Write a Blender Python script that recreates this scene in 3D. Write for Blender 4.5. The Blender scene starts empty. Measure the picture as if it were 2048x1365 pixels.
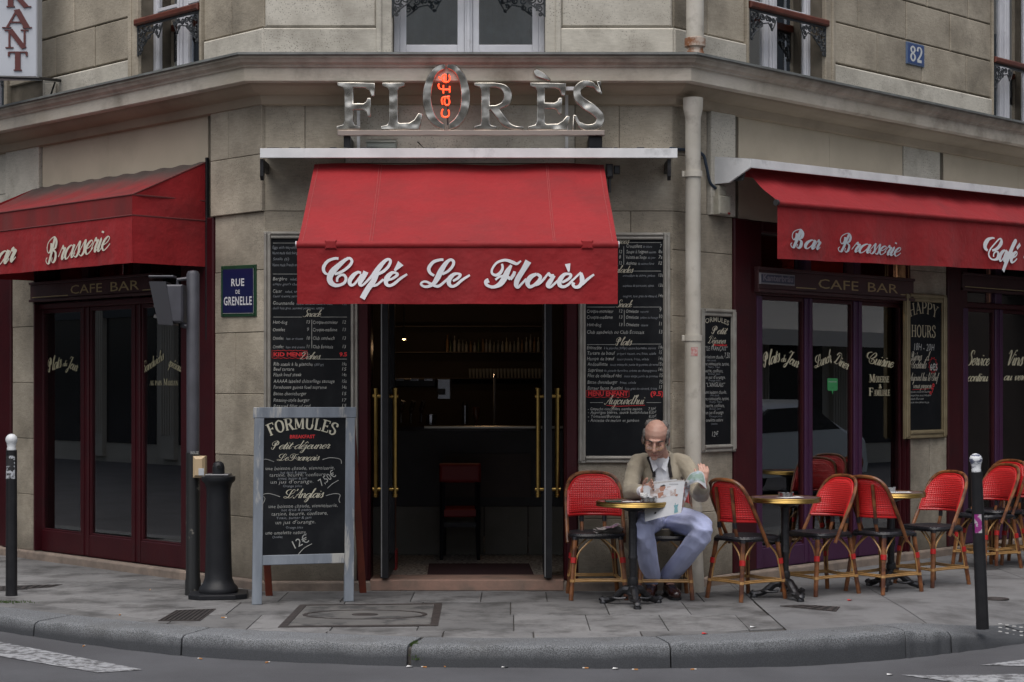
import bpy, bmesh, math, random
from mathutils import Vector, Matrix
random.seed(7)
R_ = math.radians
SC = bpy.context.scene
COL = SC.collection

# ---------------------------------------------------------------- camera, sky, sun, exposure
EYE = 1.55; FPX = 3500.0; HOR = 770.0
cd = bpy.data.cameras.new('camera'); cam = bpy.data.objects.new('camera', cd); COL.objects.link(cam)
cam.location = (0, 0, EYE); cam.rotation_euler = (R_(90), 0, 0)
cd.sensor_width = 36.0; cd.lens = FPX / 2048 * 36.0
cd.shift_y = (HOR - 682.5) / 2048
cd.clip_start = 0.1; cd.clip_end = 600
SC.camera = cam
W = bpy.data.worlds.new('World'); SC.world = W; W.use_nodes = True
nt = W.node_tree; nt.nodes.clear()
SUN_EL, SUN_AZ = R_(66), R_(195)
sky = nt.nodes.new('ShaderNodeTexSky'); sky.sky_type = 'NISHITA'; sky.sun_disc = False
sky.sun_elevation = SUN_EL; sky.sun_rotation = SUN_AZ; sky.air_density = 1.0; sky.dust_density = 4.0
hs = nt.nodes.new('ShaderNodeHueSaturation'); hs.inputs['Saturation'].default_value = 0.62
bg = nt.nodes.new('ShaderNodeBackground'); bg.inputs['Strength'].default_value = 0.08
ow = nt.nodes.new('ShaderNodeOutputWorld')
nt.links.new(sky.outputs[0], hs.inputs['Color']); nt.links.new(hs.outputs[0], bg.inputs[0]); nt.links.new(bg.outputs[0], ow.inputs[0])
sl = bpy.data.lights.new('sun', 'SUN'); sl.energy = 1.25; sl.angle = R_(75); sl.color = (1.0, 0.97, 0.93)
so = bpy.data.objects.new('sun', sl); COL.objects.link(so)
sd = Vector((math.sin(SUN_AZ) * math.cos(SUN_EL), math.cos(SUN_AZ) * math.cos(SUN_EL), math.sin(SUN_EL)))
so.rotation_euler = sd.to_track_quat('Z', 'Y').to_euler(); so.location = (0, 0, 20)
SC.view_settings.view_transform = 'Standard'; SC.view_settings.look = 'None'
SC.view_settings.gamma = 1.0; SC.view_settings.exposure = 0.78; SC.view_settings.use_curve_mapping = False

# ---------------------------------------------------------------- materials
MATS = {}
def mat(name, col, rough=0.6, metal=0.0, col2=None, scale=6.0, detail=6.0, amt=0.5, bump=0.0, bscale=40.0, bdist=0.01,
        spec=0.5, rand=0.0, world=False, emit=None, alpha=None, trans=0.0, coat=0.0, bdetail=5, zgrime_shade=None, grain=0.0, stain=None, dots=None, stretch=None, sheen=0.0):
    if name in MATS: return MATS[name]
    m = bpy.data.materials.new(name); m.use_nodes = True; n = m.node_tree.nodes; l = m.node_tree.links
    b = n['Principled BSDF']
    b.inputs['Roughness'].default_value = rough; b.inputs['Metallic'].default_value = metal
    b.inputs['Specular IOR Level'].default_value = spec
    b.inputs['Coat Weight'].default_value = coat
    if trans: b.inputs['Transmission Weight'].default_value = trans
    if sheen: b.inputs['Sheen Weight'].default_value = sheen
    c4 = lambda c: (c[0], c[1], c[2], 1)
    if world:
        g = n.new('ShaderNodeNewGeometry'); co = g.outputs['Position']
    else:
        g = n.new('ShaderNodeTexCoord'); co = g.outputs['Object']
    if stretch:
        mp = n.new('ShaderNodeMapping'); mp.inputs['Scale'].default_value = stretch; l.new(co, mp.inputs[0]); co = mp.outputs[0]
    out = None
    base = n.new('ShaderNodeRGB'); base.outputs[0].default_value = c4(col); out = base.outputs[0]
    def mix(fac, a, bb, mode='MIX'):
        x = n.new('ShaderNodeMix'); x.data_type = 'RGBA'; x.blend_type = mode
        if isinstance(fac, (int, float)): x.inputs[0].default_value = fac
        else: l.new(fac, x.inputs[0])
        l.new(a, x.inputs[6])
        if isinstance(bb, tuple): x.inputs[7].default_value = c4(bb)
        else: l.new(bb, x.inputs[7])
        return x.outputs[2]
    def ramp(src, lo, hi):
        r = n.new('ShaderNodeMapRange'); r.inputs[1].default_value = lo; r.inputs[2].default_value = hi
        l.new(src, r.inputs[0]); return r.outputs[0]
    def noise(s, d=6.0, rg=0.55):
        t = n.new('ShaderNodeTexNoise'); t.inputs['Scale'].default_value = s; t.inputs['Detail'].default_value = d
        t.inputs['Roughness'].default_value = rg; l.new(co, t.inputs['Vector']); return t.outputs[0]
    if col2:
        out = mix(ramp(noise(scale, detail), 0.5 - 0.3 * (1.2 - amt), 0.5 + 0.3 * (1.2 - amt)), out, col2)
    if stain:   # (colour, scale, lo, hi, strength)
        f = ramp(noise(stain[1], 8.0, 0.65), stain[2], stain[3])
        mm = n.new('ShaderNodeMath'); mm.operation = 'MULTIPLY'; mm.inputs[1].default_value = stain[4]; l.new(f, mm.inputs[0])
        out = mix(mm.outputs[0], out, stain[0])
    if dots:    # pits: (colour, scale, threshold, strength)
        v = n.new('ShaderNodeTexVoronoi'); v.inputs['Scale'].default_value = dots[1]; l.new(co, v.inputs['Vector'])
        f = ramp(v.outputs['Distance'], dots[2], dots[2] * 0.5)
        q = ramp(noise(3.1, 3), 0.38, 0.58)
        mm = n.new('ShaderNodeMath'); mm.operation = 'MULTIPLY'; l.new(f, mm.inputs[0]); l.new(q, mm.inputs[1])
        m2 = n.new('ShaderNodeMath'); m2.operation = 'MULTIPLY'; m2.inputs[1].default_value = dots[3]; l.new(mm.outputs[0], m2.inputs[0])
        out = mix(m2.outputs[0], out, dots[0])
    if grain:
        mp2 = n.new('ShaderNodeMapping'); mp2.inputs['Scale'].default_value = (1, 1, 5); l.new(co, mp2.inputs[0])
        t2 = n.new('ShaderNodeTexNoise'); t2.inputs['Scale'].default_value = 16; t2.inputs['Detail'].default_value = 8; t2.inputs['Roughness'].default_value = .75; l.new(mp2.outputs[0], t2.inputs['Vector'])
        r2 = n.new('ShaderNodeMapRange'); r2.inputs[1].default_value = .3; r2.inputs[2].default_value = .7; r2.inputs[3].default_value = 1 - grain; r2.inputs[4].default_value = 1 + grain; l.new(t2.outputs[0], r2.inputs[0])
        h2 = n.new('ShaderNodeHueSaturation'); l.new(out, h2.inputs['Color']); l.new(r2.outputs[0], h2.inputs['Value']); out = h2.outputs[0]
    if zgrime_shade:  # settled dirt by height, and shade painted on the kerb face: (colour, z clean, z dark, noise amount, strength)
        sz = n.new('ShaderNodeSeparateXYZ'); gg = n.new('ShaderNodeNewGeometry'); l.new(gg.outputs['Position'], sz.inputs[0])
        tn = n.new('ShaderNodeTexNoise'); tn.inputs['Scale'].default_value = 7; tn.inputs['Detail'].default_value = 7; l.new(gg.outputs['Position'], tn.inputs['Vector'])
        ma = n.new('ShaderNodeMath'); ma.operation = 'MULTIPLY_ADD'; ma.inputs[1].default_value = zgrime_shade[3]; l.new(tn.outputs[0], ma.inputs[0]); l.new(sz.outputs[2], ma.inputs[2])
        f = ramp(ma.outputs[0], zgrime_shade[1] + zgrime_shade[3] * .5, zgrime_shade[2] + zgrime_shade[3] * .5)
        mm = n.new('ShaderNodeMath'); mm.operation = 'MULTIPLY'; mm.inputs[1].default_value = zgrime_shade[4]; l.new(f, mm.inputs[0]); out = mix(mm.outputs[0], out, zgrime_shade[0])
    if rand:
        oi = n.new('ShaderNodeObjectInfo')
        r = n.new('ShaderNodeMapRange'); r.inputs[3].default_value = 1 - rand; r.inputs[4].default_value = 1 + rand * 0.6
        l.new(oi.outputs['Random'], r.inputs[0])
        h = n.new('ShaderNodeHueSaturation'); l.new(out, h.inputs['Color']); l.new(r.outputs[0], h.inputs['Value']); out = h.outputs[0]
    l.new(out, b.inputs['Base Color'])
    if bump:
        bp = n.new('ShaderNodeBump'); bp.inputs['Strength'].default_value = bump; bp.inputs['Distance'].default_value = bdist
        l.new(noise(bscale, bdetail), bp.inputs['Height']); l.new(bp.outputs[0], b.inputs['Normal'])
    if emit:
        b.inputs['Emission Color'].default_value = c4(emit[0]); b.inputs['Emission Strength'].default_value = emit[1]
    MATS[name] = m; return m

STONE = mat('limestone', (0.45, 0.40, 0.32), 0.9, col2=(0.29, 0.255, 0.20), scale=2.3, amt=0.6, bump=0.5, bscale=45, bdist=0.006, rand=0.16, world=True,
            stain=((0.10, 0.088, 0.072), 1.3, 0.48, 0.74, 0.75), dots=((0.035, 0.03, 0.026), 80, 0.25, 0.85), spec=0.2, grain=.16, zgrime_shade=((.075, .066, .056), .55, .02, .5, .7))
STONEP = mat('limestone_pale', (0.60, 0.57, 0.50), 0.9, col2=(0.41, 0.385, 0.33), scale=1.6, amt=0.5, bump=0.3, bscale=50, bdist=0.004, rand=0.08, world=True,
             stain=((0.17, 0.15, 0.125), 2.1, 0.5, 0.76, 0.7), dots=((0.10, 0.09, 0.08), 60, 0.30, 0.7), spec=0.2, grain=.12)
MORTAR = mat('mortar', (0.17, 0.148, 0.118), 0.95, col2=(0.10, 0.088, 0.07), scale=9, world=True, spec=0.1)
CORNICE = mat('cornice_stone', (0.64, 0.595, 0.52), 0.85, col2=(0.36, 0.315, 0.245), scale=1.1, amt=0.4, bump=0.25, bscale=30, bdist=0.005, world=True,
              stain=((0.15, 0.125, 0.095), 1.9, 0.52, 0.75, 0.8), spec=0.2, grain=.08, zgrime_shade=((.10, .085, .065), 3.90, 3.97, .10, .6))
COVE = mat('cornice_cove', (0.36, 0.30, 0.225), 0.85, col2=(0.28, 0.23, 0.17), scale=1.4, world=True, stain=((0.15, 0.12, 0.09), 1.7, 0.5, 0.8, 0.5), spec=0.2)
ZINC = mat('zinc', (0.17, 0.18, 0.175), 0.6, col2=(0.08, 0.085, 0.08), scale=5, world=True)
PLASTER = mat('painted_render', (0.52, 0.455, 0.355), 0.8, col2=(0.43, 0.375, 0.29), scale=1.2, world=True, bump=0.1, stain=((0.2, 0.165, 0.125), 0.9, 0.5, 0.85, 0.5), spec=0.2)
WINEP = mat('wine_paint', (0.046, 0.005, 0.008), 0.4, spec=.35, col2=(0.035, 0.003, 0.006), scale=4, world=True, stain=((0.02, 0.008, 0.01), 5, 0.5, 0.8, 0.6), bump=0.15, bscale=60)
PURP = mat('purple_paint', (0.055, 0.018, 0.058), 0.4, col2=(0.05, 0.012, 0.042), scale=5, world=True, bump=0.15, bscale=60)
MAROON = mat('maroon_sign_paint', (0.075, 0.030, 0.032), 0.45, col2=(0.04, 0.015, 0.018), scale=4, world=True)
BLACKM = mat('black_metal', (0.011, 0.011, 0.013), 0.4, spec=.3, col2=(0.02, 0.02, 0.022), scale=12, stain=((0.09, 0.08, 0.07), 8, 0.62, 0.75, 0.5))
WHITEM = mat('white_metal', (0.78, 0.79, 0.80), 0.45, col2=(0.62, 0.63, 0.64), scale=5, world=True, stain=((0.12, 0.12, 0.12), 4, 0.58, 0.8, 0.7))
PIPEM = mat('cream_pipe', (0.56, 0.53, 0.47), 0.6, col2=(0.43, 0.40, 0.34), scale=4, world=True, stain=((0.20, 0.17, 0.14), 6, 0.55, 0.75, 0.7))
RUST = mat('rust', (0.22, 0.09, 0.04), 0.9, col2=(0.45, 0.38, 0.32), scale=18, world=True, amt=0.9)
BRASS = mat('brass', (0.50, 0.33, 0.10), 0.28, 1.0, col2=(0.36, 0.24, 0.08), scale=14)
WINF = mat('window_white', (0.68, 0.69, 0.73), 0.5, col2=(0.54, 0.55, 0.59), scale=5, world=True, stain=((0.2, 0.19, 0.18), 7, 0.6, 0.8, 0.6))
WOODR = mat('rail_wood', (0.14, 0.035, 0.018), 0.4, col2=(0.08, 0.02, 0.012), scale=8)
IRON = mat('ironwork', (0.022, 0.025, 0.028), 0.5, col2=(0.05, 0.055, 0.06), scale=14)
CHALKB = mat('chalkboard', (0.006, 0.007, 0.009), 0.6, col2=(0.012, 0.013, 0.015), scale=5, spec=.12, stain=((.03, .032, .035), 2.2, .5, .8, .7))
CHALK = mat('chalk', (0.42, 0.42, 0.39), 0.9, col2=(0.24, 0.25, 0.25), scale=30, world=True)
CHALKD = mat('chalk_faint', (0.27, 0.29, 0.31), 0.9, world=True, col2=(0.15, 0.16, 0.18), scale=40)
CREAM = mat('cream_letter', (0.62, 0.57, 0.40), 0.7)
GOLDL = mat('gold_letter', (0.40, 0.31, 0.16), 0.6)
REDCH = mat('red_chalk', (0.55, 0.03, 0.035), 0.9)
SILVERF = mat('silver_frame', (0.42, 0.40, 0.36), 0.45, 0.35, col2=(0.28, 0.265, 0.235), scale=10, world=True)
def glass(name, tint=(1, 1, 1), fac=0.0, rough=0.0, mirror=1.0):
    m = bpy.data.materials.new(name); m.use_nodes = True; n = m.node_tree.nodes; l = m.node_tree.links; n.remove(n['Principled BSDF'])
    t = n.new('ShaderNodeBsdfTransparent'); t.inputs[0].default_value = (*tint, 1)
    g = n.new('ShaderNodeBsdfGlossy'); g.inputs[1].default_value = rough; g.inputs[0].default_value = (mirror, mirror, mirror, 1)
    f = n.new('ShaderNodeFresnel'); f.inputs[0].default_value = 1.5
    a = n.new('ShaderNodeMath'); a.operation = 'MULTIPLY_ADD'; a.inputs[1].default_value = 1.6; a.inputs[2].default_value = fac; a.use_clamp = True
    l.new(f.outputs[0], a.inputs[0])
    x = n.new('ShaderNodeMixShader'); l.new(a.outputs[0], x.inputs[0]); l.new(t.outputs[0], x.inputs[1]); l.new(g.outputs[0], x.inputs[2])
    l.new(x.outputs[0], n['Material Output'].inputs[0]); MATS[name] = m; return m
GLASS = glass('pane_glass', (0.85, 0.88, 0.87), 0.085)
UPGLASS = glass('upper_pane_glass', (0.80, 0.85, 0.88), 0.34)

# ---------------------------------------------------------------- object helpers
def tag(o, label=None, cat=None, group=None, kind=None):
    if label: o['label'] = label
    if cat: o['category'] = cat
    if group: o['group'] = group
    if kind: o['kind'] = kind
    return o
ROOTLOC = {}
def thing(name, loc, label, cat, group=None, rz=0.0):
    o = bpy.data.objects.new(name, None); o.empty_display_size = 0.1; COL.objects.link(o)
    o.location = loc; o.rotation_euler = (0, 0, rz); tag(o, label, cat, group)
    ROOTLOC[o.name] = (Vector(loc), rz)
    return o
def root_off(p):
    while p is not None and p.parent is not None: p = p.parent
    if p is None or p.name not in ROOTLOC: return Vector((0, 0, 0))
    return ROOTLOC[p.name][0]
def copy_tree(o, parent=None):
    c = o.copy(); COL.objects.link(c)
    if parent: c.parent = parent
    for ch in o.children: copy_tree(ch, c)
    return c

class Frame:
    def __init__(s, O, T, U=(0, 0, 1)):
        s.O = Vector(O); s.T = Vector(T).normalized(); s.U = Vector(U).normalized(); s.N = s.T.cross(s.U).normalized()
    def P(s, a, u, o=0.0): return s.O + s.T * a + s.U * u + s.N * o
    def pix(s, px, py, o=0.0):
        d = Vector(((px - 1024) / FPX, 1, (HOR - py) / FPX)); c = Vector((0, 0, EYE))
        pl = s.O + s.N * o
        t = (pl - c).dot(s.N) / d.dot(s.N); q = c + d * t - s.O - s.N * o
        b = s.T.dot(s.U); k = 1 - b * b; qt, qu = q.dot(s.T), q.dot(s.U)
        return (qt - b * qu) / k, (qu - b * qt) / k
    def S(s, px, o=0.0): return s.pix(px, HOR, o)[0]
    def Z(s, px, py, o=0.0): return s.pix(px, py, o)[1]
def G(px, py, z=0.0):
    t = (z - EYE) / ((HOR - py) / FPX); return Vector(((px - 1024) / FPX * t, t, z))
def at(px, py, y): return Vector(((px - 1024) / FPX * y, y, EYE + (HOR - py) / FPX * y))
q2 = math.sqrt(0.5)
LC = (-1.863, 13.2, 0.0); RC = (1.21, 13.2, 0.0)
FC = Frame(LC, (1, 0, 0)); FL = Frame(LC, (q2, -q2, 0)); FR = Frame(RC, (q2, q2, 0))

class MB:
    def __init__(s): s.v = []; s.f = []; s.m = []; s.cm = 0; s.mats = []
    def use(s, m):
        if m not in s.mats: s.mats.append(m)
        s.cm = s.mats.index(m); return s
    def add(s, vs, fs):
        b = len(s.v); s.v += [tuple(x) for x in vs]; s.f += [tuple(b + i for i in f) for f in fs]; s.m += [s.cm] * len(fs); return s
    def box(s, F, a0, a1, u0, u1, o0, o1, ch=0.0):
        if a0 > a1: a0, a1 = a1, a0
        if u0 > u1: u0, u1 = u1, u0
        if o0 > o1: o0, o1 = o1, o0
        if ch <= 0:
            vs = [F.P(a, u, o) for o in (o0, o1) for (a, u) in ((a0, u0), (a1, u0), (a1, u1), (a0, u1))]
            return s.add(vs, [(0, 3, 2, 1), (4, 5, 6, 7), (0, 1, 5, 4), (1, 2, 6, 5), (2, 3, 7, 6), (3, 0, 4, 7)])
        vs = [F.P(a, u, o0) for (a, u) in ((a0, u0), (a1, u0), (a1, u1), (a0, u1))]
        vs += [F.P(a, u, o1 - ch) for (a, u) in ((a0, u0), (a1, u0), (a1, u1), (a0, u1))]
        vs += [F.P(a, u, o1) for (a, u) in ((a0 + ch, u0 + ch), (a1 - ch, u0 + ch), (a1 - ch, u1 - ch), (a0 + ch, u1 - ch))]
        fs = [(0, 3, 2, 1), (8, 9, 10, 11)]
        for k in range(4):
            j = (k + 1) % 4; fs += [(k, j, 4 + j, 4 + k), (4 + k, 4 + j, 8 + j, 8 + k)]
        return s.add(vs, fs)
    def tube(s, pts, r, n=8, caps=True, closed=False):
        pts = [Vector(p) for p in pts]; N = len(pts); rs = r if isinstance(r, (list, tuple)) else [r] * N
        rings = []; prev = None
        for i, p in enumerate(pts):
            if closed: d = pts[(i + 1) % N] - pts[i - 1]
            else: d = pts[min(i + 1, N - 1)] - pts[max(i - 1, 0)]
            if d.length < 1e-9: d = Vector((0, 0, 1))
            d.normalize()
            if prev is None:
                up = Vector((0, 0, 1)) if abs(d.z) < 0.9 else Vector((1, 0, 0))
                a = d.cross(up).normalized()
            else:
                a = prev - d * prev.dot(d)
                a = a.normalized() if a.length > 1e-6 else d.orthogonal().normalized()
            prev = a; b = d.cross(a)
            rings.append([p + (a * math.cos(2 * math.pi * k / n) + b * math.sin(2 * math.pi * k / n)) * rs[i] for k in range(n)])
        vs = [v for ring in rings for v in ring]; fs = []
        for i in range(N if closed else N - 1):
            j = (i + 1) % N
            for k in range(n):
                k2 = (k + 1) % n; fs.append((i * n + k, i * n + k2, j * n + k2, j * n + k))
        if caps and not closed: fs += [tuple(range(n - 1, -1, -1)), tuple((N - 1) * n + k for k in range(n))]
        return s.add(vs, fs)
    def lathe(s, prof, c=(0, 0, 0), n=24, ax=None, sc=(1, 1)):
        c = Vector(c); vs = []; fs = []
        for (r, z) in prof:
            for k in range(n):
                a = 2 * math.pi * k / n; vs.append(c + Vector((r * math.cos(a) * sc[0], r * math.sin(a) * sc[1], z)))
        for i in range(len(prof) - 1):
            for k in range(n):
                k2 = (k + 1) % n; fs.append((i * n + k, i * n + k2, (i + 1) * n + k2, (i + 1) * n + k))
        if prof[0][0] > 1e-6: fs.append(tuple(range(n - 1, -1, -1)))
        if prof[-1][0] > 1e-6: fs.append(tuple((len(prof) - 1) * n + k for k in range(n)))
        return s.add(vs, fs)
    def grid(s, P, closed_u=False):
        nu, nv = len(P), len(P[0]); vs = [p for row in P for p in row]; fs = []
        for i in range(nu - 1 + (1 if closed_u else 0)):
            for j in range(nv - 1):
                i2 = (i + 1) % nu; fs.append((i * nv + j, i2 * nv + j, i2 * nv + j + 1, i * nv + j + 1))
        return s.add(vs, fs)
    def prism(s, poly, F, o0, o1):      # poly of (a,u) in frame F, convex or simple
        n = len(poly)
        ar = sum(poly[i][0] * poly[(i + 1) % n][1] - poly[(i + 1) % n][0] * poly[i][1] for i in range(n))
        if ar < 0: poly = poly[::-1]
        vs = [F.P(a, u, o0) for a, u in poly] + [F.P(a, u, o1) for a, u in poly]
        fs = [tuple(range(n - 1, -1, -1)), tuple(range(n, 2 * n))] + [(i, (i + 1) % n, n + (i + 1) % n, n + i) for i in range(n)]
        return s.add(vs, fs)
    def build(s, name, m, parent=None, smooth=False, kind=None, loc=None, bevel=0.0, angle=40):
        me = bpy.data.meshes.new(name)
        off = root_off(parent) if parent else (Vector(loc) if loc else Vector((0, 0, 0)))
        me.from_pydata([(x - off.x, y - off.y, z - off.z) for x, y, z in s.v], [], s.f)
        if s.mats:
            for mm in s.mats: me.materials.append(mm)
            me.polygons.foreach_set('material_index', s.m)
        else: me.materials.append(m)
        me.validate(); me.update()
        if smooth:
            me.shade_smooth()
            bm = bmesh.new(); bm.from_mesh(me)
            for e in bm.edges:
                if len(e.link_faces) == 2 and e.calc_face_angle(0) > R_(angle): e.smooth = False
            bm.to_mesh(me); bm.free()
        o = bpy.data.objects.new(name, me); COL.objects.link(o)
        if parent: o.parent = parent
        elif loc: o.location = loc; ROOTLOC[o.name] = (Vector(loc), 0)
        if kind: o['kind'] = kind
        if bevel:
            b = o.modifiers.new('bevel', 'BEVEL'); b.width = bevel; b.segments = 2; b.limit_method = 'ANGLE'; b.angle_limit = R_(35)
        return o
def catmull(pts, k=6, closed=False):
    pts = [Vector(p) for p in pts]; n = len(pts); out = []
    if n < 3: return pts
    for i in range(n if closed else n - 1):
        if closed: p0, p1, p2, p3 = pts[i - 1], pts[i], pts[(i + 1) % n], pts[(i + 2) % n]
        else: p0, p1, p2, p3 = pts[max(i - 1, 0)], pts[i], pts[i + 1], pts[min(i + 2, n - 1)]
        for j in range(k):
            t = j / k
            out.append(0.5 * ((2 * p1) + (p2 - p0) * t + (2 * p0 - 5 * p1 + 4 * p2 - p3) * t * t + (3 * p1 - p0 - 3 * p2 + p3) * t ** 3))
    if not closed: out.append(pts[-1])
    return out

# ---------------------------------------------------------------- lettering
B_ = [(.85, .8), (.55, 1.0), (.2, .75), (.1, .35), (.3, .02), (.55, .15), (.86, .78)]
AS = [(0, .2), (.3, 1.4), (.44, 1.95), (.28, 2.02), (.16, 1.5), (.12, 0)]
ARCH = [(.12, .4), (.45, 1.0), (.7, .85), (.68, .25), (.82, .02), (1.05, .35)]
SF = {
 'a': (1.02, [B_, [(.9, 1.0), (.83, .35), (.98, .02), (1.2, .35)]]),
 'b': (.9, [[(0, .2), (.25, 1.2), (.42, 1.95), (.27, 2.02), (.15, 1.5), (.12, .4), (.35, .02), (.7, .3), (.72, .8), (.5, .95), (.95, .8)]]),
 'c': (.72, [[(.72, .78), (.55, 1.0), (.2, .75), (.1, .35), (.35, .02), (.62, .12), (.9, .42)]]),
 'd': (1.02, [B_, [(.95, 2.0), (.85, .35), (1.0, .02), (1.2, .35)]]),
 'e': (.72, [[(.1, .4), (.5, .55), (.7, .82), (.5, 1.0), (.2, .75), (.1, .35), (.35, .02), (.62, .12), (.9, .42)]]),
 'f': (.6, [[(0, .3), (.35, 1.05), (.62, 1.85), (.5, 2.02), (.35, 1.5), (.27, .5), (.2, -.3), (.14, -.85)], [(.05, .88), (.62, .88)]]),
 'g': (1.0, [B_, [(.9, 1.0), (.85, -.3), (.6, -.9), (.3, -.75), (.5, -.3), (1.2, .35)]]),
 'h': (.9, [AS, ARCH]),
 'i': (.42, [[(-.02, .3), (.2, 1.0), (.14, .25), (.28, .02), (.52, .35)], [(.2, 1.5), (.21, 1.36)]]),
 'j': (.42, [[(.2, 1.0), (.17, -.5), (-.05, -.9), (-.3, -.7), (0, -.3), (.5, .35)], [(.2, 1.5), (.21, 1.36)]]),
 'k': (.8, [AS, [(.12, .4), (.55, .98), (.55, .65), (.2, .5), (.55, .05), (.9, .35)]]),
 'l': (.45, [[(0, .2), (.3, 1.3), (.46, 1.95), (.3, 2.05), (.16, 1.5), (.13, .3), (.28, .02), (.52, .35)]]),
 'm': (1.25, [[(0, .7), (.12, 1.0), (.12, 0)], [(.12, .4), (.4, 1.0), (.55, .8), (.55, 0)], [(.55, .4), (.85, 1.0), (1.02, .85), (1.0, .25), (1.15, .02), (1.37, .35)]]),
 'n': (.9, [[(0, .7), (.12, 1.0), (.12, 0)], ARCH]),
 'o': (.85, [[(.5, 1.0), (.2, .8), (.08, .4), (.3, .02), (.65, .2), (.78, .65), (.52, 1.0), (.62, .82), (1.0, .78)]]),
 'p': (.9, [[(0, .5), (.2, 1.0), (.15, 0), (.12, -.9)], [(.15, .5), (.5, 1.0), (.8, .7), (.7, .2), (.4, .02), (.2, .2)]]),
 'q': (.95, [B_, [(.9, 1.0), (.85, 0), (.82, -.9)]]),
 'r': (.66, [[(0, .3), (.22, 1.1), (.32, .88), (.55, .9), (.44, .4), (.52, .04), (.78, .35)]]),
 's': (.62, [[(-.02, .25), (.42, 1.15), (.5, .7), (.58, .3), (.38, .0), (.1, .14)], [(.4, .0), (.74, .35)]]),
 't': (.5, [[(-.02, .3), (.32, 1.55), (.2, .3), (.32, .02), (.58, .35)], [(.02, 1.02), (.62, 1.06)]]),
 'u': (.95, [[(0, .5), (.15, 1.0), (.12, .3), (.3, .02), (.55, .3), (.75, 1.0), (.7, .3), (.85, .02), (1.07, .35)]]),
 'v': (.8, [[(0, .6), (.15, 1.0), (.25, .3), (.35, .02), (.6, .4), (.7, 1.0), (.95, .8)]]),
 'w': (1.15, [[(0, .6), (.12, 1), (.15, .3), (.3, .02), (.5, .3), (.6, 1), (.58, .3), (.75, .02), (1.0, .4), (1.05, 1.0), (1.3, .8)]]),
 'x': (.75, [[(0, .8), (.2, 1.0), (.5, .05), (.8, .35)], [(.7, .95), (.05, .05)]]),
 'y': (.9, [[(0, .5), (.15, 1.0), (.12, .3), (.3, .02), (.55, .3), (.75, 1.0), (.7, -.4), (.4, -.9), (.2, -.7), (.9, .3)]]),
 'z': (.75, [[(.05, .9), (.6, 1.0), (.1, .05), (.8, .2)]]),
 'C': (1.15, [[(.3, 2.15), (-.15, 2.0), (-.3, 1.55), (-.05, 1.15), (.15, 1.25)], [(.45, 1.25), (.9, 1.5), (1.1, 1.95), (.85, 2.15), (.45, 1.8), (.12, 1.0), (.12, .3), (.5, -.02), (.85, .1), (1.25, .5)]]),
 'L': (1.2, [[(-.05, 1.35), (-.1, 1.8), (.25, 2.15), (.75, 2.1), (.7, 1.5), (.4, .6), (.05, .02), (-.25, .1), (-.1, .32), (.35, .12), (.8, .0), (1.3, .5)]]),
 'F': (1.25, [[(.85, 1.85), (.62, 1.2), (.4, .4), (.1, .0), (-.25, .05), (-.3, .35), (-.1, .4)], [(.1, 1.25), (-.2, 1.5), (-.1, 1.95), (.4, 2.1), (.9, 1.9), (1.5, 2.2)], [(.3, 1.0), (.7, 1.12), (1.0, 1.0), (.95, 1.35)]]),
 'B': (1.25, [[(.6, 1.95), (.4, 1.1), (.2, .2), (-.1, .0), (-.3, .25), (-.15, .4)], [(.1, 1.0), (-.25, 1.3), (-.1, 1.85), (.5, 2.15), (1.0, 2.0), (1.0, 1.45), (.5, 1.12), (1.0, 1.0), (1.12, .45), (.7, .0), (.3, .1)]]),
 'P': (1.05, [[(.6, 1.95), (.4, 1.1), (.2, .2), (-.1, .0), (-.3, .25)], [(.1, 1.0), (-.25, 1.3), (-.1, 1.85), (.5, 2.15), (1.05, 1.95), (1.0, 1.3), (.5, 1.0)]]),
 'J': (1.0, [[(.0, 1.6), (.2, 2.05), (.6, 1.95), (1.05, 2.1)], [(.8, 2.0), (.65, .8), (.5, -.6), (.15, -.9), (0, -.6), (.3, -.2), (1.05, .35)]]),
 'D': (1.4, [[(.6, 1.8), (.4, .9), (.15, .1), (-.1, .15), (.1, .3), (.6, 0), (1.2, .4), (1.3, 1.3), (.9, 2.05), (.2, 2.05), (-.15, 1.5)]]),
 'S': (1.0, [[(1.05, 1.55), (1.0, 2.05), (.55, 2.1), (.35, 1.6), (.8, .9), (.7, .2), (.25, .0), (-.15, .25)]]),
 'V': (1.0, [[(-.1, 1.5), (.1, 2.0), (.3, 1.7), (.36, .0), (.8, 1.2), (1.1, 2.0), (1.35, 1.95)]]),
 'A': (1.2, [[(-.2, .2), (.1, .0), (.65, 1.3), (.95, 2.05)], [(.95, 2.05), (.9, .5), (1.0, .02), (1.3, .35)], [(.2, .7), (1.05, .8)]]),
 'E': (.95, [[(.9, 1.6), (.85, 2.05), (.5, 2.05), (.35, 1.5), (.65, 1.1), (.2, .8), (.15, .2), (.5, .0), (1.0, .35)]]),
 'H': (1.25, [[(.0, 1.7), (.25, 2.0), (.2, 0)], [(.95, 2.0), (.9, 0)], [(.2, 1.0), (.95, 1.0)]]),
 '-': (.55, [[(.1, .55), (.5, .55)]]), "'": (.3, [[(.3, 2.0), (.2, 1.6)]]), ',': (.35, [[(.15, .1), (.05, -.25)]]), ' ': (.75, []),
}

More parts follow.
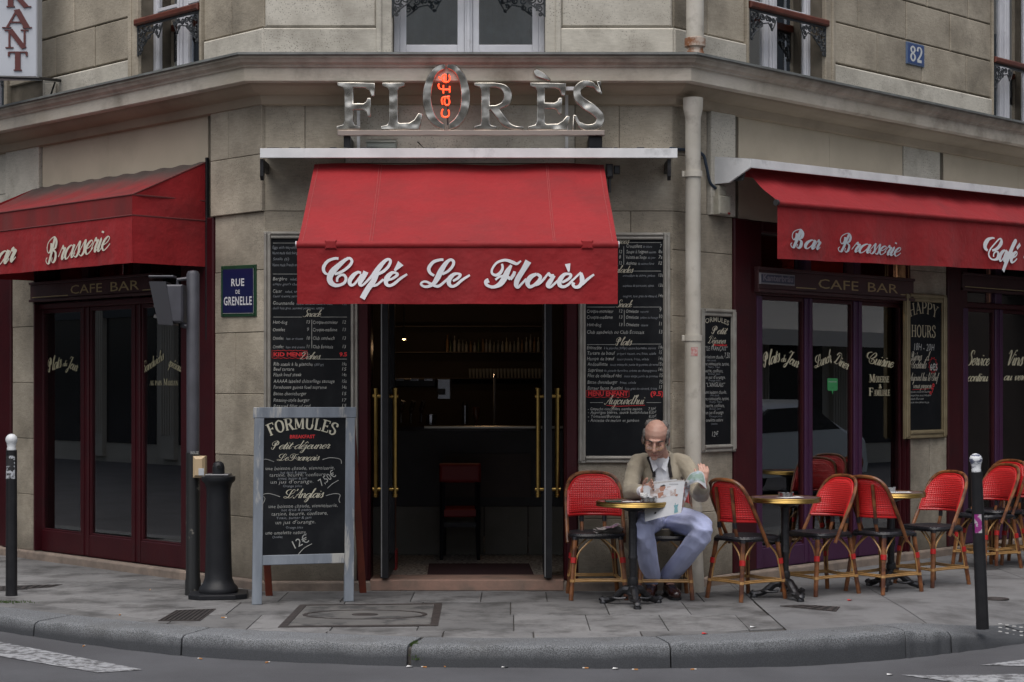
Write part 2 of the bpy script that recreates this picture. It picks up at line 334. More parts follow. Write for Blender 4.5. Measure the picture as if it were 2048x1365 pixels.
# capitals and words drawn after sign-painter's script
TR = {
 'C': [[(480,180,50),(400,178,55),(270,225,60),(190,320,68),(172,400,66),(200,470,55),(262,505,40)],
       [(450,655,44),(455,580,50),(520,520,50),(595,520,55),(635,590,60),(600,675,60),(500,722,60),(400,722,80),(318,660,110),(300,560,118),(370,430,125),(520,290,95),(640,195,65),(715,175,52),(758,235,58),(715,320,60),(610,410,58),(500,468,55),(400,498,50)]],
 'a1': [[(945,478,48),(880,462,55),(785,530,88),(712,640,90),(735,722,60),(800,712,50),(880,620,45),(960,500,42)], [(1045,450,110),(990,570,92),(925,680,84),(950,735,50),(1020,695,45),(1150,560,48)]],
 'f1': [[(1000,715,42),(1150,560,60),(1280,410,105),(1400,262,80),(1495,195,54),(1548,235,55),(1500,350,60),(1400,445,62),(1290,500,60)], [(1300,440,70),(1200,640,112),(1080,810,112),(972,1003,112)], [(1130,740,40),(1210,740,48),(1290,705,48),(1400,610,46)]],
 'e1': [[(1400,625,40),(1540,612,46),(1640,560,55),(1690,505,58),(1640,468,45),(1560,485,75),(1470,590,105),(1460,690,80),(1520,738,58),(1620,700,60),(1750,590,55),(1885,500,42)], [(1758,275,140),(1630,430,42)]],
 'L': [[(685,205,50),(620,205,55),(480,250,65),(388,370,74),(410,470,60),(495,530,48)],
       [(660,500,50),(790,430,55),(880,320,60),(890,240,60),(830,203,55),(740,270,82),(640,420,110),(560,580,112),(480,695,80),(380,748,58),(290,752,50),(222,705,45),(260,658,45),(340,655,45),(430,700,55),(520,742,56),(600,738,58),(700,660,52),(780,590,48)]],
 'e2': [[(880,640,46),(985,580,55),(1030,515,58),(975,490,45),(890,510,75),(805,600,98),(800,700,80),(860,750,58),(950,720,58),(1070,620,55),(1225,522,42)]],
 'F': [[(375,240,35),(385,320,45),(340,400,55),(270,435,50),(205,400,40),(212,320,38),(290,220,40),(400,180,45),(480,185,50),(560,215,58),(630,237,46),(700,188,26)],
       [(535,262,40),(470,370,88),(420,480,100),(350,580,90),(270,625,60),(195,635,50),(115,600,52),(105,545,70),(150,522,80)], [(262,512,38),(340,460,38),(440,450,50),(520,500,56)], [(515,505,56),(570,430,58),(592,368,46)]],
 'l3': [[(826,194,110),(740,340,90),(642,500,90),(618,600,76),(650,637,50),(700,590,40),(790,495,38)]],
 'o3': [[(970,412,46),(870,460,80),(812,550,82),(840,625,60),(910,610,50),(1000,530,52),(1030,460,56),(970,412,46)], [(930,600,50),(1010,575,46),(1090,500,42),(1165,400,30)]],
 'r3': [[(1168,388,34),(1200,440,58),(1262,440,48)], [(1268,440,50),(1190,550,82),(1158,610,72),(1200,637,45),(1260,590,40),(1330,525,38)]],
 'e3': [[(1400,560,40),(1520,492,48),(1548,432,50),(1500,412,40),(1430,430,62),(1362,520,84),(1360,600,70),(1420,633,48),(1500,600,44),(1580,520,40)], [(1495,240,95),(1515,375,30)]],
 's3': [[(1560,540,38),(1722,385,32)], [(1722,395,44),(1740,490,80),(1735,560,72),(1690,628,60),(1625,640,50),(1585,600,50),(1600,560,56)], [(1650,640,46),(1740,590,48),(1840,500,45),(1945,422,34)]],
}
def traced(keys, ox, oy, sc, F, o, mb):
    lay = 0
    for k in keys:
        for st in TR[k]:
            P = catmull([(x, y, w) for x, y, w in st], 6) if len(st) > 2 else [Vector(p) for p in st]
            pts = [Vector(F.pix(ox + p.x / sc, oy + p.y / sc, o)) for p in P]
            m = (F.pix(ox + 100, oy, o)[0] - F.pix(ox, oy, o)[0]) / 100 / sc
            v, f = strip(pts, [p.z * m for p in P], 0); mb.add([F.P(x, y, o + z + lay * .00006) for x, y, z in v], f); lay += 1
def _cap(k, X0, Y0, U, sl=.45):
    return [[((x - X0) / U - sl * (Y0 - y) / U, (Y0 - y) / U) for x, y, w in st] for st in TR[k]]
SF['C'] = (1.35, _cap('C', 230, 745, 290)); SF['L'] = (1.25, _cap('L', 360, 760, 290)); SF['F'] = (1.35, _cap('F', 210, 645, 245))
_stem = [(.10, 1.91), (.12, .9), (.11, .25), (.06, -.04), (-.16, .04), (-.34, .3), (-.26, .46)]
_fl = [(-.17, 1.53), (-.03, 1.03), (-.23, .81), (-.53, 1.16), (-.55, 1.65), (-.13, 1.97), (.14, 1.89), (.41, 1.56), (.45, 1.12), (.28, .97)]
SF['B'] = (1.08, [_stem, _fl + [(.62, .69), (.75, .22), (.61, -.04), (.39, .12), (.36, .38)]])
SF['P'] = (.95, [_stem, _fl[:-1] + [(.25, .95), (.12, .95)]])
ACC = {'é': ('e', [[(.42, 1.3), (.72, 1.75)]]), 'è': ('e', [[(.3, 1.8), (.52, 1.3)]]), 'ç': ('c', [[(.38, 0), (.45, -.2), (.28, -.35)]]),
       'ê': ('e', [[(.25, 1.3), (.5, 1.6), (.7, 1.3)]]), 'à': ('a', [[(.3, 1.8), (.52, 1.3)]])}
# serif capitals, unit height; strokes = (width code, points); serifs = (x, y)
SRF = {
 'A': (.86, [('t', [(.08, 0), (.43, 1)]), ('T', [(.41, 1), (.76, 0)]), ('t', [(.2, .32), (.62, .32)])], [(.08, 0), (.76, 0)]),
 'B': (.78, [('T', [(.16, 0), (.16, 1)]), ('b', [(.16, .97), (.5, .95), (.62, .76), (.48, .55), (.16, .53)]), ('b', [(.3, .53), (.56, .5), (.68, .27), (.52, .04), (.16, .03)])], [(.12, 0), (.12, 1)]),
 'C': (.8, [('b', [(.7, .72), (.66, .93), (.42, 1), (.15, .8), (.1, .5), (.15, .2), (.42, 0), (.62, .05), (.72, .25)])], []),
 'D': (.85, [('T', [(.16, 0), (.16, 1)]), ('b', [(.16, .97), (.5, .93), (.73, .7), (.73, .3), (.5, .07), (.16, .03)])], [(.12, 0), (.12, 1)]),
 'E': (.72, [('T', [(.16, 0), (.16, 1)]), ('t', [(.16, .97), (.62, .97)]), ('t', [(.16, .51), (.5, .51)]), ('t', [(.16, .03), (.64, .03)]), ('t', [(.62, .98), (.62, .78)]), ('t', [(.64, .02), (.64, .24)]), ('t', [(.5, .6), (.5, .42)])], [(.12, 0), (.12, 1)]),
 'F': (.68, [('T', [(.16, 0), (.16, 1)]), ('t', [(.16, .97), (.62, .97)]), ('t', [(.16, .51), (.48, .51)]), ('t', [(.62, .98), (.62, .78)]), ('t', [(.48, .6), (.48, .42)])], [(.16, 0), (.12, 1)]),
 'H': (.88, [('T', [(.16, 0), (.16, 1)]), ('T', [(.7, 0), (.7, 1)]), ('t', [(.16, .5), (.7, .5)])], [(.16, 0), (.16, 1), (.7, 0), (.7, 1)]),
 'I': (.36, [('T', [(.18, 0), (.18, 1)])], [(.18, 0), (.18, 1)]),
 'L': (.7, [('T', [(.16, 0), (.16, 1)]), ('t', [(.16, .03), (.62, .03)]), ('t', [(.62, .02), (.62, .25)])], [(.16, 0), (.16, 1)]),
 'M': (1.0, [('t', [(.12, 0), (.14, 1)]), ('T', [(.16, 1), (.48, .1)]), ('t', [(.48, .1), (.8, 1)]), ('T', [(.82, 0), (.82, 1)])], [(.12, 0), (.1, 1), (.82, 0), (.86, 1)]),
 'N': (.88, [('t', [(.14, 0), (.14, 1)]), ('T', [(.16, 1), (.7, 0)]), ('t', [(.72, 0), (.72, 1)])], [(.14, 0), (.1, 1), (.72, 1)]),
 'O': (.88, [('b', [(.43, 1), (.17, .82), (.1, .5), (.17, .18), (.43, 0), (.69, .18), (.76, .5), (.69, .82), (.43, 1)])], []),
 'P': (.74, [('T', [(.16, 0), (.16, 1)]), ('b', [(.16, .97), (.5, .95), (.65, .73), (.5, .5), (.16, .46)])], [(.16, 0), (.12, 1)]),
 'R': (.84, [('T', [(.16, 0), (.16, 1)]), ('b', [(.16, .97), (.5, .95), (.63, .75), (.5, .54), (.16, .5)]), ('T', [(.42, .52), (.74, 0)])], [(.16, 0), (.12, 1), (.76, 0)]),
 'S': (.68, [('b', [(.58, .72), (.55, .93), (.35, 1), (.14, .88), (.14, .68), (.35, .53), (.55, .38), (.58, .15), (.35, 0), (.14, .07), (.1, .28)])], []),
 'T': (.78, [('T', [(.39, 0), (.39, 1)]), ('t', [(.06, .97), (.72, .97)]), ('t', [(.06, .98), (.06, .76)]), ('t', [(.72, .98), (.72, .76)])], [(.39, 0)]),
 'U': (.86, [('T', [(.16, 1), (.16, .35)]), ('b', [(.16, .4), (.2, .12), (.43, 0), (.66, .12), (.7, .4)]), ('t', [(.7, .35), (.7, 1)])], [(.16, 1), (.7, 1)]),
 'Y': (.8, [('T', [(.1, 1), (.4, .45)]), ('t', [(.7, 1), (.4, .45)]), ('T', [(.4, .48), (.4, 0)])], [(.1, 1), (.7, 1), (.4, 0)]),
 '8': (.7, [('b', [(.35, 1), (.15, .85), (.18, .65), (.5, .45), (.6, .22), (.35, 0), (.12, .2), (.2, .45), (.5, .65), (.55, .85), (.35, 1)])], []),
 '2': (.7, [('b', [(.12, .72), (.2, .95), (.42, 1), (.6, .8), (.5, .5), (.12, .06)]), ('T', [(.1, .06), (.62, .06)])], []),
 '&': (.9, [('b', [(.7, .45), (.5, .08), (.2, 0), (.08, .25), (.45, .6), (.5, .85), (.32, 1), (.2, .82), (.3, .6), (.78, .02)])], []),
 ' ': (.45, [], []), '-': (.4, [('t', [(.08, .45), (.32, .45)])], []),
}
def strip(pts, ws, base):      # pts 2D -> (verts3 with tiny depth, faces)
    n = len(pts); vs = []; fs = []
    for i, p in enumerate(pts):
        d = pts[min(i + 1, n - 1)] - pts[max(i - 1, 0)]
        if d.length < 1e-9: d = Vector((1, 0))
        d.normalize(); nn = Vector((-d.y, d.x)) * ws[i] * 0.5
        h = base + i * 0.00001
        vs += [(p.x + nn.x, p.y + nn.y, h), (p.x - nn.x, p.y - nn.y, h)]
    for i in range(n - 1): fs.append((2 * i, 2 * i + 1, 2 * i + 3, 2 * i + 2))
    return vs, fs
def script_text(text, wmin=0.09, wmax=0.26, slant=0.43, k=5):
    """-> list of (verts, faces), width; unit = x height"""
    out = []; x = 0.0; lay = 0
    for ch in text:
        if ch in ACC: a, st = SF[ACC[ch][0]]; st = st + [('acc', s) for s in ACC[ch][1]]
        elif ch in SF: a, st = SF[ch]
        else: x += .7; continue
        for s in st:
            acc = isinstance(s, tuple) and s[0] == 'acc'
            pp = s[1] if acc else s
            P = [Vector((p[0], p[1])) for p in catmull([(q[0], q[1], 0) for q in pp], k)] if len(pp) > 2 else [Vector(p) for p in pp]
            n = len(P); ws = []
            for i in range(n):
                d = P[min(i + 1, n - 1)] - P[max(i - 1, 0)]
                L = max(d.length, 1e-6); t = max(0.0, -d.y / L) ** 1.3
                w = wmin + (wmax - wmin) * t
                if acc: w = wmax * (0.9 if i == n - 1 else 0.6) if pp[0][1] < pp[-1][1] else wmax * (0.9 if i == 0 else 0.55)
                ws.append(w)
            ws = [(ws[max(i - 1, 0)] + ws[i] * 2 + ws[min(i + 1, n - 1)]) / 4 for i in range(n)]
            if len(pp) == 2 and not acc and ch in 'ij': ws = [wmax, wmax]
            P = [Vector((p.x + x + p.y * slant, p.y)) for p in P]
            out.append(strip(P, ws, lay * 0.00004)); lay += 1
        x += a
    return out, x
def serif_text(text, tw=0.17, nw=0.06, sp=0.06):
    out = []; x = 0.0; lay = 0
    for ch in text:
        if ch not in SRF: x += .4; continue
        a, st, srf = SRF[ch]
        for (c, pp) in st:
            if c == 'b':
                P = [Vector((p[0], p[1])) for p in catmull([(q[0], q[1], 0) for q in pp], 5)]; n = len(P); ws = []
                for i in range(n):
                    d = P[min(i + 1, n - 1)] - P[max(i - 1, 0)]; t = abs(d.y) / max(d.length, 1e-6)
                    if ch in 'S82&': t = max(t, 0.0); t = t ** 0.8
                    ws.append(nw + (tw - nw) * t ** 1.5)
            else:
                P = [Vector(p) for p in pp]; ws = [tw if c == 'T' else nw] * 2
                if c == 't' and abs(P[0].x - P[1].x) < .01 and abs(P[0].y - P[1].y) < .3: ws = [nw * 1.6, nw * .8] if P[0].y in (.98, .02) else [nw, nw]
            P = [Vector((p.x + x, p.y)) for p in P]
            out.append(strip(P, ws, lay * 0.00004)); lay += 1
        for (sx, sy) in srf:
            y = nw * .4 if sy == 0 else 1 - nw * .4
            out.append(strip([Vector((x + sx - .15, y)), Vector((x + sx + .15, y))], [nw * .8] * 2, lay * 0.00004)); lay += 1
        x += a + sp
    return out, x - sp
_fc = bpy.data.curves.new('typesetter', 'FONT'); _fc.resolution_u = 2
_fo = bpy.data.objects.new('typesetter', _fc); COL.objects.link(_fo)
_cache = {}
def sans_text(text, weight=0.0, shear=0.0, sp=1.0, res=2):
    key = (text, weight, shear, sp, res)
    if key not in _cache:
        _fc.resolution_u = res
        _fc.body = text; _fc.size = 1.0; _fc.offset = weight; _fc.shear = shear; _fc.space_character = sp
        dg = bpy.context.evaluated_depsgraph_get(); dg.update()
        me = bpy.data.meshes.new_from_object(_fo.evaluated_get(dg))
        vs = [(v.co.x / .72, v.co.y / .72, 0.0) for v in me.vertices]; fs = [tuple(p.vertices) for p in me.polygons]
        bpy.data.meshes.remove(me)
        x0 = min([v[0] for v in vs] or [0]); x1 = max([v[0] for v in vs] or [0])
        _cache[key] = ([([(v[0] - x0, v[1], 0) for v in vs], fs)], x1 - x0)
    return _cache[key]
def handwrite(shapes):
    sh, w = shapes
    return [([(x + .03 * math.sin(x * 3.7 + w) , y * (1 + .06 * math.sin(x * 1.9 + w * 2)) + .05 * math.sin(1.3 * x + w) + .02 * math.sin(5.3 * x + 1), z) for x, y, z in vs], fs) for vs, fs in sh], w
def put_text(mb, shapes, F, a, u, o, h, width=None, natural=1.0, arc=0.0, rot=0.0, align='l'):
    """place shapes (unit height) with baseline start (a,u), height h metres, width metres (or natural)"""
    sh, w = shapes
    sx = (width / w) if width else h
    tot = w * sx
    if align == 'c': a -= tot / 2
    if align == 'r': a -= tot
    cr, sr = math.cos(rot), math.sin(rot)
    for vs, fs in sh:
        P = []
        for (x, y, z) in vs:
            X = x * sx; Y = y * h
            if arc:
                t = (X / tot - .5) * 2; ang = -t * arc
                rad = tot / 2 / max(math.sin(abs(arc)), 1e-3)
                Xc = (rad + Y) * math.sin(t * arc); Yc = (rad + Y) * math.cos(t * arc) - rad * math.cos(arc)
                X, Y = Xc + tot / 2, Yc
            P.append(F.P(a + X * cr - Y * sr, u + X * sr + Y * cr, o + z))
        mb.add(P, fs)
def ptxt(mb, F, o, shapes, px, py, hpx, wpx=None, **k):
    """pixel-measured placement on a wall plane: left px, baseline py, height and width in photo px"""
    a, u = F.pix(px, py, o); h = F.pix(px, py - hpx, o)[1] - u
    w = (F.pix(px + wpx, py, o)[0] - a) if wpx else None
    if k.get('align') == 'c' and wpx:
        a = F.pix(px, py, o)[0]; w = F.pix(px + wpx / 2, py, o)[0] - F.pix(px - wpx / 2, py, o)[0]
    if k.get('align') == 'r' and wpx: w = a - F.pix(px - wpx, py, o)[0]
    put_text(mb, shapes, F, a, u, o, h, w, **k)
# ================================================================ THE CORNER BUILDING
t225 = math.tan(R_(22.5))
def plan(o, z, sl=-11.0, sr=12.0):
    return [FL.P(sl, z, o), Vector((LC[0] - t225 * o, LC[1] - o, z)), Vector((RC[0] + t225 * o, RC[1] - o, z)), FR.P(sr, z, o)]
def run(mb, prof, sub=1):
    """sweep a profile of (out, z) along the three facades with mitred corners"""
    rows = []
    for o, z in prof:
        p = plan(o, z); r = []
        for i in range(3):
            for k in range(sub): r.append(p[i].lerp(p[i + 1], k / sub))
        r.append(p[3]); rows.append(r)
    cols = [list(c) for c in zip(*rows)]
    return mb.grid(cols)
BL = thing('corner_building', (0.0, 13.2, 0.0), 'pale limestone corner building with chamfered cafe entrance and painted cornice', 'building')
sc_, sl_, sr_ = FC.S, FL.S, FR.S
WT = -0.28
ZL = 2.86      # head of the shop openings
ZF = 3.71      # underside of the cornice
OPL = (sl_(72), sl_(430)); PIL = (sl_(25), sl_(72)); OPL2 = (sl_(-75), sl_(25))
OPR = (sr_(1465), sr_(1817)); PIR = (sr_(1817), sr_(1893)); OPR2 = (sr_(1893), sr_(2120))
DOOR = (sc_(714), sc_(1156))
CL = 3.073
wall = MB()
def bk(F, a0, a1, u0, u1): wall.box(F, a0, a1, u0, u1, WT, -0.014)
bk(FL, -11, OPL2[0], 0, ZL); bk(FL, OPL2[1], OPL[0], 0, ZL); bk(FL, OPL[1], -0.1, 0, ZL); bk(FL, -11, -0.1, ZL, 3.9)
bk(FR, 0.1, OPR[0], 0, ZL); bk(FR, OPR[1], OPR2[0], 0, ZL); bk(FR, OPR2[1], 12, 0, ZL); bk(FR, 0.1, 12, ZL, 3.9)
bk(FC, -.01, DOOR[0], 0, ZL); bk(FC, DOOR[1], CL + .01, 0, ZL); bk(FC, -.01, CL + .01, ZL, 3.9)
# upper storey backing with window openings
UZ0, UZ1, UTOP = 4.02, 6.3, 7.4
UWC = (sc_(785), sc_(1090)); UWL = (sl_(290, -.05), sl_(402, -.0)); UWR = (sr_(1495, -.0), sr_(1637, -.05)); UWR2 = (sr_(1984), sr_(1984) + .98)
UWL2 = (sl_(12) - 1.0, sl_(12) - .0)
for F, a0, a1, wins in ((FL, -11, -0.1, [UWL2, UWL]), (FR, 0.1, 12, [UWR, UWR2]), (FC, -.01, CL + .01, [UWC])):
    x = a0
    for w in wins:
        bk(F, x, w[0], 3.9, UTOP); bk(F, w[0], w[1], 3.9, UZ0); bk(F, w[0], w[1], UZ1, UTOP); x = w[1]
    bk(F, x, a1, 3.9, UTOP)
wallo = wall.build('wall', MORTAR, BL)

def block(F, a0, a1, u0, u1, o=0.0, m=None, ch=0.006, g=0.003, base=-0.02, name='stone_block'):
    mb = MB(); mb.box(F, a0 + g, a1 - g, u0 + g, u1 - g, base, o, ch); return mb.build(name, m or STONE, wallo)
def ashlar(F, a0, a1, u0, u1, ch=0.345, L=0.75, o=0.0, m=None, off=0.0, jit=0.004, g=0.0018, chf=0.0035):
    u = u0; r = 0
    while u < u1 - 0.02:
        t = min(u + ch, u1);
        if u1 - t < 0.08: t = u1
        x = a0; first = True
        while x < a1 - 0.01:
            ln = L * random.uniform(.85, 1.15)
            if first and (r % 2): ln *= .5
            if first: ln += off
            y = x + max(ln, .1)
            if a1 - y < 0.14: y = a1
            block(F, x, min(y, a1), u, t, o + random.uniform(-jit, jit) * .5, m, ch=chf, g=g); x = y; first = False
        u = t; r += 1
# lower piers
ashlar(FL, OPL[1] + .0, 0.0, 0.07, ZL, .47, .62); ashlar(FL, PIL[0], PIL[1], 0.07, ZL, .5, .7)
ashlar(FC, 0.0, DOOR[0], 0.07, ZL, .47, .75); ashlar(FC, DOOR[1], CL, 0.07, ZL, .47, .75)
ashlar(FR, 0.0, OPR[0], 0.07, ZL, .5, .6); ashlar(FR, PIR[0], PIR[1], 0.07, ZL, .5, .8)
# frieze above shopfronts
ashlar(FL, sl_(427), 0.0, ZL, ZF, .43, .55, o=.03)
ashlar(FC, 0.0, sc_(690), ZL, ZF, .43, .6); ashlar(FC, sc_(1150), CL, ZL, ZF, .43, .6)
ashlar(FC, sc_(690), sc_(1150), ZL, 3.22, .36, .8)
block(FC, sc_(690), sc_(1150), 3.22, ZF, .012, STONEP, ch=.01)
ashlar(FR, 0.0, sr_(1414), ZL, ZF, .43, .5)
block(FR, sr_(1416), sr_(1466), ZL, ZF, .03, STONEP)
# painted fascia panels in the frieze, each with a dark reveal at one end
def fascia(F, a0, a1, seams):
    x = a0
    for e in seams + [a1]:
        mb = MB(); mb.box(F, x + .0015, e - .0015, ZL, ZF, -0.013, -0.004, .002); mb.build('fascia_panel', PLASTER, wallo); x = e
fascia(FL, sl_(84), sl_(415), [sl_(215)]); fascia(FR, sr_(1478), sr_(1806), [sr_(1660)]); fascia(FR, sr_(1888), sr_(2140), [sr_(2037)])
block(FL, sl_(15), sl_(82), ZL, ZF, .025, STONEP); block(FR, sr_(1807), sr_(1880), ZL, ZF, .004, STONEP)
ashlar(FL, -6.5, sl_(12), ZL, ZF, .43, .8, m=STONEP)
block(FR, sr_(2142), 8, ZL, ZF, 0, STONEP)
# upper storey: base band, ashlar, window architraves
def band_piece(F, a0, a1, o=.03): block(F, a0, a1, 3.99, 4.24, o, STONEP, ch=.012, g=.0015)
band_piece(FC, -.012, UWC[0] - .10); band_piece(FC, UWC[1] + .10, CL + .012)
band_piece(FL, UWL[1] + .07, .012); band_piece(FL, -3.2, UWL[0] - .09); band_piece(FL, -4.4, -3.2) if UWL2[1] < -4.4 else None
band_piece(FR, -.012, UWR[0] - .04); band_piece(FR, UWR[1] + .09, UWR2[0] - .03)
def arch(F, w, l=.10, r=.10):
    for a, b, st in ((w[0] - l, w[0], -1), (w[1], w[1] + r, 1)):
        mb = MB(); mb.box(F, a, b, 3.99, UZ1 + .1, -.02, .025, .008)
        k = (b - a) * .35
        if st < 0: mb.box(F, a - .002, a + k, 3.985, UZ1 + .1, -.02, .042, .008)
        else: mb.box(F, b - k, b + .002, 3.985, UZ1 + .1, -.02, .042, .008)
        mb.build('window_architrave', STONEP if F is FC else STONE, wallo)
arch(FC, UWC, .12, .12); arch(FL, UWL, .12, .05); arch(FR, UWR, .05, .12); arch(FR, UWR2, .05, .1); arch(FL, UWL2, .1, .08)
for F, a0, a1, big in ((FC, 0, UWC[0] - .12, 1), (FC, UWC[1] + .12, CL, 1), (FL, UWL[1] + .05, 0.0, 2), (FL, UWL2[1] + .08, UWL[0] - .12, 0), (FL, -8, UWL2[0] - .1, 0),
                       (FR, 0.0, UWR[0] - .05, 2), (FR, UWR[1] + .12, UWR2[0] - .05, 0), (FR, UWR2[1] + .1, 9, 0)):
    if big == 1:
        block(F, a0, a1, 4.245, 5.6, .015, STONEP, ch=.012); block(F, a0, a1, 5.6, UTOP, .015, STONEP)
    elif big == 2:
        mid = a0 + (a1 - a0) * .47
        for x, y in ((a0, mid), (mid, a1)):
            block(F, x, y, 4.245, 5.3, .01, STONE, ch=.008); block(F, x, y, 5.3, UTOP, .01, STONE)
    else:
        ashlar(F, a0, a1, 4.25, 6.32, .345, .74, o=.016, g=.005, chf=.007, m=STONE)
        block(F, a0, a1, 6.32, UTOP, .01, STONE)
for F, w in ((FC, UWC), (FL, UWL), (FR, UWR), (FR, UWR2), (FL, UWL2)):
    block(F, w[0], w[1], UZ1 + .0, UTOP, .01, STONEP)

# cornice
mb = MB()
run(mb, [(0.0, 4.03), (.36, 3.992), (.362, 3.975), (.33, 3.968)]); mb.build('cornice_flashing', ZINC, BL)
mb = MB()
run(mb, [(.345, 3.974), (.345, 3.955), (.335, 3.945), (.32, 3.925), (.295, 3.912), (.288, 3.905), (.288, 3.898), (.276, 3.896)])
run(mb, [(.276, 3.896), (.272, 3.889), (.272, 3.797), (.262, 3.790), (.20, 3.792)])
mb.build('cornice', CORNICE, BL)
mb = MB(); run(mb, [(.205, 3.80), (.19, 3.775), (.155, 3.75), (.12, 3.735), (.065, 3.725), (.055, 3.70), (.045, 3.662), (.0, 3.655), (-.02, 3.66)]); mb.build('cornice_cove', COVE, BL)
# base ledge of worn stone along the foot of the walls
mb = MB(); run(mb, [(-.02, .072), (.03, .072), (.042, .062), (.045, 0.055), (.045, -.02)]); mb.build('base_ledge', mat('ledge_stone', (.30, .235, .19), .9, col2=(.16, .13, .11), scale=5, world=True, bump=.4, stain=((.06, .05, .045), 3, .5, .75, .7)), BL)

# ---- upper windows
def casement(F, w, mull, panes, tall=UZ1, out=-.13, mid=4.63, botrail=.07):
    f = MB(); a0, a1 = w; z0 = UZ0
    f.box(F, a0, a0 + .045, z0, tall, out - .06, out, .004); f.box(F, a1 - .045, a1, z0, tall, out - .06, out, .004)
    f.box(F, a0 + .045, a1 - .045, z0, z0 + .035, out - .06, out + .004, .004); f.box(F, a0 + .045, a1 - .045, tall - .06, tall, out - .06, out, .004)
    win = f.build('window', WINF, BL)
    mb = MB(); mb.box(F, a0 - .0, a1 + .0, z0 - .06, z0 - .001, -.28, .02, .004); mb.build('sill', STONEP, win)
    mb = MB(); mb.box(F, mull - .03, mull + .03, z0 + .036, tall - .06, out - .05, out + .012, .006)
    mb.box(F, mull - .012, mull + .012, z0 + .04, tall - .07, out, out + .028, .004); mb.build('mullion', WINF, win)
    for (p0, p1) in panes:
        lo = a0 + .046 if p0 == panes[0][0] else mull + .031; hi = mull - .031 if p0 == panes[0][0] else a1 - .046
        s_ = MB(); zb, zt = z0 + .037, tall - .062; o1 = out - .008
        s_.box(F, lo, p0, zb, zt, out - .05, o1, .004); s_.box(F, p1, hi, zb, zt, out - .05, o1, .004)
        s_.box(F, p0, p1, zb, zb + botrail, out - .05, o1, .004); s_.box(F, p0, p1, zt - .06, zt, out - .05, o1, .004)
        s_.box(F, p0, p1, mid, mid + .028, out - .045, out - .012, .003)
        s_.build('sash', WINF, win)
        g = MB(); g.box(F, p0 - .004, p1 + .004, zb + botrail - .004, zt - .055, out - .036, out - .030); g.build('pane', UPGLASS, win)
    # dark room with a pale net curtain behind the glass
    c = MB(); P = []
    for i in range(33):
        x = a0 + (a1 - a0) * i / 32; P.append([F.P(x, z, out - .17 + .02 * math.sin(i * 1.9)) for z in (z0, tall)])
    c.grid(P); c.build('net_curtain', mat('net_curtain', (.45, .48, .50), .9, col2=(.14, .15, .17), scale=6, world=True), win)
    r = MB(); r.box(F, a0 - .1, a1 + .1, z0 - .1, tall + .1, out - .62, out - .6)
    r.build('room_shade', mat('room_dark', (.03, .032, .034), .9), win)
    return win
casement(FC, UWC, sc_(937, -.13), [(sc_(812, -.13), sc_(915, -.13)), (sc_(958, -.13), sc_(1065, -.13))], botrail=.085)
casement(FL, UWL, sl_(361, -.13), [(sl_(305, -.13), sl_(352, -.13)), (sl_(374, -.13), sl_(398, -.13) - .0)])
casement(FR, UWR, sr_(1543, -.13), [(sr_(1500, -.13), sr_(1530, -.13)), (sr_(1556, -.13), sr_(1613, -.13))])
def even(w): m_ = (w[0] + w[1]) / 2; return m_, [(w[0] + .10, m_ - .09), (m_ + .09, w[1] - .10)]
for F, w in ((FR, UWR2), (FL, UWL2)):
    m_, ps = even(w); casement(F, w, m_, ps)
# ---- balconets: wooden handrail with cast iron scrolls hanging below it
def scroll(mb, F, a, u, o, r, turns=1.6, d=1, start=0.0, t=.007):
    pts = []
    for i in range(15):
        k = i / 14; ang = start + d * k * turns * 2 * math.pi; rr = r * (1 - .82 * k)
        pts.append(F.P(a + rr * math.cos(ang), u + rr * math.sin(ang), o))
    mb.tube(pts, [t * (1.1 - .4 * i / 14) for i in range(15)], 5)
def balconet(F, w, z, o=.02):
    a0, a1 = w
    rail = MB(); rail.box(F, a0 - .02, a1 + .02, z - .028, z + .026, o - .035, o + .035, .012); r = rail.build('balconet_handrail', WOODR, BL)
    ir = MB(); zz = z - .036
    ir.box(F, a0, a1, zz - .010, zz + .006, o - .008, o + .008)
    for s, e in ((1, a0), (-1, a1)):
        for (dx, dz, rr, dd) in ((.035, .05, .034, 1), (.035, .12, .034, -1), (.04, .185, .026, 1), (.10, .045, .032, -1), (.165, .045, .030, 1), (.225, .045, .026, -1), (.10, .11, .032, 1),
                                 (.155, .10, .022, -1), (.275, .04, .022, 1), (.315, .05, .02, -1), (.285, .085, .018, 1), (.07, .155, .018, 1), (.035, .225, .014, 1), (.30, .12, .012, 1)):
            scroll(ir, F, e + s * dx, zz - dz, o + random.uniform(-.004, .004), rr, 1.5, dd * s, random.uniform(0, 6))
        ir.tube([F.P(e + s * x, zz - y, o) for x, y in ((.0, .24), (.05, .19), (.12, .14), (.18, .09), (.25, .075), (.30, .13), (.33, .08), (.36, .02))], .006, 5)
        ir.tube([F.P(e + s * .004, zz - y, o) for y in (0, .24)], .008, 5)
    ir.build('balconet_ironwork', IRON, r)
balconet(FL, UWL, FL.Z(335, 32)); balconet(FR, UWR, FR.Z(1575, 30)); balconet(FC, UWC, 4.60); balconet(FR, UWR2, FR.Z(2015, 128)); balconet(FL, UWL2, 4.55)

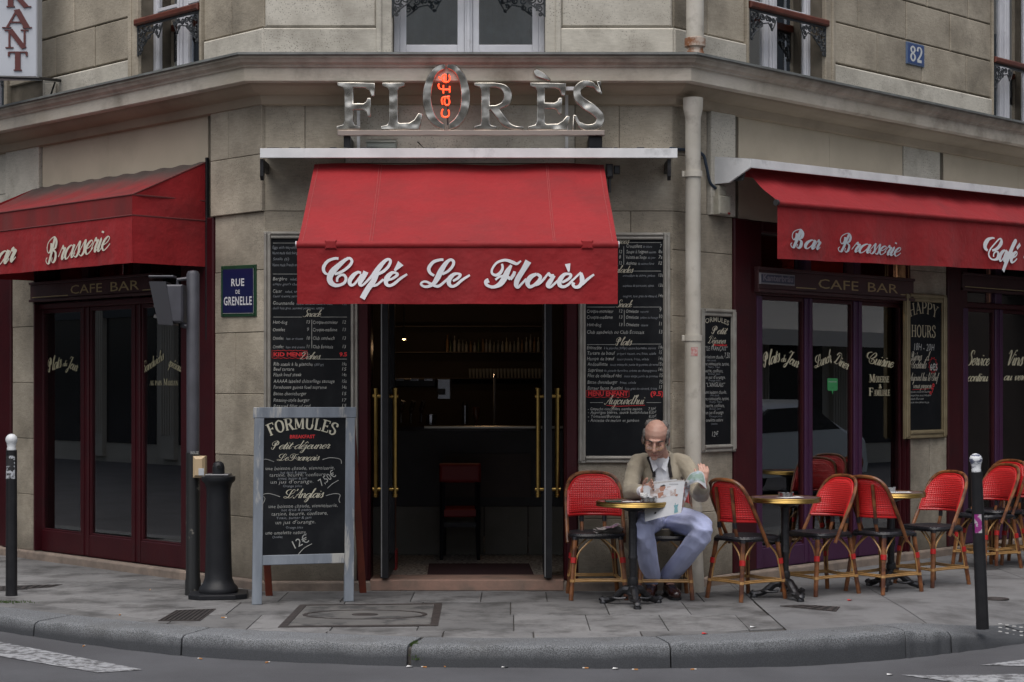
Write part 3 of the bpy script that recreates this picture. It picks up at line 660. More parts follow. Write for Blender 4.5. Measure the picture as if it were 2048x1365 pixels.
# ---- shopfronts
def shopfront(F, op, posts, mulls, zb, zt, head, o=-.06, paint=WINEP, accent=PURP, solid_right=None, rail=(.10, .24)):
    """op opening, posts (width left, width right), mulls list of (s0,s1), zb..zt pane range, head = underside of the awning zone"""
    a0, a1 = op; f = MB()
    f.box(F, a0 + .002, a0 + posts[0] * .55, .074, ZL - .002, -.2, .02, .01); f.box(F, a0 + posts[0] * .55 + .001, a0 + posts[0], .074, ZL - .002, -.2, -.01, .01)
    f.box(F, a1 - posts[1] * .55, a1 - .002, .074, ZL - .002, -.2, .02, .01); f.box(F, a1 - posts[1], a1 - posts[1] * .55 - .001, .074, ZL - .002, -.2, -.01, .01)
    f.box(F, a0 + posts[0], a1 - posts[1], ZL - .09, ZL - .002, -.2, -.005, .01)
    f.box(F, a0 + posts[0], a1 - posts[1], zt, zt + .05, -.16, -.02, .008)
    sf = f.build('shopfront', paint, BL)
    i0, i1 = a0 + posts[0] + .001, a1 - posts[1] - .001
    edges = [i0, ] + [x for m_ in mulls for x in m_] + [i1]
    for k in range(0, len(edges) - 1, 2):
        p0, p1 = edges[k], edges[k + 1]
        b = MB(); b.box(F, p0, p1, rail[0] - .03, rail[1], o - .05, o + .012, .006)
        b.box(F, p0 + .01, p1 - .01, rail[1], rail[1] + .014, o - .03, o, .003); b.build('bottom_rail', accent, sf)
        ff = MB()
        ff.box(F, p0, p0 + .022, rail[1] + .002, zt - .001, o - .04, o + .004, .004); ff.box(F, p1 - .022, p1, rail[1] + .002, zt - .001, o - .04, o + .004, .004)
        ff.box(F, p0 + .023, p1 - .023, zt - .035, zt - .001, o - .04, o + .004, .004); ff.build('pane_frame', paint, sf)
        g = MB(); g.box(F, p0 + .02, p1 - .02, rail[1] + .006, zt - .03, o - .024, o - .018); g.build('pane', GLASS, sf)
        g = MB(); g.box(F, p0 + .01, p1 - .01, zt + .051, ZL - .091, o - .054, o - .048); g.build('transom_pane', GLASS, sf)
    for m0, m1 in mulls:
        b = MB(); b.box(F, m0, m1, .074, zt - .001, o - .07, o + .02, .008); b.box(F, m0 + .01, m1 - .01, zt + .05, ZL - .091, o - .07, o + .012, .006)
        b.box(F, (m0 + m1) / 2 - .006, (m0 + m1) / 2 + .006, .08, zt - .001, o + .018, o + .03, .003); b.build('mullion', accent, sf)
    return sf
o_ = -.06
sp = lambda a, b: (sr_(a, o_), sr_(b, o_)); sq = lambda a, b: (sl_(a, o_), sl_(b, o_))
SFR = shopfront(FR, OPR, (sr_(1514, o_) - OPR[0], OPR[1] - sr_(1803, o_)), [sp(1607, 1622), sp(1705, 1721)], .3, 2.27, 0, rail=(.10, .235))
SFR2 = shopfront(FR, OPR2, (sr_(1926, o_) - OPR2[0], .1), [sp(1988, 2003)], .3, 2.27, 0, rail=(.10, .235))
SFL = shopfront(FL, OPL, (sl_(84, o_) - OPL[0], OPL[1] - sl_(371, o_)), [sq(164, 180), sq(266, 283)], .3, 2.22, 0, accent=WINEP, rail=(.10, .26))
SFL2 = shopfront(FL, OPL2, (.12, .30), [], .3, 2.25, 0, accent=WINEP)
# purple inner edge of the right posts
mb = MB(); mb.box(FR, sr_(1503, o_), sr_(1514, o_), .08, 2.26, -.2, -.004, .004); mb.build('post_edging', PURP, SFR)
mb = MB(); mb.box(FR, sr_(1917, o_), sr_(1926, o_), .08, 2.26, -.2, -.004, .004); mb.build('post_edging', PURP, SFR2)
mb = MB(); mb.box(FL, sl_(74), sl_(84, o_), .08, 2.26, -.2, .024, .004); mb.build('post_edging', WINEP, SFL)
# sign bands reading CAFE BAR
def band(F, sf, x0, x1, ytop, ybot, o, texts, lines, letm=GOLDL):
    a0, a1 = F.S(x0, o), F.S(x1, o); xm = (x0 + x1) / 2; z1, z0 = F.Z(xm, ytop, o), F.Z(xm, ybot, o)
    b = MB(); b.box(F, a0, a1, z0, z1, o - .1, o, .006)
    b.box(F, a0 - .006, a1 + .006, z1 - .001, z1 + .022, o - .1, o + .012, .004); b.box(F, a0 - .006, a1 + .006, z0 - .022, z0 + .001, o - .1, o + .012, .004)
    b.build('sign_band', MAROON, sf)
    cz = (z0 + z1) / 2
    for (tx, xa, xb, hh) in texts:
        t = MB(); A, Bq = F.S(xa, o + .002), F.S(xb, o + .002); put_text(t, sans_text(tx, 0.0), F, A, cz - hh / 2, o + .002, hh, Bq - A); t.build('lettering', letm, sf)
    for xa, xb in lines: t = MB(); t.box(F, F.S(xa, o), F.S(xb, o), cz - .052, cz - .044, o + .001, o + .002); t.build('painted_rule', letm, sf)
band(FR, SFR, 1517, 1828, 551, 588, .03, [('CAFE', 1637, 1717, .082), ('BAR', 1736, 1796, .082)], [(1592, 1632), (1801, 1822)])
band(FL, SFL, 60, 305, 561, 592, .03, [('CAFE', 141, 204, .078), ('BAR', 221, 278, .082)], [(64, 136), (285, 303)])
band(FR, SFR2, 1925, 2080, 556, 582, -.0, [], [(1930, 2048)])
# small beer sign at the left end of the right band
b = MB().use(mat('beer_sign_frame', (.25, .24, .26), .5)); o = .045
a0, a1 = FR.S(1521, o), FR.S(1590, o); z0, z1 = FR.Z(1555, 570, o), FR.Z(1555, 548, o)
b.box(FR, a0, a1, z0, z1, .03, .045, .003); b.use(mat('beer_sign_face', (.05, .055, .09), .4)).box(FR, a0 + .012, a1 - .012, z0 + .012, z1 - .012, .04, .048)
b.build('beer_sign', None, SFR)
t = MB(); put_text(t, sans_text('Kanterbräu', .03), FR, a0 + .03, z0 + .028, .0495, .05, a1 - a0 - .06); t.build('beer_lettering', mat('beer_letters', (.22, .2, .24), .6), SFR)
# window lettering
def winlet(F, sf, items, m=CREAM):
    for it in items:
        t = MB(); ptxt(t, F, -.074, *it[:-1], **it[-1]) if isinstance(it[-1], dict) else ptxt(t, F, -.074, *it)
        t.build('window_lettering', m, sf)
S = lambda s, lo=.1, hi=.25: script_text(s, lo, hi)
winlet(FR, SFR, [(S('Plats'), 1529, 734, 14, 30, dict(rot=.22)), (S('du'), 1562, 724, 7, 9), (S('Jour'), 1571, 724, 13, 24, dict(rot=-.30)),
                 (S('Lunch,'), 1633, 736, 12, 32, dict(rot=.25)), (S('Diner'), 1668, 726, 12, 27, dict(rot=-.30)),
                 (S('Cuisine'), 1736, 727, 12, 48, dict(rot=-.10)),
                 (serif_text('M'), 1739, 765, 16, 11), (serif_text('ODERNE'), 1751, 765, 12, 27), (serif_text('&'), 1758, 777, 8, 6),
                 (serif_text('F'), 1738, 792, 16, 9), (serif_text('AMILIALE'), 1748, 792, 12, 32)])
winlet(FR, SFR2, [(S('Service'), 1934, 731, 14, 42), (S('continu'), 1934, 763, 10, 40), (S('Vins'), 2013, 731, 15, 30), (S('au verre'), 2007, 761, 9, 48)])
CREAMD = mat('cream_letter_worn', (.36, .33, .21), .7)
winlet(FL, SFL, [(S('Plats'), 98, 744, 13, 24, dict(rot=.2)), (S('du'), 125, 733, 6, 8), (S('Jour'), 134, 735, 12, 19, dict(rot=-.25)),
                 (S('Sandwichs'), 286, 748, 10, 44, dict(rot=.36)), (S('spéciaux'), 336, 731, 10, 28, dict(rot=-.30)), (serif_text('AU PAIN'), 300, 771, 9, 24), (serif_text('M'), 327, 771, 13, 8), (serif_text('OISAN'), 336, 771, 9, 20)], CREAMD)
# little green sticker
b = MB(); a0, a1 = FR.S(1656, -.07), FR.S(1676, -.07); z0, z1 = FR.Z(1666, 782, -.07), FR.Z(1666, 757, -.07)
b.prism([(a0, z0 + .01), (a0 + .01, z0), ((a0 + a1) / 2 - .01, z0), ((a0 + a1) / 2, z0 - .03), ((a0 + a1) / 2 + .01, z0), (a1 - .01, z0), (a1, z0 + .01), (a1, z1 - .01), (a1 - .01, z1), (a0 + .01, z1), (a0, z1 - .01)], FR, -.0765, -.073)
b.build('sticker', mat('green_sticker', (.05, .30, .10), .5), SFR)
t = MB(); put_text(t, sans_text('réserver'), FR, a0 + .012, z1 - .035, -.0715, .014, a1 - a0 - .024)
t.lathe([(.012, 0), (.0, .0005)], FR.P((a0 + a1) / 2, z0 + .035, -.0715), 10); t.build('sticker_print', mat('sticker_white', (.6, .6, .6), .6), SFR)

# ---- entrance
f = MB(); a0, a1 = DOOR
jl, jr = sc_(738), sc_(1131)
f.box(FC, a0 + .002, jl, .075, ZL - .002, -.25, .015, .01); f.box(FC, jr, a1 - .002, .075, ZL - .002, -.25, .015, .01)
f.box(FC, jl - .03, jl + .012, .075, ZL - .1, -.25, -.005, .008); f.box(FC, jr - .012, jr + .03, .075, ZL - .1, -.25, -.005, .008)
f.box(FC, jl, jr, ZL - .1, ZL - .002, -.25, .01, .01); f.box(FC, jl + .012, jr - .012, 2.32, 2.40, -.2, -.02, .01)
DF = f.build('door_frame', WINEP, BL)
g = MB(); g.box(FC, jl + .012, jr - .012, 2.401, ZL - .101, -.12, -.114); g.build('transom_pane', GLASS, DF)
t = MB(); t.box(FC, jl + .013, jr - .013, .0, .085, -.30, .05, .008); t.build('threshold', mat('threshold_stone', (.34, .20, .15), .8, col2=(.2, .14, .11), scale=8, world=True, bump=.3), DF)
def door_leaf(px, sgn):
    X = (px - 1024) * 13.12 / FPX; y0, y1 = 13.12, 13.86
    Fd = Frame((X, y0, 0), (0, 1, 0)) if sgn > 0 else Frame((X, y1, 0), (0, -1, 0))   # width along y
    d = MB(); w = y1 - y0; th = .03
    d.box(Fd, 0, .05, .10, 2.30, -th, th, .004); d.box(Fd, w - .05, w, .10, 2.30, -th, th, .004)
    d.box(Fd, .05, w - .05, .10, .22, -th, th, .004); d.box(Fd, .05, w - .05, 2.24, 2.30, -th, th, .004)
    dl = d.build('door', BLACKM, BL)
    g = MB(); g.box(Fd, .045, w - .045, .215, 2.245, -.005, .005); g.build('pane', GLASS, dl)
    e = MB(); e.box(Frame((X, y0, 0), (1, 0, 0)), -.026, -.018, .11, 2.29, -.002, .004); e.build('edge_strip', mat('edge_strip', (.3, .3, .3), .4, .6), dl)
    for s in (-1, 1):
        h = MB(); hx = X + s * .072; hy = y0 + .10
        z0, z1 = EYE + (HOR - 995) * 13.2 / FPX, EYE + (HOR - 777) * 13.2 / FPX
        h.lathe([(.019, 0), (.019, z1 - z0)], (hx, hy, z0), 14)
        h.lathe([(.0, 0), (.022, .0), (.022, .02), (.019, .022)], (hx, hy, z1 - .02), 14); h.lathe([(.0, 0), (.022, .0), (.022, .02), (.019, .022)], (hx, hy, z0), 14)
        for z in (z0 + .06, z1 - .06):
            h.tube([(X + s * .03, hy, z), (hx + s * .024, hy, z)], .016, 10)
        h.build('handle', BRASS, dl, smooth=True)
door_leaf(769, 1); door_leaf(1096, -1)

# ---- the room inside
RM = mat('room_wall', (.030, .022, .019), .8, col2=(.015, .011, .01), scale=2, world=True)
TER = mat('mosaic_floor', (.48, .45, .40), .5, col2=(.10, .08, .065), scale=34, detail=2, amt=1.0, world=True)
mb = MB(); z = .06
fl = [FL.P(-9, z, WT), Vector((LC[0], LC[1] + .12, z)), Vector((RC[0], RC[1] + .12, z)), FR.P(9, z, WT), Vector((7.4, 19.9, z)), Vector((-8.0, 19.9, z))]
mb.add(fl, [(0, 1, 2, 3, 4, 5)]); mb.build('interior_floor', TER, BL)
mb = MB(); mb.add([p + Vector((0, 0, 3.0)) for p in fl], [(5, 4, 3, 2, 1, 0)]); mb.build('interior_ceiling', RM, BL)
mb = MB(); FB = Frame((-8.2, 17.2, 0), (1, 0, 0)); mb.box(FB, 0, 16, .06, 3.06, -.1, 0)
mb.box(Frame((-1.95, 13.5, 0), (0, 1, 0)), .2, 3.7, .06, 3.06, -.05, .05); mb.box(Frame((1.55, 13.5, 0), (0, 1, 0)), .2, 3.7, .06, 3.06, -.05, .05)
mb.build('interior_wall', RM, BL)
# ================================================================ GROUND
KT = [(-16, 24.6), (-9, 17.6), (-4.9, 13.05), (-3.43, 11.76), (-2.07, 10.92), (-.62, 10.47), (.2, 10.42), (.94, 10.5), (1.80, 10.75), (2.5, 11.05), (3.3, 11.42), (4.3, 12.15), (8.5, 16.2), (15, 22.7)]
KC = [Vector((p.x, p.y)) for p in catmull([(x, y, 0) for x, y in KT], 10)]
def lerp_tab(tab, x):
    if x <= tab[0][0]: return tab[0][1]
    for (a, va), (b, vb) in zip(tab, tab[1:]):
        if x <= b: t = (x - a) / (b - a); return va + (vb - va) * t
    return tab[-1][1]
def zroad(x, y): return lerp_tab([(-9, -.12), (-3.4, -.105), (-2, -.14), (0, -.13), (1, -.15), (1.8, -.175), (2.5, -.175), (3.4, -.135), (9, -.13)], x)
def zwalk(x, y):
    e = kdist(x, y); k = max(0, min(1, (x - 2.45) / .9)); k = k * k * (3 - 2 * k)
    if x > 6: k *= max(0, 1 - (x - 6) / 1.5)
    return -.10 * k * max(0, 1 - e / .9)
def kdist(x, y):
    return min((Vector((x, y)) - p).length for p in KC[::2])
def knormal(i):
    d = (KC[min(i + 1, len(KC) - 1)] - KC[max(i - 1, 0)]).normalized(); return Vector((-d.y, d.x))      # towards the building
ASPH = mat('asphalt', (.090, .092, .102), .85, col2=(.054, .054, .060), scale=1.2, world=True, bump=.9, bscale=160, bdist=.004, stain=((.085, .085, .09), 260, .55, .7, .8))
xs = [-120, -60, -30, -18, -12, -9] + [-8 + .25 * i for i in range(65)] + [9, 12, 18, 30, 60, 120]
ys = [-120, -60, -30, -12, -4, 0, 4, 6, 7.5] + [8.5 + .25 * i for i in range(28)] + [16.5, 19, 24, 34, 60, 120]
mb = MB(); mb.grid([[Vector((x, y, zroad(x, y) if 0 < y else -.13)) for y in ys] for x in xs][::-1]); mb.build('road', ASPH, kind='structure', smooth=True)
# pavement base + mastic asphalt on the right
PBASE = mat('paving_joint', (.10, .092, .085), .95, col2=(.055, .05, .045), scale=12, world=True, bump=.5)
SLABM = mat('paving_slab', (.200, .198, .198), .8, grain=.10, col2=(.135, .134, .136), scale=2.2, world=True, bump=.35, bscale=70, bdist=.003, rand=.22, stain=((.05, .048, .047), 3.4, .47, .64, .8), dots=((.05, .05, .05), 30, .25, .5))
MAST = mat('mastic_asphalt', (.185, .185, .188), .8, grain=.08, col2=(.135, .135, .14), scale=1.3, world=True, bump=.35, bscale=110, bdist=.003, stain=((.06, .058, .058), 2.2, .48, .66, .75))
GRAN = mat('granite', (.21, .22, .235), .75, zgrime_shade=((.035, .038, .044), -.012, -.085, .05, .9), col2=(.07, .075, .08), scale=170, detail=4, amt=1.0, world=True, bump=.4, bscale=120, bdist=.003, rand=.12, stain=((.07, .065, .055), 2.0, .5, .8, .6))  # front face painted darker by height: street dirt plus shade below the lit top
KW = .30
KIN = [KC[i] + knormal(i) * KW for i in range(len(KC))]
mb = MB(); P = []
for i, p in enumerate(KIN):
    tgt = Vector((p.x * .6, 22 if abs(p.x) > 7 else 15.5)); row = []
    for k in [0, .04, .08, .12, .18, .25, .35, .5, .7, 1]:
        q = p.lerp(tgt, k); row.append(Vector((q.x, q.y, zwalk(q.x, q.y) - .014)))
    P.append(row)
mb.grid(P[::-1] if P[0][0].x > P[-1][0].x else P)
sidewalk = mb.build('sidewalk', PBASE, kind='structure')
def clip(poly, a, b, c):          # keep a*x+b*y<=c
    out = []; n = len(poly)
    for i in range(n):
        p, q = poly[i], poly[(i + 1) % n]; dp = a * p[0] + b * p[1] - c; dq = a * q[0] + b * q[1] - c
        if dp <= 0: out.append(p)
        if dp * dq < 0: t = dp / (dp - dq); out.append((p[0] + (q[0] - p[0]) * t, p[1] + (q[1] - p[1]) * t))
    return out
KPL = []; KMID = []
for i in range(2, len(KIN) - 3, 2):
    p, q = KIN[i], KIN[i + 2]; d = (q - p).normalized(); nn = Vector((d.y, -d.x)); KPL.append((nn.x, nn.y, nn.dot(p) - .004)); KMID.append((p + q) / 2)
def slab(poly, m, name, z=0, g=.004, h=.012, flat=True):
    pc_ = Vector((sum(p[0] for p in poly) / len(poly), sum(p[1] for p in poly) / len(poly)))
    for (a, b, c), md_ in zip(KPL, KMID):
        if (md_ - pc_).length > 2.2: continue
        poly = clip(poly, a, b, c)
        if len(poly) < 3: return
    c = Vector((sum(p[0] for p in poly) / len(poly), sum(p[1] for p in poly) / len(poly)))
    area = abs(sum(poly[i][0] * poly[(i + 1) % len(poly)][1] - poly[(i + 1) % len(poly)][0] * poly[i][1] for i in range(len(poly)))) / 2
    if area < .012: return
    def inset(k): return [(c.x + (p[0] - c.x) * (1 - k / max((Vector(p) - c).length, .05)), c.y + (p[1] - c.y) * (1 - k / max((Vector(p) - c).length, .05))) for p in poly]
    A, B = inset(g * 1.2), inset(g * 1.2 + .004)
    zt = z + random.uniform(-.0015, .0015); tx, ty = random.uniform(-.002, .002), random.uniform(-.002, .002)
    fz = lambda p: zt + (p[0] - c.x) * tx + (p[1] - c.y) * ty + zwalk(p[0], p[1])
    n = len(poly); mb = MB()
    area_s = sum(A[i][0] * A[(i + 1) % n][1] - A[(i + 1) % n][0] * A[i][1] for i in range(n))
    if area_s < 0: A, B = A[::-1], B[::-1]
    vs = [(p[0], p[1], fz(p) - h) for p in A] + [(p[0], p[1], fz(p) - .003) for p in A] + [(p[0], p[1], fz(p)) for p in B]
    fs = [tuple(range(2 * n, 3 * n))]
    for i in range(n):
        j = (i + 1) % n; fs += [(i, j, n + j, n + i), (n + i, n + j, 2 * n + j, 2 * n + i)]
    mb.add(vs, fs); return mb.build(name, m, sidewalk)
# zone limits: left of the L bisector, centre, right of x = 1.75 (mastic)
bx = lambda x0, y0, T, L, Wd: [(x0, y0), (x0 + T[0] * L, y0 + T[1] * L), (x0 + T[0] * L - T[1] * Wd, y0 + T[1] * L + T[0] * Wd), (x0 - T[1] * Wd, y0 + T[0] * Wd)]
ang = R_(-40); T1 = (math.cos(ang), math.sin(ang))
BI = (math.cos(R_(202.5)) , math.sin(R_(202.5)))
def left_zone(p): return clip(p, .924, -.383, .924 * -1.70 - .383 * 13.2)
def mid_zone(p): return clip(clip(p, -.924, .383, -(.924 * -1.70 - .383 * 13.2)), 1, .0, 1.733)
y = 9.9; r = 0
while y < 13.3:
    hgt = [.62, .50, .78, .7, .62, .8, .7][r % 7]; x = -3.4 + (.22 if r % 2 else 0)
    while x < 2.2:
        L = random.uniform(.44, .62) if r % 2 == 0 else random.uniform(.5, .75)
        p = mid_zone(bx(x, y, (1, 0), L, hgt))
        if len(p) > 2: slab(p, SLABM, 'paving_slab')
        x += L
    y += hgt; r += 1
for r in range(-6, 9):
    t = -2.2; x0, y0 = -6.4, 14.3
    hgt = .48
    ox, oy = x0 + T1[1] * hgt * -0 + (-T1[1]) * -hgt * r * -1 * -1, y0 - hgt * r * T1[0]
    ox, oy = x0 + (-T1[1]) * (-hgt) * r, y0 + T1[0] * (-hgt) * r
    t = -.5 + (.3 if r % 2 else 0)
    while t < 8.5:
        L = random.uniform(.5, .95); p = left_zone(bx(ox + T1[0] * t, oy + T1[1] * t, T1, L, hgt))
        if len(p) > 2: slab(p, SLABM, 'paving_slab')
        t += L
# mastic surface on the right, laid in large bays up to the kerb
def ykin(x):
    for p, q in zip(KIN, KIN[1:]):
        if p.x <= x <= q.x and p.x > -1: return p.y + (q.y - p.y) * (x - p.x) / max(q.x - p.x, 1e-6)
    return KIN[-1].y
def bay(x0, x1, f0, f1, g=.003):
    nx = max(2, int((x1 - x0) / .12)); ny = 14; rows = []
    for i in range(nx + 1):
        x = x0 + g + (x1 - x0 - 2 * g) * i / nx; ya = ykin(x) + .003; yw = 13.5 + max(0, x - 1.5) * 1.0
        y0, y1 = ya + (yw - ya) * f0 + (g if f0 else 0), ya + (yw - ya) * f1 - g
        rows.append([Vector((x, y0 + (y1 - y0) * j / ny, zwalk(x, y0 + (y1 - y0) * j / ny) - .001)) for j in range(ny + 1)])
    lo = [Vector((r[0].x, r[0].y, r[0].z - .02)) for r in rows]
    mb = MB(); mb.grid(rows); mb.grid([[l, r[0]] for l, r in zip(lo, rows)]); mb.build('mastic_bay', MAST, sidewalk, smooth=True)
for (x0, x1, fs_) in ((1.735, 2.72, (0, .42, 1)), (2.72, 4.1, (0, .55, 1)), (4.1, 6.2, (0, .5, 1)), (6.2, 9, (0, 1))):
    for fa, fb in zip(fs_, fs_[1:]): bay(x0, x1, fa, fb)
# kerb stones
def kerb_stone(i0, i1):
    """between arc samples i0..i1 (float index); worn rounded upper edge"""
    N = 22; P = []
    for k in range(N):
        t = i0 + (i1 - i0) * k / (N - 1); a = int(t); f = t - a
        p = KC[a].lerp(KC[min(a + 1, len(KC) - 1)], f); nn = knormal(a)
        jz = .006 * math.sin(t * 1.7) + random.uniform(-.003, .002); jo = .007 * math.sin(t * 2.3 + 1) + random.uniform(-.003, .004)
        row = []
        zt = 0; zb = zroad(p.x, p.y) - .03
        end = .012 if k in (0, N - 1) else 0
        for (o, z) in ((KW, zt - .03), (KW, zt - end * .3), (.12, zt + jz - end * .3), (.035, zt - .001 + jz - end * .4), (.012, zt - .007 + jz - end * .7), (.001 + jo * .6, zt - .022 - end), (-.014 + jo + end, (zt + zb) / 2), (-.022 + jo + end, zb)):
            q = p + nn * o; row.append(Vector((q.x, q.y, max(z, zb) + (zwalk(q.x, q.y) * max(0, min(1, (z - zb) / (0 - zb)))))))
        P.append(row)
    mb = MB(); mb.grid(P[::-1]); nv = len(P[0])
    mb.add(P[0], [tuple(range(nv))]); mb.add(P[-1], [tuple(range(nv - 1, -1, -1))])
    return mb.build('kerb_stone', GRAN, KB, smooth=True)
mbk = MB(); rows = []
for i in range(len(KC)):
    p = KC[i]; nn = knormal(i); rows.append([Vector(((p + nn * KW).x, (p + nn * KW).y, zwalk(p.x, p.y) - .02)), Vector(((p + nn * .03).x, (p + nn * .03).y, zwalk(p.x, p.y) - .03)), Vector(((p + nn * .02).x, (p + nn * .02).y, -.25))])
mbk.grid(rows[::-1]); KB = mbk.build('kerb', PBASE, kind='structure')
def ki(px, py):
    g = G(px, py, 0); g = Vector((g.x, g.y)); best = min(range(len(KC)), key=lambda i: (KC[i] - g).length); 
    j = best if best + 1 < len(KC) and (KC[best + 1] - KC[best]).dot(g - KC[best]) > 0 else best - 1
    d = KC[j + 1] - KC[j]; return j + max(0, min(1, (g - KC[j]).dot(d) / d.length_squared))
cuts = [ki(80, 1238), ki(360, 1268), ki(815, 1290), ki(1333, 1283), ki(1790, 1257)]
pre = [4, 12, 20, cuts[0]]; post = [cuts[-1], 98, 106, 114, 122, len(KC) - 3]
post = [cuts[-1]] + [c for c in (94, 102, 110, 118, 126) if c > cuts[-1] + 3 and c < len(KC) - 2]
seq = [c for c in pre[:-1] if c < cuts[0] - 3] + cuts + post[1:]
gap = {cuts[2]: .13, cuts[3]: .06}
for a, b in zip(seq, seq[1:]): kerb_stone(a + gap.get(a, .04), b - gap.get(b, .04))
# moss and grass in the open joint
MOSS = mat('moss', (.05, .10, .02), .9, col2=(.09, .15, .03), scale=40, world=True)
mb = MB()
def blades(cx, cy, z, n, rx, ry, h):
    for _ in range(n):
        x, y = cx + random.gauss(0, rx), cy + random.gauss(0, ry); a = random.uniform(0, 6.3); w = .004; hh = h * random.uniform(.4, 1); l = random.uniform(-.6, .6)
        c, s = math.cos(a) * w, math.sin(a) * w
        mb.add([(x - c, y - s, z), (x + c, y + s, z), (x + l * hh * .6, y - .4 * hh, z + hh)], [(0, 1, 2)])
a = KC[int(cuts[2])].lerp(KC[int(cuts[2]) + 1], cuts[2] % 1)
for k in range(14): blades(a.x + k * .004, a.y + .22 - k * .018, -.02 - (0 if k < 9 else (k - 9) * .018), 55, .016, .014, .022)
g_ = G(22, 1205); blades(g_.x, g_.y, -.002, 160, .09, .03, .02)
mb.build('joint_grass', MOSS, kind='stuff')
# road markings, worn paint
PAINT = mat('road_paint', (.36, .37, .39), .8, world=True, bump=.5, bscale=120, col2=(.24, .245, .26), scale=5, stain=((.085, .085, .09), 17, .46, .58, .95))
def paint(pix):
    mb = MB(); pts = [G(px, py, -.13) for px, py in pix]; n = len(pts)
    A, B, C_, D = pts; rows = []
    for i in range(13):
        u = i / 12; rows.append([(lambda q: Vector((q.x, q.y, zroad(q.x, q.y) + .004)))((A.lerp(B, u)).lerp(D.lerp(C_, u), v / 4)) for v in range(5)])
    mb.grid(rows); o = mb.build('road_marking', PAINT, kind='structure')
    if o.data.polygons[0].normal.z < 0: o.data.flip_normals()
paint([(-330, 1238), (286, 1339), (196, 1347), (-420, 1262)]); paint([(1802, 1336), (2500, 1352), (2700, 1400), (1990, 1362)]); paint([(1960, 1322), (2420, 1288), (2500, 1306), (2060, 1328)])
# painted tactile patch at far right of the pavement
mb = MB()
for i in range(3):
    for j in range(9):
        c0 = G(2000 + j * 14, 1230 + j * 1.0 + i * 5); mb.lathe([(.016, 0), (.012, .004), (0, .005)], (c0.x, c0.y, zwalk(c0.x, c0.y)), 8)
mb.build('tactile_paving', mat('tactile_white', (.33, .33, .33), .8), kind='stuff')
# covers, grates
CASTM = mat('cast_iron_cover', (.07, .06, .058), .6, .3, col2=(.035, .03, .03), scale=14, world=True, bump=.4)
FG = lambda c, T: Frame(c, T, (-T[1], T[0], 0))
c = G(722, 1232)
mc = thing('manhole_cover', (c.x, c.y, 0), 'large square framed manhole cover with an oval ring in front of the chalkboard stand', 'manhole cover')
C4 = [G(600, 1211), G(884, 1208), G(876, 1253), G(556, 1256)]
def quadring(pts, w0, z, th):
    cc = sum(pts, Vector()) / 4; inn = [p.lerp(cc, w0) for p in pts]; mb = MB()
    for i in range(4):
        j = (i + 1) % 4; vs = [pts[i], pts[j], inn[j], inn[i]]
        mb.add([(v.x, v.y, z - th) for v in vs] + [(v.x, v.y, z) for v in vs], [(7, 6, 5, 4), (0, 1, 5, 4), (2, 3, 7, 6)])
    return mb
quadring(C4, .10, .0055, .02).build('cover_frame', CASTM, mc)
cc = sum(C4, Vector()) / 4; mb = MB(); inn = [p.lerp(cc, .105) for p in C4]
mb.add([(p.x, p.y, .0035) for p in inn], [(3, 2, 1, 0)]); mb.build('cover_plate', mat('cover_fill', (.14, .135, .13), .8, col2=(.09, .088, .086), scale=3, world=True, bump=.4, bscale=90, bdist=.003, stain=((.03, .03, .032), 3.5, .52, .6, .8)), mc)
mb = MB(); rx, ry = .42, .24
mb.grid([[Vector((cc.x + rx * k * math.cos(a), cc.y + ry * k * math.sin(a), z)) for k, z in ((1.0, .003), (.995, .008), (.93, .008), (.925, .003))] for a in [i / 40 * 2 * math.pi for i in range(40)]], closed_u=True)
mb.build('cover_ring', CASTM, mc)
mb = MB(); mb.lathe([(.09, .003), (.088, .0075), (0, .0075)], (cc.x, cc.y, 0), 20, sc=(1, .7)); mb.build('cover_boss', CASTM, mc)
def grate(pix, label, n=7, name='drain_grate', z=0):
    pts = [G(*p) for p in pix]; cc = sum(pts, Vector()) / 4
    t = thing(name, (cc.x, cc.y, 0), label, 'drain grate'); zz = zwalk(cc.x, cc.y)
    quadring(pts, .08, .005 + zz, .02).build('grate_frame', CASTM, t)
    mb = MB(); inn = [p.lerp(cc, .085) for p in pts]; mb.add([(p.x, p.y, .002 + zz) for p in inn], [(3, 2, 1, 0)]); mb.build('grate_pit', mat('pit_black', (.012, .012, .012), .9), t)
    for k in range(n):
        u0, u1 = (k + .25) / n, (k + .75) / n
        vs = [inn[0].lerp(inn[1], u0), inn[0].lerp(inn[1], u1), inn[3].lerp(inn[2], u1), inn[3].lerp(inn[2], u0)]
        b = MB(); b.add([(v.x, v.y, .0025 + zz) for v in vs] + [(v.x, v.y, .006 + zz) for v in vs], [(7, 6, 5, 4), (0, 1, 5, 4), (2, 3, 7, 6), (1, 2, 6, 5), (3, 0, 4, 7)]); b.build('grate_bar', CASTM, t)
    return t
grate([(352, 1222), (432, 1219), (400, 1243), (316, 1243)], 'rusty slotted drain grate in the pavement before the black cast bollard', 8)
grate([(0, 1174), (125, 1170), (100, 1176), (0, 1182)], 'narrow flat drain grate beside the left white topped bollard', 6)
grate([(1605, 1211), (1680, 1215), (1672, 1224), (1560, 1213)], 'sunken triangular looking drain grate before the cafe tables', 5)
c = G(1990, 1198); t = thing('valve_cover', (c.x, c.y, 0), 'small round iron valve cover behind the right bollard', 'valve cover')
mb = MB(); mb.lathe([(.10, -.003), (.10, .004), (.085, .004), (.083, .0015), (0, .0015)], (c.x, c.y, zwalk(c.x, c.y)), 24, sc=(1, .9)); mb.build('cover_rim', CASTM, t)
mb = MB(); mb.lathe([(.05, .0), (.045, .005), (0, .005)], (c.x, c.y, zwalk(c.x, c.y)), 16); mb.build('cover_cap', CASTM, t)
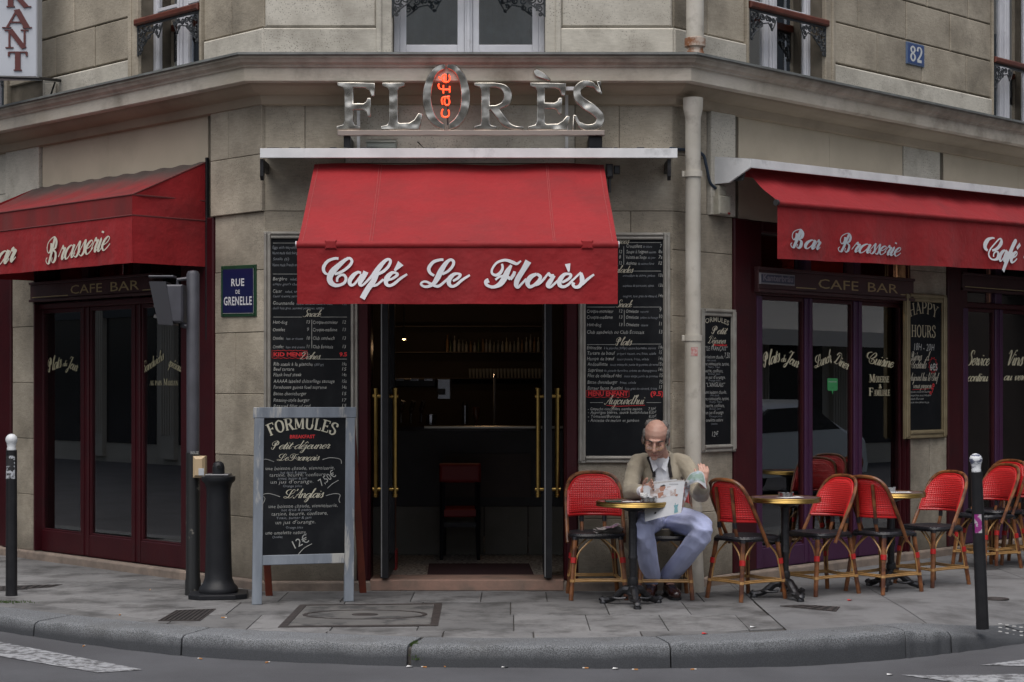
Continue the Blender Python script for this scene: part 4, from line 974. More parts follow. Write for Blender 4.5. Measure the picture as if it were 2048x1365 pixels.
# litter
def where(px):
    for lim, tx in ((100, 'at the far left above the road marking'), (140, 'beside the left road marking'), (200, 'above the left road marking'), (260, 'below the left shop window'), (310, 'nearest the left shopfront ledge'), (420, 'below the drain grate'), (460, 'right beside the drain grate'), (600, 'left of the open kerb joint'), (830, 'just right of the mossy kerb joint'), (860, 'a hand right of the mossy kerb joint'), (950, 'below the doorway centre left'),
                    (1100, 'below the doorway centre right'), (1200, 'below the left end of the first table'), (1250, 'below the middle of the first table'), (1300, 'below the right end of the first table'), (1400, 'at the kerb joint below the man'), (1480, 'right of the reading man'), (1530, 'in front of the second table'), (1580, 'below the second table'), (1660, 'at the bottom edge below the chairs'), (1750, 'in front of the third chair pair'), (2048, 'above the right road marking')):
        if px < lim: return tx
def litter(pix, kinds):
    for i, (px, py, k) in enumerate(pix):
        z = 0 if k > 0 else -.13; c = G(px, py, z); zz = (zwalk(c.x, c.y) if k > 0 else zroad(c.x, c.y))
        a = random.uniform(0, 3.1); d = Vector((math.cos(a), math.sin(a), 0)) * .018
        b = MB(); P0 = Vector((c.x, c.y, zz + .005))
        kk = kinds[i]
        if kk == 'butt':
            b.use(mat('butt_filter', (.45, .20, .06), .8)).tube([P0 - d, P0 + d * .3], .004, 6); b.use(mat('butt_paper', (.6, .58, .55), .8)).tube([P0 + d * .3, P0 + d], .004, 6)
            o = b.build('cigarette_butt', None, loc=(c.x, c.y, zz)); tag(o, 'tiny orange filtered cigarette butt on the ' + ('road ' if k == 0 else 'pavement ') + where(px), 'cigarette butt', 'cigarette butts on the ground')
        else:
            m_ = mat('litter_red', (.5, .03, .03), .7) if kk == 'red' else mat('litter_white', (.6, .6, .6), .8)
            s_ = .016; b.use(m_).add([P0 + Vector((-s_ * 1.4, -s_, 0)), P0 + Vector((s_, -s_ * .7, .004)), P0 + Vector((s_ * 1.3, s_, -.002)), P0 + Vector((-s_, s_ * .8, .006)), P0 + Vector((0, 0, -.004))], [(0, 1, 2, 3), (0, 4, 1)])
            o = b.build('paper_scrap', None, loc=(c.x, c.y, zz)); tag(o, ('red' if kk == 'red' else 'white') + (' paper scrap on the pavement ' if k > 0 else ' paper scrap in the gutter ') + where(px), 'paper scrap', 'paper scraps on the ground')
litter([(90, 1279, 0), (130, 1284, 0), (168, 1296, 0), (400, 1316, 0), (535, 1324, 0), (300, 1181, 1), (448, 1237, 1), (240, 1231, 1), (820, 1334, 0), (848, 1335, 0), (888, 1334, 0), (1010, 1336, 0), (1171, 1335, 0), (1232, 1335, 0), (1270, 1336, 0), (1387, 1333, 0), (1410, 1269, 1), (1700, 1202, 1), (1506, 1256, 1), (1545, 1312, 0), (1630, 1356, 0), (1780, 1336, 0)],
       ['butt', 'white', 'butt', 'butt', 'butt', 'butt', 'butt', 'butt', 'white', 'butt', 'butt', 'white', 'butt', 'white', 'butt', 'butt', 'red', 'red', 'white', 'white', 'white', 'white'])
# ================================================================ AWNINGS
AWR = mat('awning_red', (.30, .012, .016), .7, col2=(.25, .009, .012), sheen=.06, scale=2, world=True, bump=.55, bscale=6, bdist=.03, bdetail=3, grain=.08, spec=.3, stain=((.13, .016, .018), 1.5, .48, .78, .6))
AWD = mat('awning_red_faded', (.25, .018, .02), .8, col2=(.14, .022, .022), sheen=.05, scale=5, world=True, stretch=(1, 1, .3), bump=.2, bscale=200, spec=.2, stain=((.11, .05, .045), 3.0, .5, .75, .6), zgrime_shade=((.075, .07, .062), 3.10, 3.27, .14, .9))
AWU = mat('awning_seam', (.34, .06, .06), .8)
LETW = mat('awning_letter', (.72, .73, .76), .6)
DARKG = mat('gunmetal', (.05, .05, .052), .5, .4)
AC = thing('awning', (-.38, 13.2, 2.1), 'red fabric awning lettered Café Le Florès over the cafe door', 'awning')
FV = Frame((0, 11.79, 0), (1, 0, 0))
xl0, xl1, xr0, xr1 = -1.470, -1.447, .683, .712
rows = []
for i in range(41):
    u = i / 40; r = []
    for j in range(13):
        v = j / 12; x = (xl0 + (xr0 - xl0) * u) * (1 - v) + (xl1 + (xr1 - xl1) * u) * v
        y = 13.02 + (11.81 - 13.02) * v; z = 3.19 + (2.512 - 3.19) * v - .018 * math.sin(v * math.pi) + (.006 * math.sin(u * 17 + v * 5) + .005 * math.sin(u * 41 - v * 7) * v + .004 * math.sin(u * 9 - v * 11))
        r.append(Vector((x, y, z)))
    rows.append(r)
mb = MB(); mb.grid(rows); mb.build('canopy_fabric', AWR, AC, smooth=True)
mb = MB()
for u in (.225, .245 - .012, .80, .806, .015, .985):
    mb.tube([rows[min(40, int(u * 40))][j].lerp(rows[min(40, int(u * 40) + 1)][j], (u * 40) % 1) + Vector((0, 0, .002)) for j in range(13)], .0025, 4)
mb.build('seam', AWU, AC)
mb = MB(); mb.tube([(xl1 - .004, 11.80, 2.493), (xr1 + .004, 11.80, 2.493)], .026, 14); mb.build('front_bar', AWR, AC, smooth=True)
mb = MB(); mb.tube([(xl1 - .012, 11.80, 2.496), (xl1 - .004, 11.80, 2.496)], .023, 12); mb.tube([(xr1 + .004, 11.80, 2.496), (xr1 + .012, 11.80, 2.496)], .023, 12); mb.build('bar_end_cap', mat('bar_end', (.4, .4, .42), .4, .5), AC)
for u in (.105, .905):
    x = xl1 + (xr1 - xl1) * u; mb = MB(); mb.box(Frame((x, 11.8, 0), (1, 0, 0)), -.04, .04, 2.462, 2.525, -.0, .028, .01); mb.build('bar_clamp', AWR, AC)
def WAVE(mb):
    out = []
    for x, y, z in mb.v:
        i = (x - xl1) / (xr1 - xl1) * 60; k = (2.47 - z) / (2.47 - 2.094); out.append((x, y + (.020 * math.sin(i * .33) + .009 * math.sin(i * .9 + 1)) * k - .004 * k, z))
    mb.v = out; return mb
rows = [[Vector((xl1 + (xr1 - xl1) * i / 60, 11.785 + (.020 * math.sin(i * .33) + .009 * math.sin(i * .9 + 1)) * j / 6 - .004 * j / 6, 2.47 - (2.47 - 2.094) * j / 6)) for j in range(7)] for i in range(61)]
mb = MB(); mb.grid(rows); mb.build('valance', AWR, AC, smooth=True)
mb = MB()
traced(['C', 'a1', 'f1', 'e1'], 630, 500, 10.24, FV, .018, mb); WAVE(mb).build('lettering', LETW, AC)
mb = MB(); traced(['L', 'e2'], 820, 500, 10.24, FV, .018, mb); WAVE(mb).build('lettering', LETW, AC)
mb = MB(); traced(['F', 'l3', 'o3', 'r3', 'e3', 's3'], 960, 500, 8.533, FV, .018, mb); WAVE(mb).build('lettering', LETW, AC)
for x in (-1.2, .45):   # folding arms under the cloth
    mb = MB(); mb.tube([(x, 13.1, 3.05), (x + (.35 if x < 0 else -.35), 12.45, 2.78), (x, 11.83, 2.5)], .018, 8); mb.build('folding_arm', WHITEM, AC)
# white canopy box over the central awning
CN = thing('awning_hood', (-.24, 13.2, 3.2), 'long white metal hood over the central red awning with black end brackets', 'awning hood')
a0, a1 = FC.S(520, .34), FC.S(1355, .34); z1, z0 = FC.Z(900, 297, .34), FC.Z(900, 316, .34)
mb = MB(); mb.box(FC, a0, a1, z0, z1, .322, .34, .002)
mb.box(FC, a0 + .002, a1 - .002, z1 - .012, z1 - .002, .0, .321); mb.build('hood_plate', WHITEM, CN)
mb = MB(); 
for i in range(60):
    x = a0 + (a1 - a0) * random.random(); 
    if .25 < (x - a0) / (a1 - a0) < .7 and random.random() < .7: continue
    w = random.uniform(.02, .10); mb.box(FC, x, min(x + w, a1), z1 - .0005, z1 + random.uniform(.002, .008), random.uniform(.2, .28), random.uniform(.30, .338))
mb.build('grime', mat('roof_grime', (.03, .03, .045), .95), CN)
tag(CN.children[-1], kind='stuff')
for x in (a0 + .02, a1 - .045):
    mb = MB(); Fx = Frame(FC.P(x, 0, 0), (0, -1, 0))
    mb.prism([(.0, z0 - .005), (.31, z0 - .005), (.31, z0 - .13), (.28, z0 - .16), (.20, z0 - .06), (.0, z0 - .08)], Fx, 0, .025); mb.build('bracket', BLACKM, CN)
mb = MB(); mb.box(FC, FC.S(1212, .2), FC.S(1226, .2), 3.09, 3.19, .12, .22, .01); mb.box(FC, FC.S(1228, .2), FC.S(1240, .2), 3.12, 3.18, .14, .2, .006); mb.tube([FC.P(FC.S(1219, .2), 2.98, .18), FC.P(FC.S(1219, .2), 3.1, .18)], .012, 8); mb.build('crank_gear', DARKG, CN)
# left awning: rigid box shape on frame
AL = thing('awning', tuple(FL.P(-2.0, 2.4, 0)), 'red box shaped awning lettered Bar Brasserie above the left window', 'awning')
sa, sb, D_ = -3.36, -.745, .685; zw, zf, zm, zb_ = 3.30, 2.99, 2.835, 2.474
rows = []
for i in range(49):
    u = i / 48; a = sa + (sb - sa) * u; sag = .012 * math.sin(u * math.pi * 5) ** 2
    rows.append([FL.P(a, zw + (zf - zw) * v / 8 - .02 * math.sin(v / 8 * math.pi) - sag * math.sin(v / 8 * math.pi) + .006 * math.sin(u * 60) * (1 - v / 8), D_ * v / 8) for v in range(9)])
mb = MB(); mb.grid(rows); mb.build('canopy_fabric', AWD, AL, smooth=True)
rows = [[FL.P(sa + (sb - sa) * i / 48, zf + (zm - zf) * j / 3, D_ + .003 * math.sin(i * .9) * j / 3) for j in range(4)] for i in range(49)]
mb = MB(); mb.grid(rows); mb.build('front_panel', AWD, AL, smooth=True)
for s in (sb, sa):
    rows = []
    for i in range(9):
        k = i / 8; o = D_ * k; zt = zw + (zf - zw) * k
        rows.append([FL.P(s + .01 * math.sin(k * 3.1 * 2) * math.sin(j / 6 * 3.1), zt + (zm - zt) * j / 6, o) for j in range(7)])
    mb = MB(); mb.grid(rows); mb.build('side_panel', AWR, AL, smooth=True)
    rows = [[FL.P(s + .008 * math.sin(i * 1.1) * j / 4, zm + (zb_ - zm) * j / 4, D_ * i / 10) for j in range(5)] for i in range(11)]
    mb = MB(); mb.grid(rows); mb.build('side_valance', AWR, AL, smooth=True)
rows = [[FL.P(sa + (sb - sa) * i / 60, zm + (zb_ - zm) * j / 5, D_ + (.008 * math.sin(i * .5) + .004 * math.sin(i * 1.4)) * j / 5) for j in range(6)] for i in range(61)]
mb = MB(); mb.grid(rows); mb.build('valance', AWR, AL, smooth=True)
mb = MB()
for z in (zm, zf): mb.tube([FL.P(sb, z, .01), FL.P(sb, z, D_), FL.P(sa, z, D_), FL.P(sa, z, .01)], .007, 6)
mb.tube([FL.P(sb, zf + .31, .0), FL.P(sb, zf, D_)], .006, 6)
mb.build('seam', mat('awning_seam_dark', (.12, .02, .02), .8), AL)
mb = MB(); mb.box(FL, sb - .0, sb + .02, 1.9, zw + .03, .0, .022, .003); mb.build('wall_bar', BLACKM, AL)
mb = MB(); ptxt(mb, FL, D_ + .014, script_text('Brasserie', .08, .24, .42), 96, 527, 25, 118, rot=.07); ptxt(mb, FL, D_ + .014, script_text('Bar', .09, .32, .42), -32, 537, 25, 58, rot=.06); mb.build('lettering', mat('awning_letter_cream', (.62, .60, .50), .7), AL)
# right awning: cassette, fabric, bar, valance (rises slightly to the right)
FRt = Frame(RC, (q2, q2, .0225))
AR = thing('awning', tuple(FR.P(3, 2.4, 0)), 'long red roller awning lettered Bar Brasserie Café above the right windows', 'awning')
c0, c1 = .471, 6.8
mb = MB(); Fe = Frame(FRt.P(c0, 0, 0), (q2, -q2, 0))
prof = [(0, 3.305), (.375, 3.254), (.375, 3.189), (.17, 3.09), (0, 3.09)]
mb.prism(prof, Fe, -.022, 0); mb.build('cassette_end', WHITEM, AR)
mb = MB(); mb.add([FRt.P(c0 + .0, 3.305, 0), FRt.P(c0 + .0, 3.256, .37), FRt.P(c1, 3.256, .37), FRt.P(c1, 3.305, 0)], [(0, 1, 2, 3)])
mb.box(FRt, c0 + .02, c1, 3.186, 3.254, .362, .374, .002); mb.build('cassette_hood', WHITEM, AR)
mb = MB(); mb.tube([FRt.P(c0 + .06, 3.19, .16), FRt.P(c1, 3.19, .16)], .045, 12); mb.build('roller_tube', AWR, AR, smooth=True)
mb = MB(); mb.lathe([(.0, 0), (.04, 0), (.04, .02), (.0, .02)], (0, 0, 0), 14); mb.v = [tuple(FRt.P(c0 + .03 + v[2], 3.15 + v[1], .25 + v[0])) for v in mb.v]
mb.box(FRt, c0 + .03, c0 + .05, 3.10, 3.17, .05, .28, .004); mb.build('roller_bracket', DARKG, AR)
f0, f1 = .60, 6.75
rows = [[FRt.P(f0 + (f1 - f0) * i / 70, 3.215 + (2.925 - 3.215) * v / 8 - .012 * math.sin(v / 8 * math.pi) + (.008 * math.sin(i * .7) + .006 * math.sin(i * 1.7 + v)) * math.sin(v / 8 * 3.1), .20 + .335 * v / 8) for v in range(9)] for i in range(71)]
mb = MB(); mb.grid(rows); mb.build('canopy_fabric', AWR, AR, smooth=True)
mb = MB(); mb.tube([FRt.P(f0 - .005, 2.912, .535), FRt.P(f1, 2.912, .535)], .022, 12); mb.build('front_bar', AWR, AR, smooth=True)
mb = MB(); mb.tube([FRt.P(f0 - .028, 2.915, .535), FRt.P(f0 - .005, 2.915, .535)], .024, 12); mb.build('bar_end_cap', DARKG, AR, smooth=True)
rows = [[FRt.P(f0 + .0 + (f1 - f0) * i / 90, 2.892 + (2.49 - 2.892) * j / 6, .53 + (.018 * math.sin(i * .42) + .008 * math.sin(i * 1.1)) * j / 6) for j in range(7)] for i in range(91)]
mb = MB(); mb.grid(rows); mb.build('valance', AWR, AR, smooth=True)
def WAVR(mb):
    out = []
    for p in mb.v:
        q = Vector(p) - FRt.O; s_ = q.dot(FRt.T); z = p[2] - s_ * .0225; i = (s_ - f0) / (f1 - f0) * 90; k = max(0, (2.892 - z) / (2.892 - 2.49))
        out.append(tuple(Vector(p) + FRt.N * (.018 * math.sin(i * .42) + .008 * math.sin(i * 1.1)) * k))
    mb.v = out; return mb
mb = MB(); LG = mat('awning_letter_grey', (.42, .46, .50), .6)
ptxt(mb, FRt, .552, script_text('Bar', .09, .3, .42), 1583, 495, 19, 54, rot=-.03); ptxt(mb, FRt, .545, script_text('Brasserie', .08, .24, .42), 1682, 503, 19, 116, rot=-.02); WAVR(mb).build('lettering', LG, AR)
mb = MB(); ptxt(mb, FRt, .545, script_text('Café', .14, .42, .5), 1972, 520, 23, 56, rot=-.03); ptxt(mb, FRt, .537, script_text('Le Florès', .14, .42, .5), 2060, 520, 23, 120, rot=-.03); WAVR(mb).build('lettering', LETW, AR)
# ================================================================ WALL FIXTURES
dp = thing('downpipe', (RC[0] + .09, 13.15, 0), 'cream painted rainwater downpipe at the right corner beside the large menu board', 'downpipe')
pc = Vector((RC[0] + .143, 13.2 - .03, 0)); pc.x = (1386 - 1024) * 13.13 / FPX; pc.y = 13.13
mb = MB(); mb.lathe([(.088, .0), (.086, .02), (.072, .34), (.064, .50), (.0625, .52), (.0625, 1.9), (.058, 1.905), (.058, 3.55), (.074, 3.62), (.076, 3.70)], pc, 22); mb.build('lower_pipe', PIPEM, dp, smooth=True)
for z in (1.90, 3.13, .62):
    mb = MB(); mb.lathe([(.059, -.022), (.069, -.022), (.069, .022), (.059, .022)], pc + Vector((0, 0, z)), 20); mb.box(Frame(pc, (1, 0, 0)), -.085, -.06, z - .022, z + .022, -.03, .02, .003); mb.build('pipe_clamp', PIPEM, dp, smooth=True)
pu = Vector(((1390 - 1024) * 13.05 / FPX, 13.05, 0))
mb = MB(); mb.lathe([(.066, 4.12), (.066, 7.3)], pu, 22); mb.build('upper_pipe', PIPEM, dp, smooth=True)
mb = MB(); mb.lathe([(.07, 4.0), (.07, 4.02), (.062, 4.04), (.062, 4.06), (.078, 4.07), (.078, 4.13), (.066, 4.135)], pu, 22); mb.build('rusty_collar', RUST, dp, smooth=True); tag(dp.children[-1], 'rusty collar above the cornice')
o = MB(); a, z = FC.pix(1370, 712, 0); Fp = Frame((pc.x, pc.y, 0), (1, 0, 0))
P = [[Vector((pc.x + .064 * math.sin(t), pc.y - .064 * math.cos(t), zz)) for zz in (1.765, 1.83)] for t in [-.35 + .12 * i for i in range(8)]]
o.grid(P); o.build('red_sticker', mat('red_sticker', (.42, .10, .09), .7, col2=(.55, .45, .42), scale=60, world=True), dp)
# house number
b = MB(); PL = thing('house_number_plate', tuple(FR.P(FR.S(1831), 4.3, 0)), 'blue enamel house number plate reading 82 on the upper right wall', 'number plate')
a0, a1 = FR.S(1814, .03), FR.S(1849, .03); z0, z1 = FR.Z(1831, 131, .03), FR.Z(1831, 87, .03)
b.box(FR, a0, a1, z0, z1, .015, .03, .003); b.build('plate', mat('plate_rim', (.10, .15, .26), .4), PL)
b = MB(); b.box(FR, a0 + .014, a1 - .014, z0 + .012, z1 - .012, .028, .0325, .001); b.build('enamel', mat('plate_blue', (.03, .07, .22), .35, col2=(.06, .09, .2), scale=9, world=True), PL)
b = MB(); w = a1 - a0; h = (z1 - z0) * .66; put_text(b, serif_text('82', .2, .07), FR, a0 + w * .15, z0 + (z1 - z0) * .17, .034, h, w * .7); b.build('numerals', mat('numerals_white', (.6, .62, .62), .5), PL)
# street name plate
SP_ = thing('street_sign', tuple(FL.P(FL.S(476), 2.0, 0)), 'blue enamel street sign with green border reading RUE DE GRENELLE', 'street sign')
FS = Frame(FL.P(FL.S(476, .01), 0, 0), (q2, -q2, -.02))
a0, a1 = FS.S(441, .015), FS.S(511, .015); z0, z1 = FS.Z(476, 634, .015), FS.Z(476, 531, .015)
GR = mat('enamel_green', (.015, .06, .03), .35, col2=(.01, .04, .02), scale=9, world=True)
b = MB(); b.box(FS, a0, a1, z0, z1, -.004, .012, .003); b.build('plate', GR, SP_)
b = MB(); fr = .028; b.box(FS, a0 + fr, a1 - fr, z0 + fr, z1 - fr, .010, .0145, .001); b.build('enamel', mat('enamel_blue', (.010, .012, .062), .3), SP_)
b = MB()
for (ca, cz) in ((a0 + .024, z0 + .024), (a1 - .024, z0 + .024), (a0 + .024, z1 - .024), (a1 - .024, z1 - .024)):
    b.tube([FS.P(ca + .013 * math.cos(t), cz + .013 * math.sin(t), .013) for t in [i / 12 * 6.283 for i in range(12)]], .003, 4, closed=True)
b.build('corner_ornament', GR, SP_)
for u0, u1, vv0, vv1 in ((a0 + fr, a1 - fr, z0 + fr - .003, z0 + fr), (a1 - fr, a1 - fr + .003, z0 + fr, z1 - fr)):
    b = MB(); b.box(FS, u0, u1, vv0, vv1, .0146, .0156); b.build('white_line', CHALK, SP_)
b = MB(); ww = a1 - a0; cx = (a0 + a1) / 2; hh = z1 - z0
put_text(b, sans_text('RUE', .022, sp=1.1), FS, cx, z0 + hh * .60, .016, hh * .145, ww * .37, align='c'); put_text(b, sans_text('DE', .02, sp=1.1), FS, cx, z0 + hh * .45, .016, hh * .075, ww * .12, align='c'); put_text(b, sans_text('GRENELLE', .022, sp=1.1), FS, cx, z0 + hh * .23, .016, hh * .165, ww * .80, align='c')
b.build('lettering', mat('enamel_white', (.62, .62, .64), .4), SP_)
# hanging RANT sign
RS = thing('hanging_sign', tuple(FL.P(FL.S(60), 4.2, 0)), 'white illuminated box sign with dark red letters RANT hung over the left pavement', 'sign')
yS = 14.9
A = at(-55, 155, yS); Bp = at(74, 155, yS); FSg = Frame((0, yS, 0), (1, 0, 0))
b = MB(); b.box(FSg, A.x, Bp.x, A.z, A.z + 2.2, -.16, 0, .01); b.build('sign_box', mat('sign_white', (.52, .55, .60), .5, col2=(.44, .47, .52), scale=2, world=True), RS)
b = MB(); LR = mat('sign_letter_red', (.10, .022, .02), .5)
shp = {'R': (8, 60, 20 - 0, 16), }
for ch, (x, yb, h, w) in {'T': (15, 142, 38, 42), 'N': (12, 97, 37, 46), 'A': (9, 57, 37, 52), 'R': (13, 15, 37, 46), 'U': (13, -30, 37, 44)}.items():
    sh, wd = serif_text(ch, .2, .07)
    lo = at(x, yb, yS); sc1 = w * yS / FPX; sh3 = []
    t_ = MB(); put_text(t_, (sh, wd), FSg, lo.x, lo.z, .012, h * yS / FPX, sc1); b = t_
    b.v = b.v + [(x_, y_ + .012, z_) for x_, y_, z_ in b.v[:]] if False else b.v
    o = b.build('letter', LR, RS); md = o.modifiers.new('thick', 'SOLIDIFY'); md.thickness = .012; md.offset = -1
b = MB(); e0 = at(74, 157, yS); b.tube([at(-60, 153, yS + .0), at(78, 157, yS - .05), FL.P(FL.S(125), at(125, 160, 15.2).z, 0)], .014, 6); b.tube([at(100, 195, 15.2), at(110, 165, 15.1)], .008, 5); b.build('support_bar', BLACKM, RS)
b = MB(); p = at(102, 182, 15.25); b.box(Frame(p, (1, 0, 0)), -.05, .05, -.06, .06, -.03, .03, .005); b.build('junction_box', STONEP, RS)
# neon FLORÈS sign
NS = thing('cafe_sign', (-.26, 12.93, 3.3), 'polished steel FLORÈS letters standing on a steel rail above the entrance', 'sign')
CHR = mat('polished_steel', (.56, .53, .47), .26, 1.0, bump=.5, bscale=11, bdist=.03, bdetail=0.6)
yN = 12.93; FN = Frame((0, yN, 0), (1, 0, 0))
def zp(x, y): q = at(600 + x / 2.56, y / 2.56, yN - .02); return (q.x, q.z)
def letter(name, outlines):
    cu = bpy.data.curves.new(name, 'CURVE'); cu.dimensions = '2D'; cu.fill_mode = 'BOTH'; cu.extrude = .020; cu.bevel_depth = .006; cu.bevel_resolution = 1; cu.offset = -.004
    for ol in outlines:
        sp_ = cu.splines.new('POLY'); sp_.points.add(len(ol) - 1); sp_.use_cyclic_u = True
        for k, (x, y) in enumerate(ol): X, Z = zp(x, y); sp_.points[k].co = (X, Z, 0, 1)
    o = bpy.data.objects.new('tmp', cu); COL.objects.link(o)
    dg = bpy.context.evaluated_depsgraph_get(); dg.update()
    me = bpy.data.meshes.new_from_object(o.evaluated_get(dg)); bpy.data.objects.remove(o)
    me.transform(Matrix.Translation((0, yN, 0)) @ Matrix.Rotation(math.pi / 2, 4, 'X')); me.transform(Matrix.Translation(-Vector(NS.location)))
    me.materials.clear(); me.materials.append(CHR)
    ob = bpy.data.objects.new(name, me); COL.objects.link(ob); ob.parent = NS; return ob
cm = lambda pts, k=4: [(p.x, p.y) for p in catmull([(a, b, 0) for a, b in pts], k)]
letter('steel_letter', [[(192, 422), (382, 427), (382, 492), (366, 494), (355, 462), (335, 451), (272, 448), (272, 532), (325, 532), (340, 520), (345, 503), (362, 503), (362, 597), (346, 597), (340, 575), (325, 562), (272, 562), (271, 620), (280, 640), (308, 648), (308, 664), (188, 664), (188, 648), (220, 640), (228, 620), (228, 465), (220, 448), (192, 440)]])
letter('steel_letter', [[(422, 425), (535, 425), (535, 442), (508, 450), (500, 468), (500, 625), (510, 632), (560, 630), (585, 615), (605, 582), (628, 585), (612, 664), (415, 664), (415, 648), (448, 640), (456, 620), (456, 465), (448, 450), (422, 440)]])
letter('steel_letter', [cm([(742, 325), (690, 345), (648, 405), (628, 495), (642, 580), (680, 640), (740, 668)]) + cm([(740, 638), (705, 610), (680, 560), (672, 500), (680, 430), (705, 375), (742, 354)])])
letter('steel_letter', [cm([(755, 322), (805, 340), (850, 400), (870, 492), (858, 580), (815, 645), (762, 666)]) + cm([(762, 634), (795, 605), (818, 560), (826, 492), (816, 420), (790, 370), (755, 352)])])
letter('steel_letter', [[(893, 425), (1000, 425)] + cm([(1000, 425), (1055, 438), (1085, 480), (1072, 535), (1020, 560)])[1:] + cm([(1020, 560), (1050, 600), (1080, 635), (1110, 648)])[1:] + [(1143, 650), (1143, 664), (1085, 664)] + cm([(1085, 664), (1040, 645), (1005, 600), (975, 562)])[1:] + [(970, 565), (970, 635), (980, 644), (1005, 648), (1005, 664), (893, 664), (893, 648), (925, 640), (928, 620), (928, 460), (920, 447), (893, 440)],
                        [(970, 447)] + cm([(1000, 447), (1030, 460), (1044, 490), (1032, 525), (1000, 541)]) + [(970, 542)]])
letter('steel_letter', [[(1180, 425), (1362, 428), (1358, 490), (1340, 490), (1328, 460), (1310, 452), (1252, 450), (1252, 528), (1300, 528), (1318, 520), (1325, 503), (1342, 503), (1340, 585), (1325, 585), (1315, 565), (1300, 557), (1252, 557), (1252, 628), (1262, 637), (1320, 635), (1345, 620), (1365, 595), (1383, 597), (1365, 666), (1168, 664), (1168, 650), (1205, 640), (1213, 622), (1213, 465), (1205, 450), (1180, 442)]])
letter('steel_accent', [cm([(1198, 362), (1215, 355), (1250, 375), (1280, 405), (1276, 415), (1245, 405), (1210, 392), (1198, 375), (1198, 362)])[:-1]])
def sletter():
    c_ = catmull([(1530, 470, 0), (1505, 440, 0), (1460, 428, 0), (1422, 455, 0), (1424, 500, 0), (1460, 535, 0), (1505, 565, 0), (1538, 605, 0), (1520, 645, 0), (1470, 655, 0), (1430, 635, 0), (1408, 597, 0)], 5)
    L, Rr = [], []; n = len(c_)
    for i, p in enumerate(c_):
        d = (c_[min(i + 1, n - 1)] - c_[max(i - 1, 0)]).normalized(); t = abs(d.y) * .8 + abs(d.x * .3); k = i / (n - 1)
        w = (9 + 16 * (1 - abs(k - .5) * 1.7)) if .1 < k < .9 else 9
        nn = Vector((-d.y, d.x, 0)) * w; L.append((p.x + nn.x, p.y + nn.y)); Rr.append((p.x - nn.x, p.y - nn.y))
    return L + [(1400, 590), (1398, 650)] + Rr[::-1][1:-1] + [(1540, 480), (1540, 418), (1520, 418)]
sl_out = sletter(); letter('steel_letter', [sl_out])
b = MB(); x0, zt = zp(192, 668); x1, zb2 = zp(1560, 695); b.box(FN, x0, x1, zb2, zt, -.03, .035, .004); b.build('rail', mat('rail_steel', (.42, .36, .32), .35, .6), NS)
for (bx_, wd) in ((222, 34), (1478, 70)):
    b = MB(); X0, Z0 = zp(bx_, 740); X1, Z1 = zp(bx_ + wd, 697); b.box(FN, X0, X1, Z0 - .02, Z1, -.27, .0, .004); b.build('rail_bracket', BLACKM, NS)
b = MB()
for X in (285, 1370):
    q0 = zp(X, 500 if X < 500 else 440); q1 = zp(X, 740); b.box(FN, q0[0] - .01, q0[0] + .012, q1[1], q0[1], -.22, -.20)
b.box(FN, zp(1345, 0)[0], zp(1410, 0)[0], zp(0, 458)[1], zp(0, 440)[1], -.05, -.02); b.build('backing_strut', WHITEM, NS)
# neon word café, running upwards inside the O
NEON = mat('neon_red', (1, .12, .04), .4, emit=((1.0, .055, .012), 1.25))
def neon(paths):
    b = MB()
    for p in paths: b.tube([Vector((zp(x, y)[0], yN - .045, zp(x, y)[1])) for x, y in cm(p, 5)], .0062, 6)
    o = b.build('neon_tube', NEON, NSI, smooth=True)
NSI = thing('neon_sign', (-.52, 12.9, 3.5), 'red neon word café running upwards inside the steel letter O', 'neon sign')
neon([[(733, 562), (726, 578), (728, 596), (743, 604), (760, 598), (764, 582), (760, 566)]])
neon([[(731, 540), (726, 522), (730, 505), (745, 500), (768, 498)], [(745, 502), (740, 522), (744, 538), (757, 542), (766, 530), (763, 512), (752, 502)]])
neon([[(768, 462), (730, 462), (714, 455), (709, 440), (715, 434)], [(735, 483), (735, 440)], [(767, 478), (767, 445)]])
neon([[(746, 424), (747, 386)], [(746, 386), (734, 390), (728, 402), (733, 418), (747, 425), (762, 420), (768, 405), (763, 388)], [(720, 408), (711, 398)]])
b = MB(); b.box(FN, zp(752, 0)[0], zp(760, 0)[0], zp(0, 640)[1], zp(0, 375)[1], .0, .02); b.build('tube_support', DARKG, NSI)
# floodlight behind the letters
FLD = thing('floodlight', (-1.0, 13.0, 3.35), 'small flat white floodlight box on the hood behind the letter L', 'floodlight')
X0, Z0 = zp(335, 752); X1, Z1 = zp(490, 722); b = MB(); b.box(FN, X0, X1, Z0, Z1, -.18, -.05, .01); b.build('lamp_body', mat('lamp_grey', (.30, .32, .28), .5), FLD)
b = MB(); b.box(FN, X0 - .005, X1 + .005, Z1, Z1 + .02, -.19, -.04, .006); b.build('lamp_lid', mat('lamp_lid', (.45, .46, .40), .5), FLD)
b = MB(); b.tube([Vector((X1 + .15, 13.1, Z1 + .02)), Vector((X1 + .2, 13.12, Z1 - .03)), Vector((X1 + .12, 13.1, Z0 + .0))], .006, 5); b.build('lamp_cable', BLACKM, FLD)
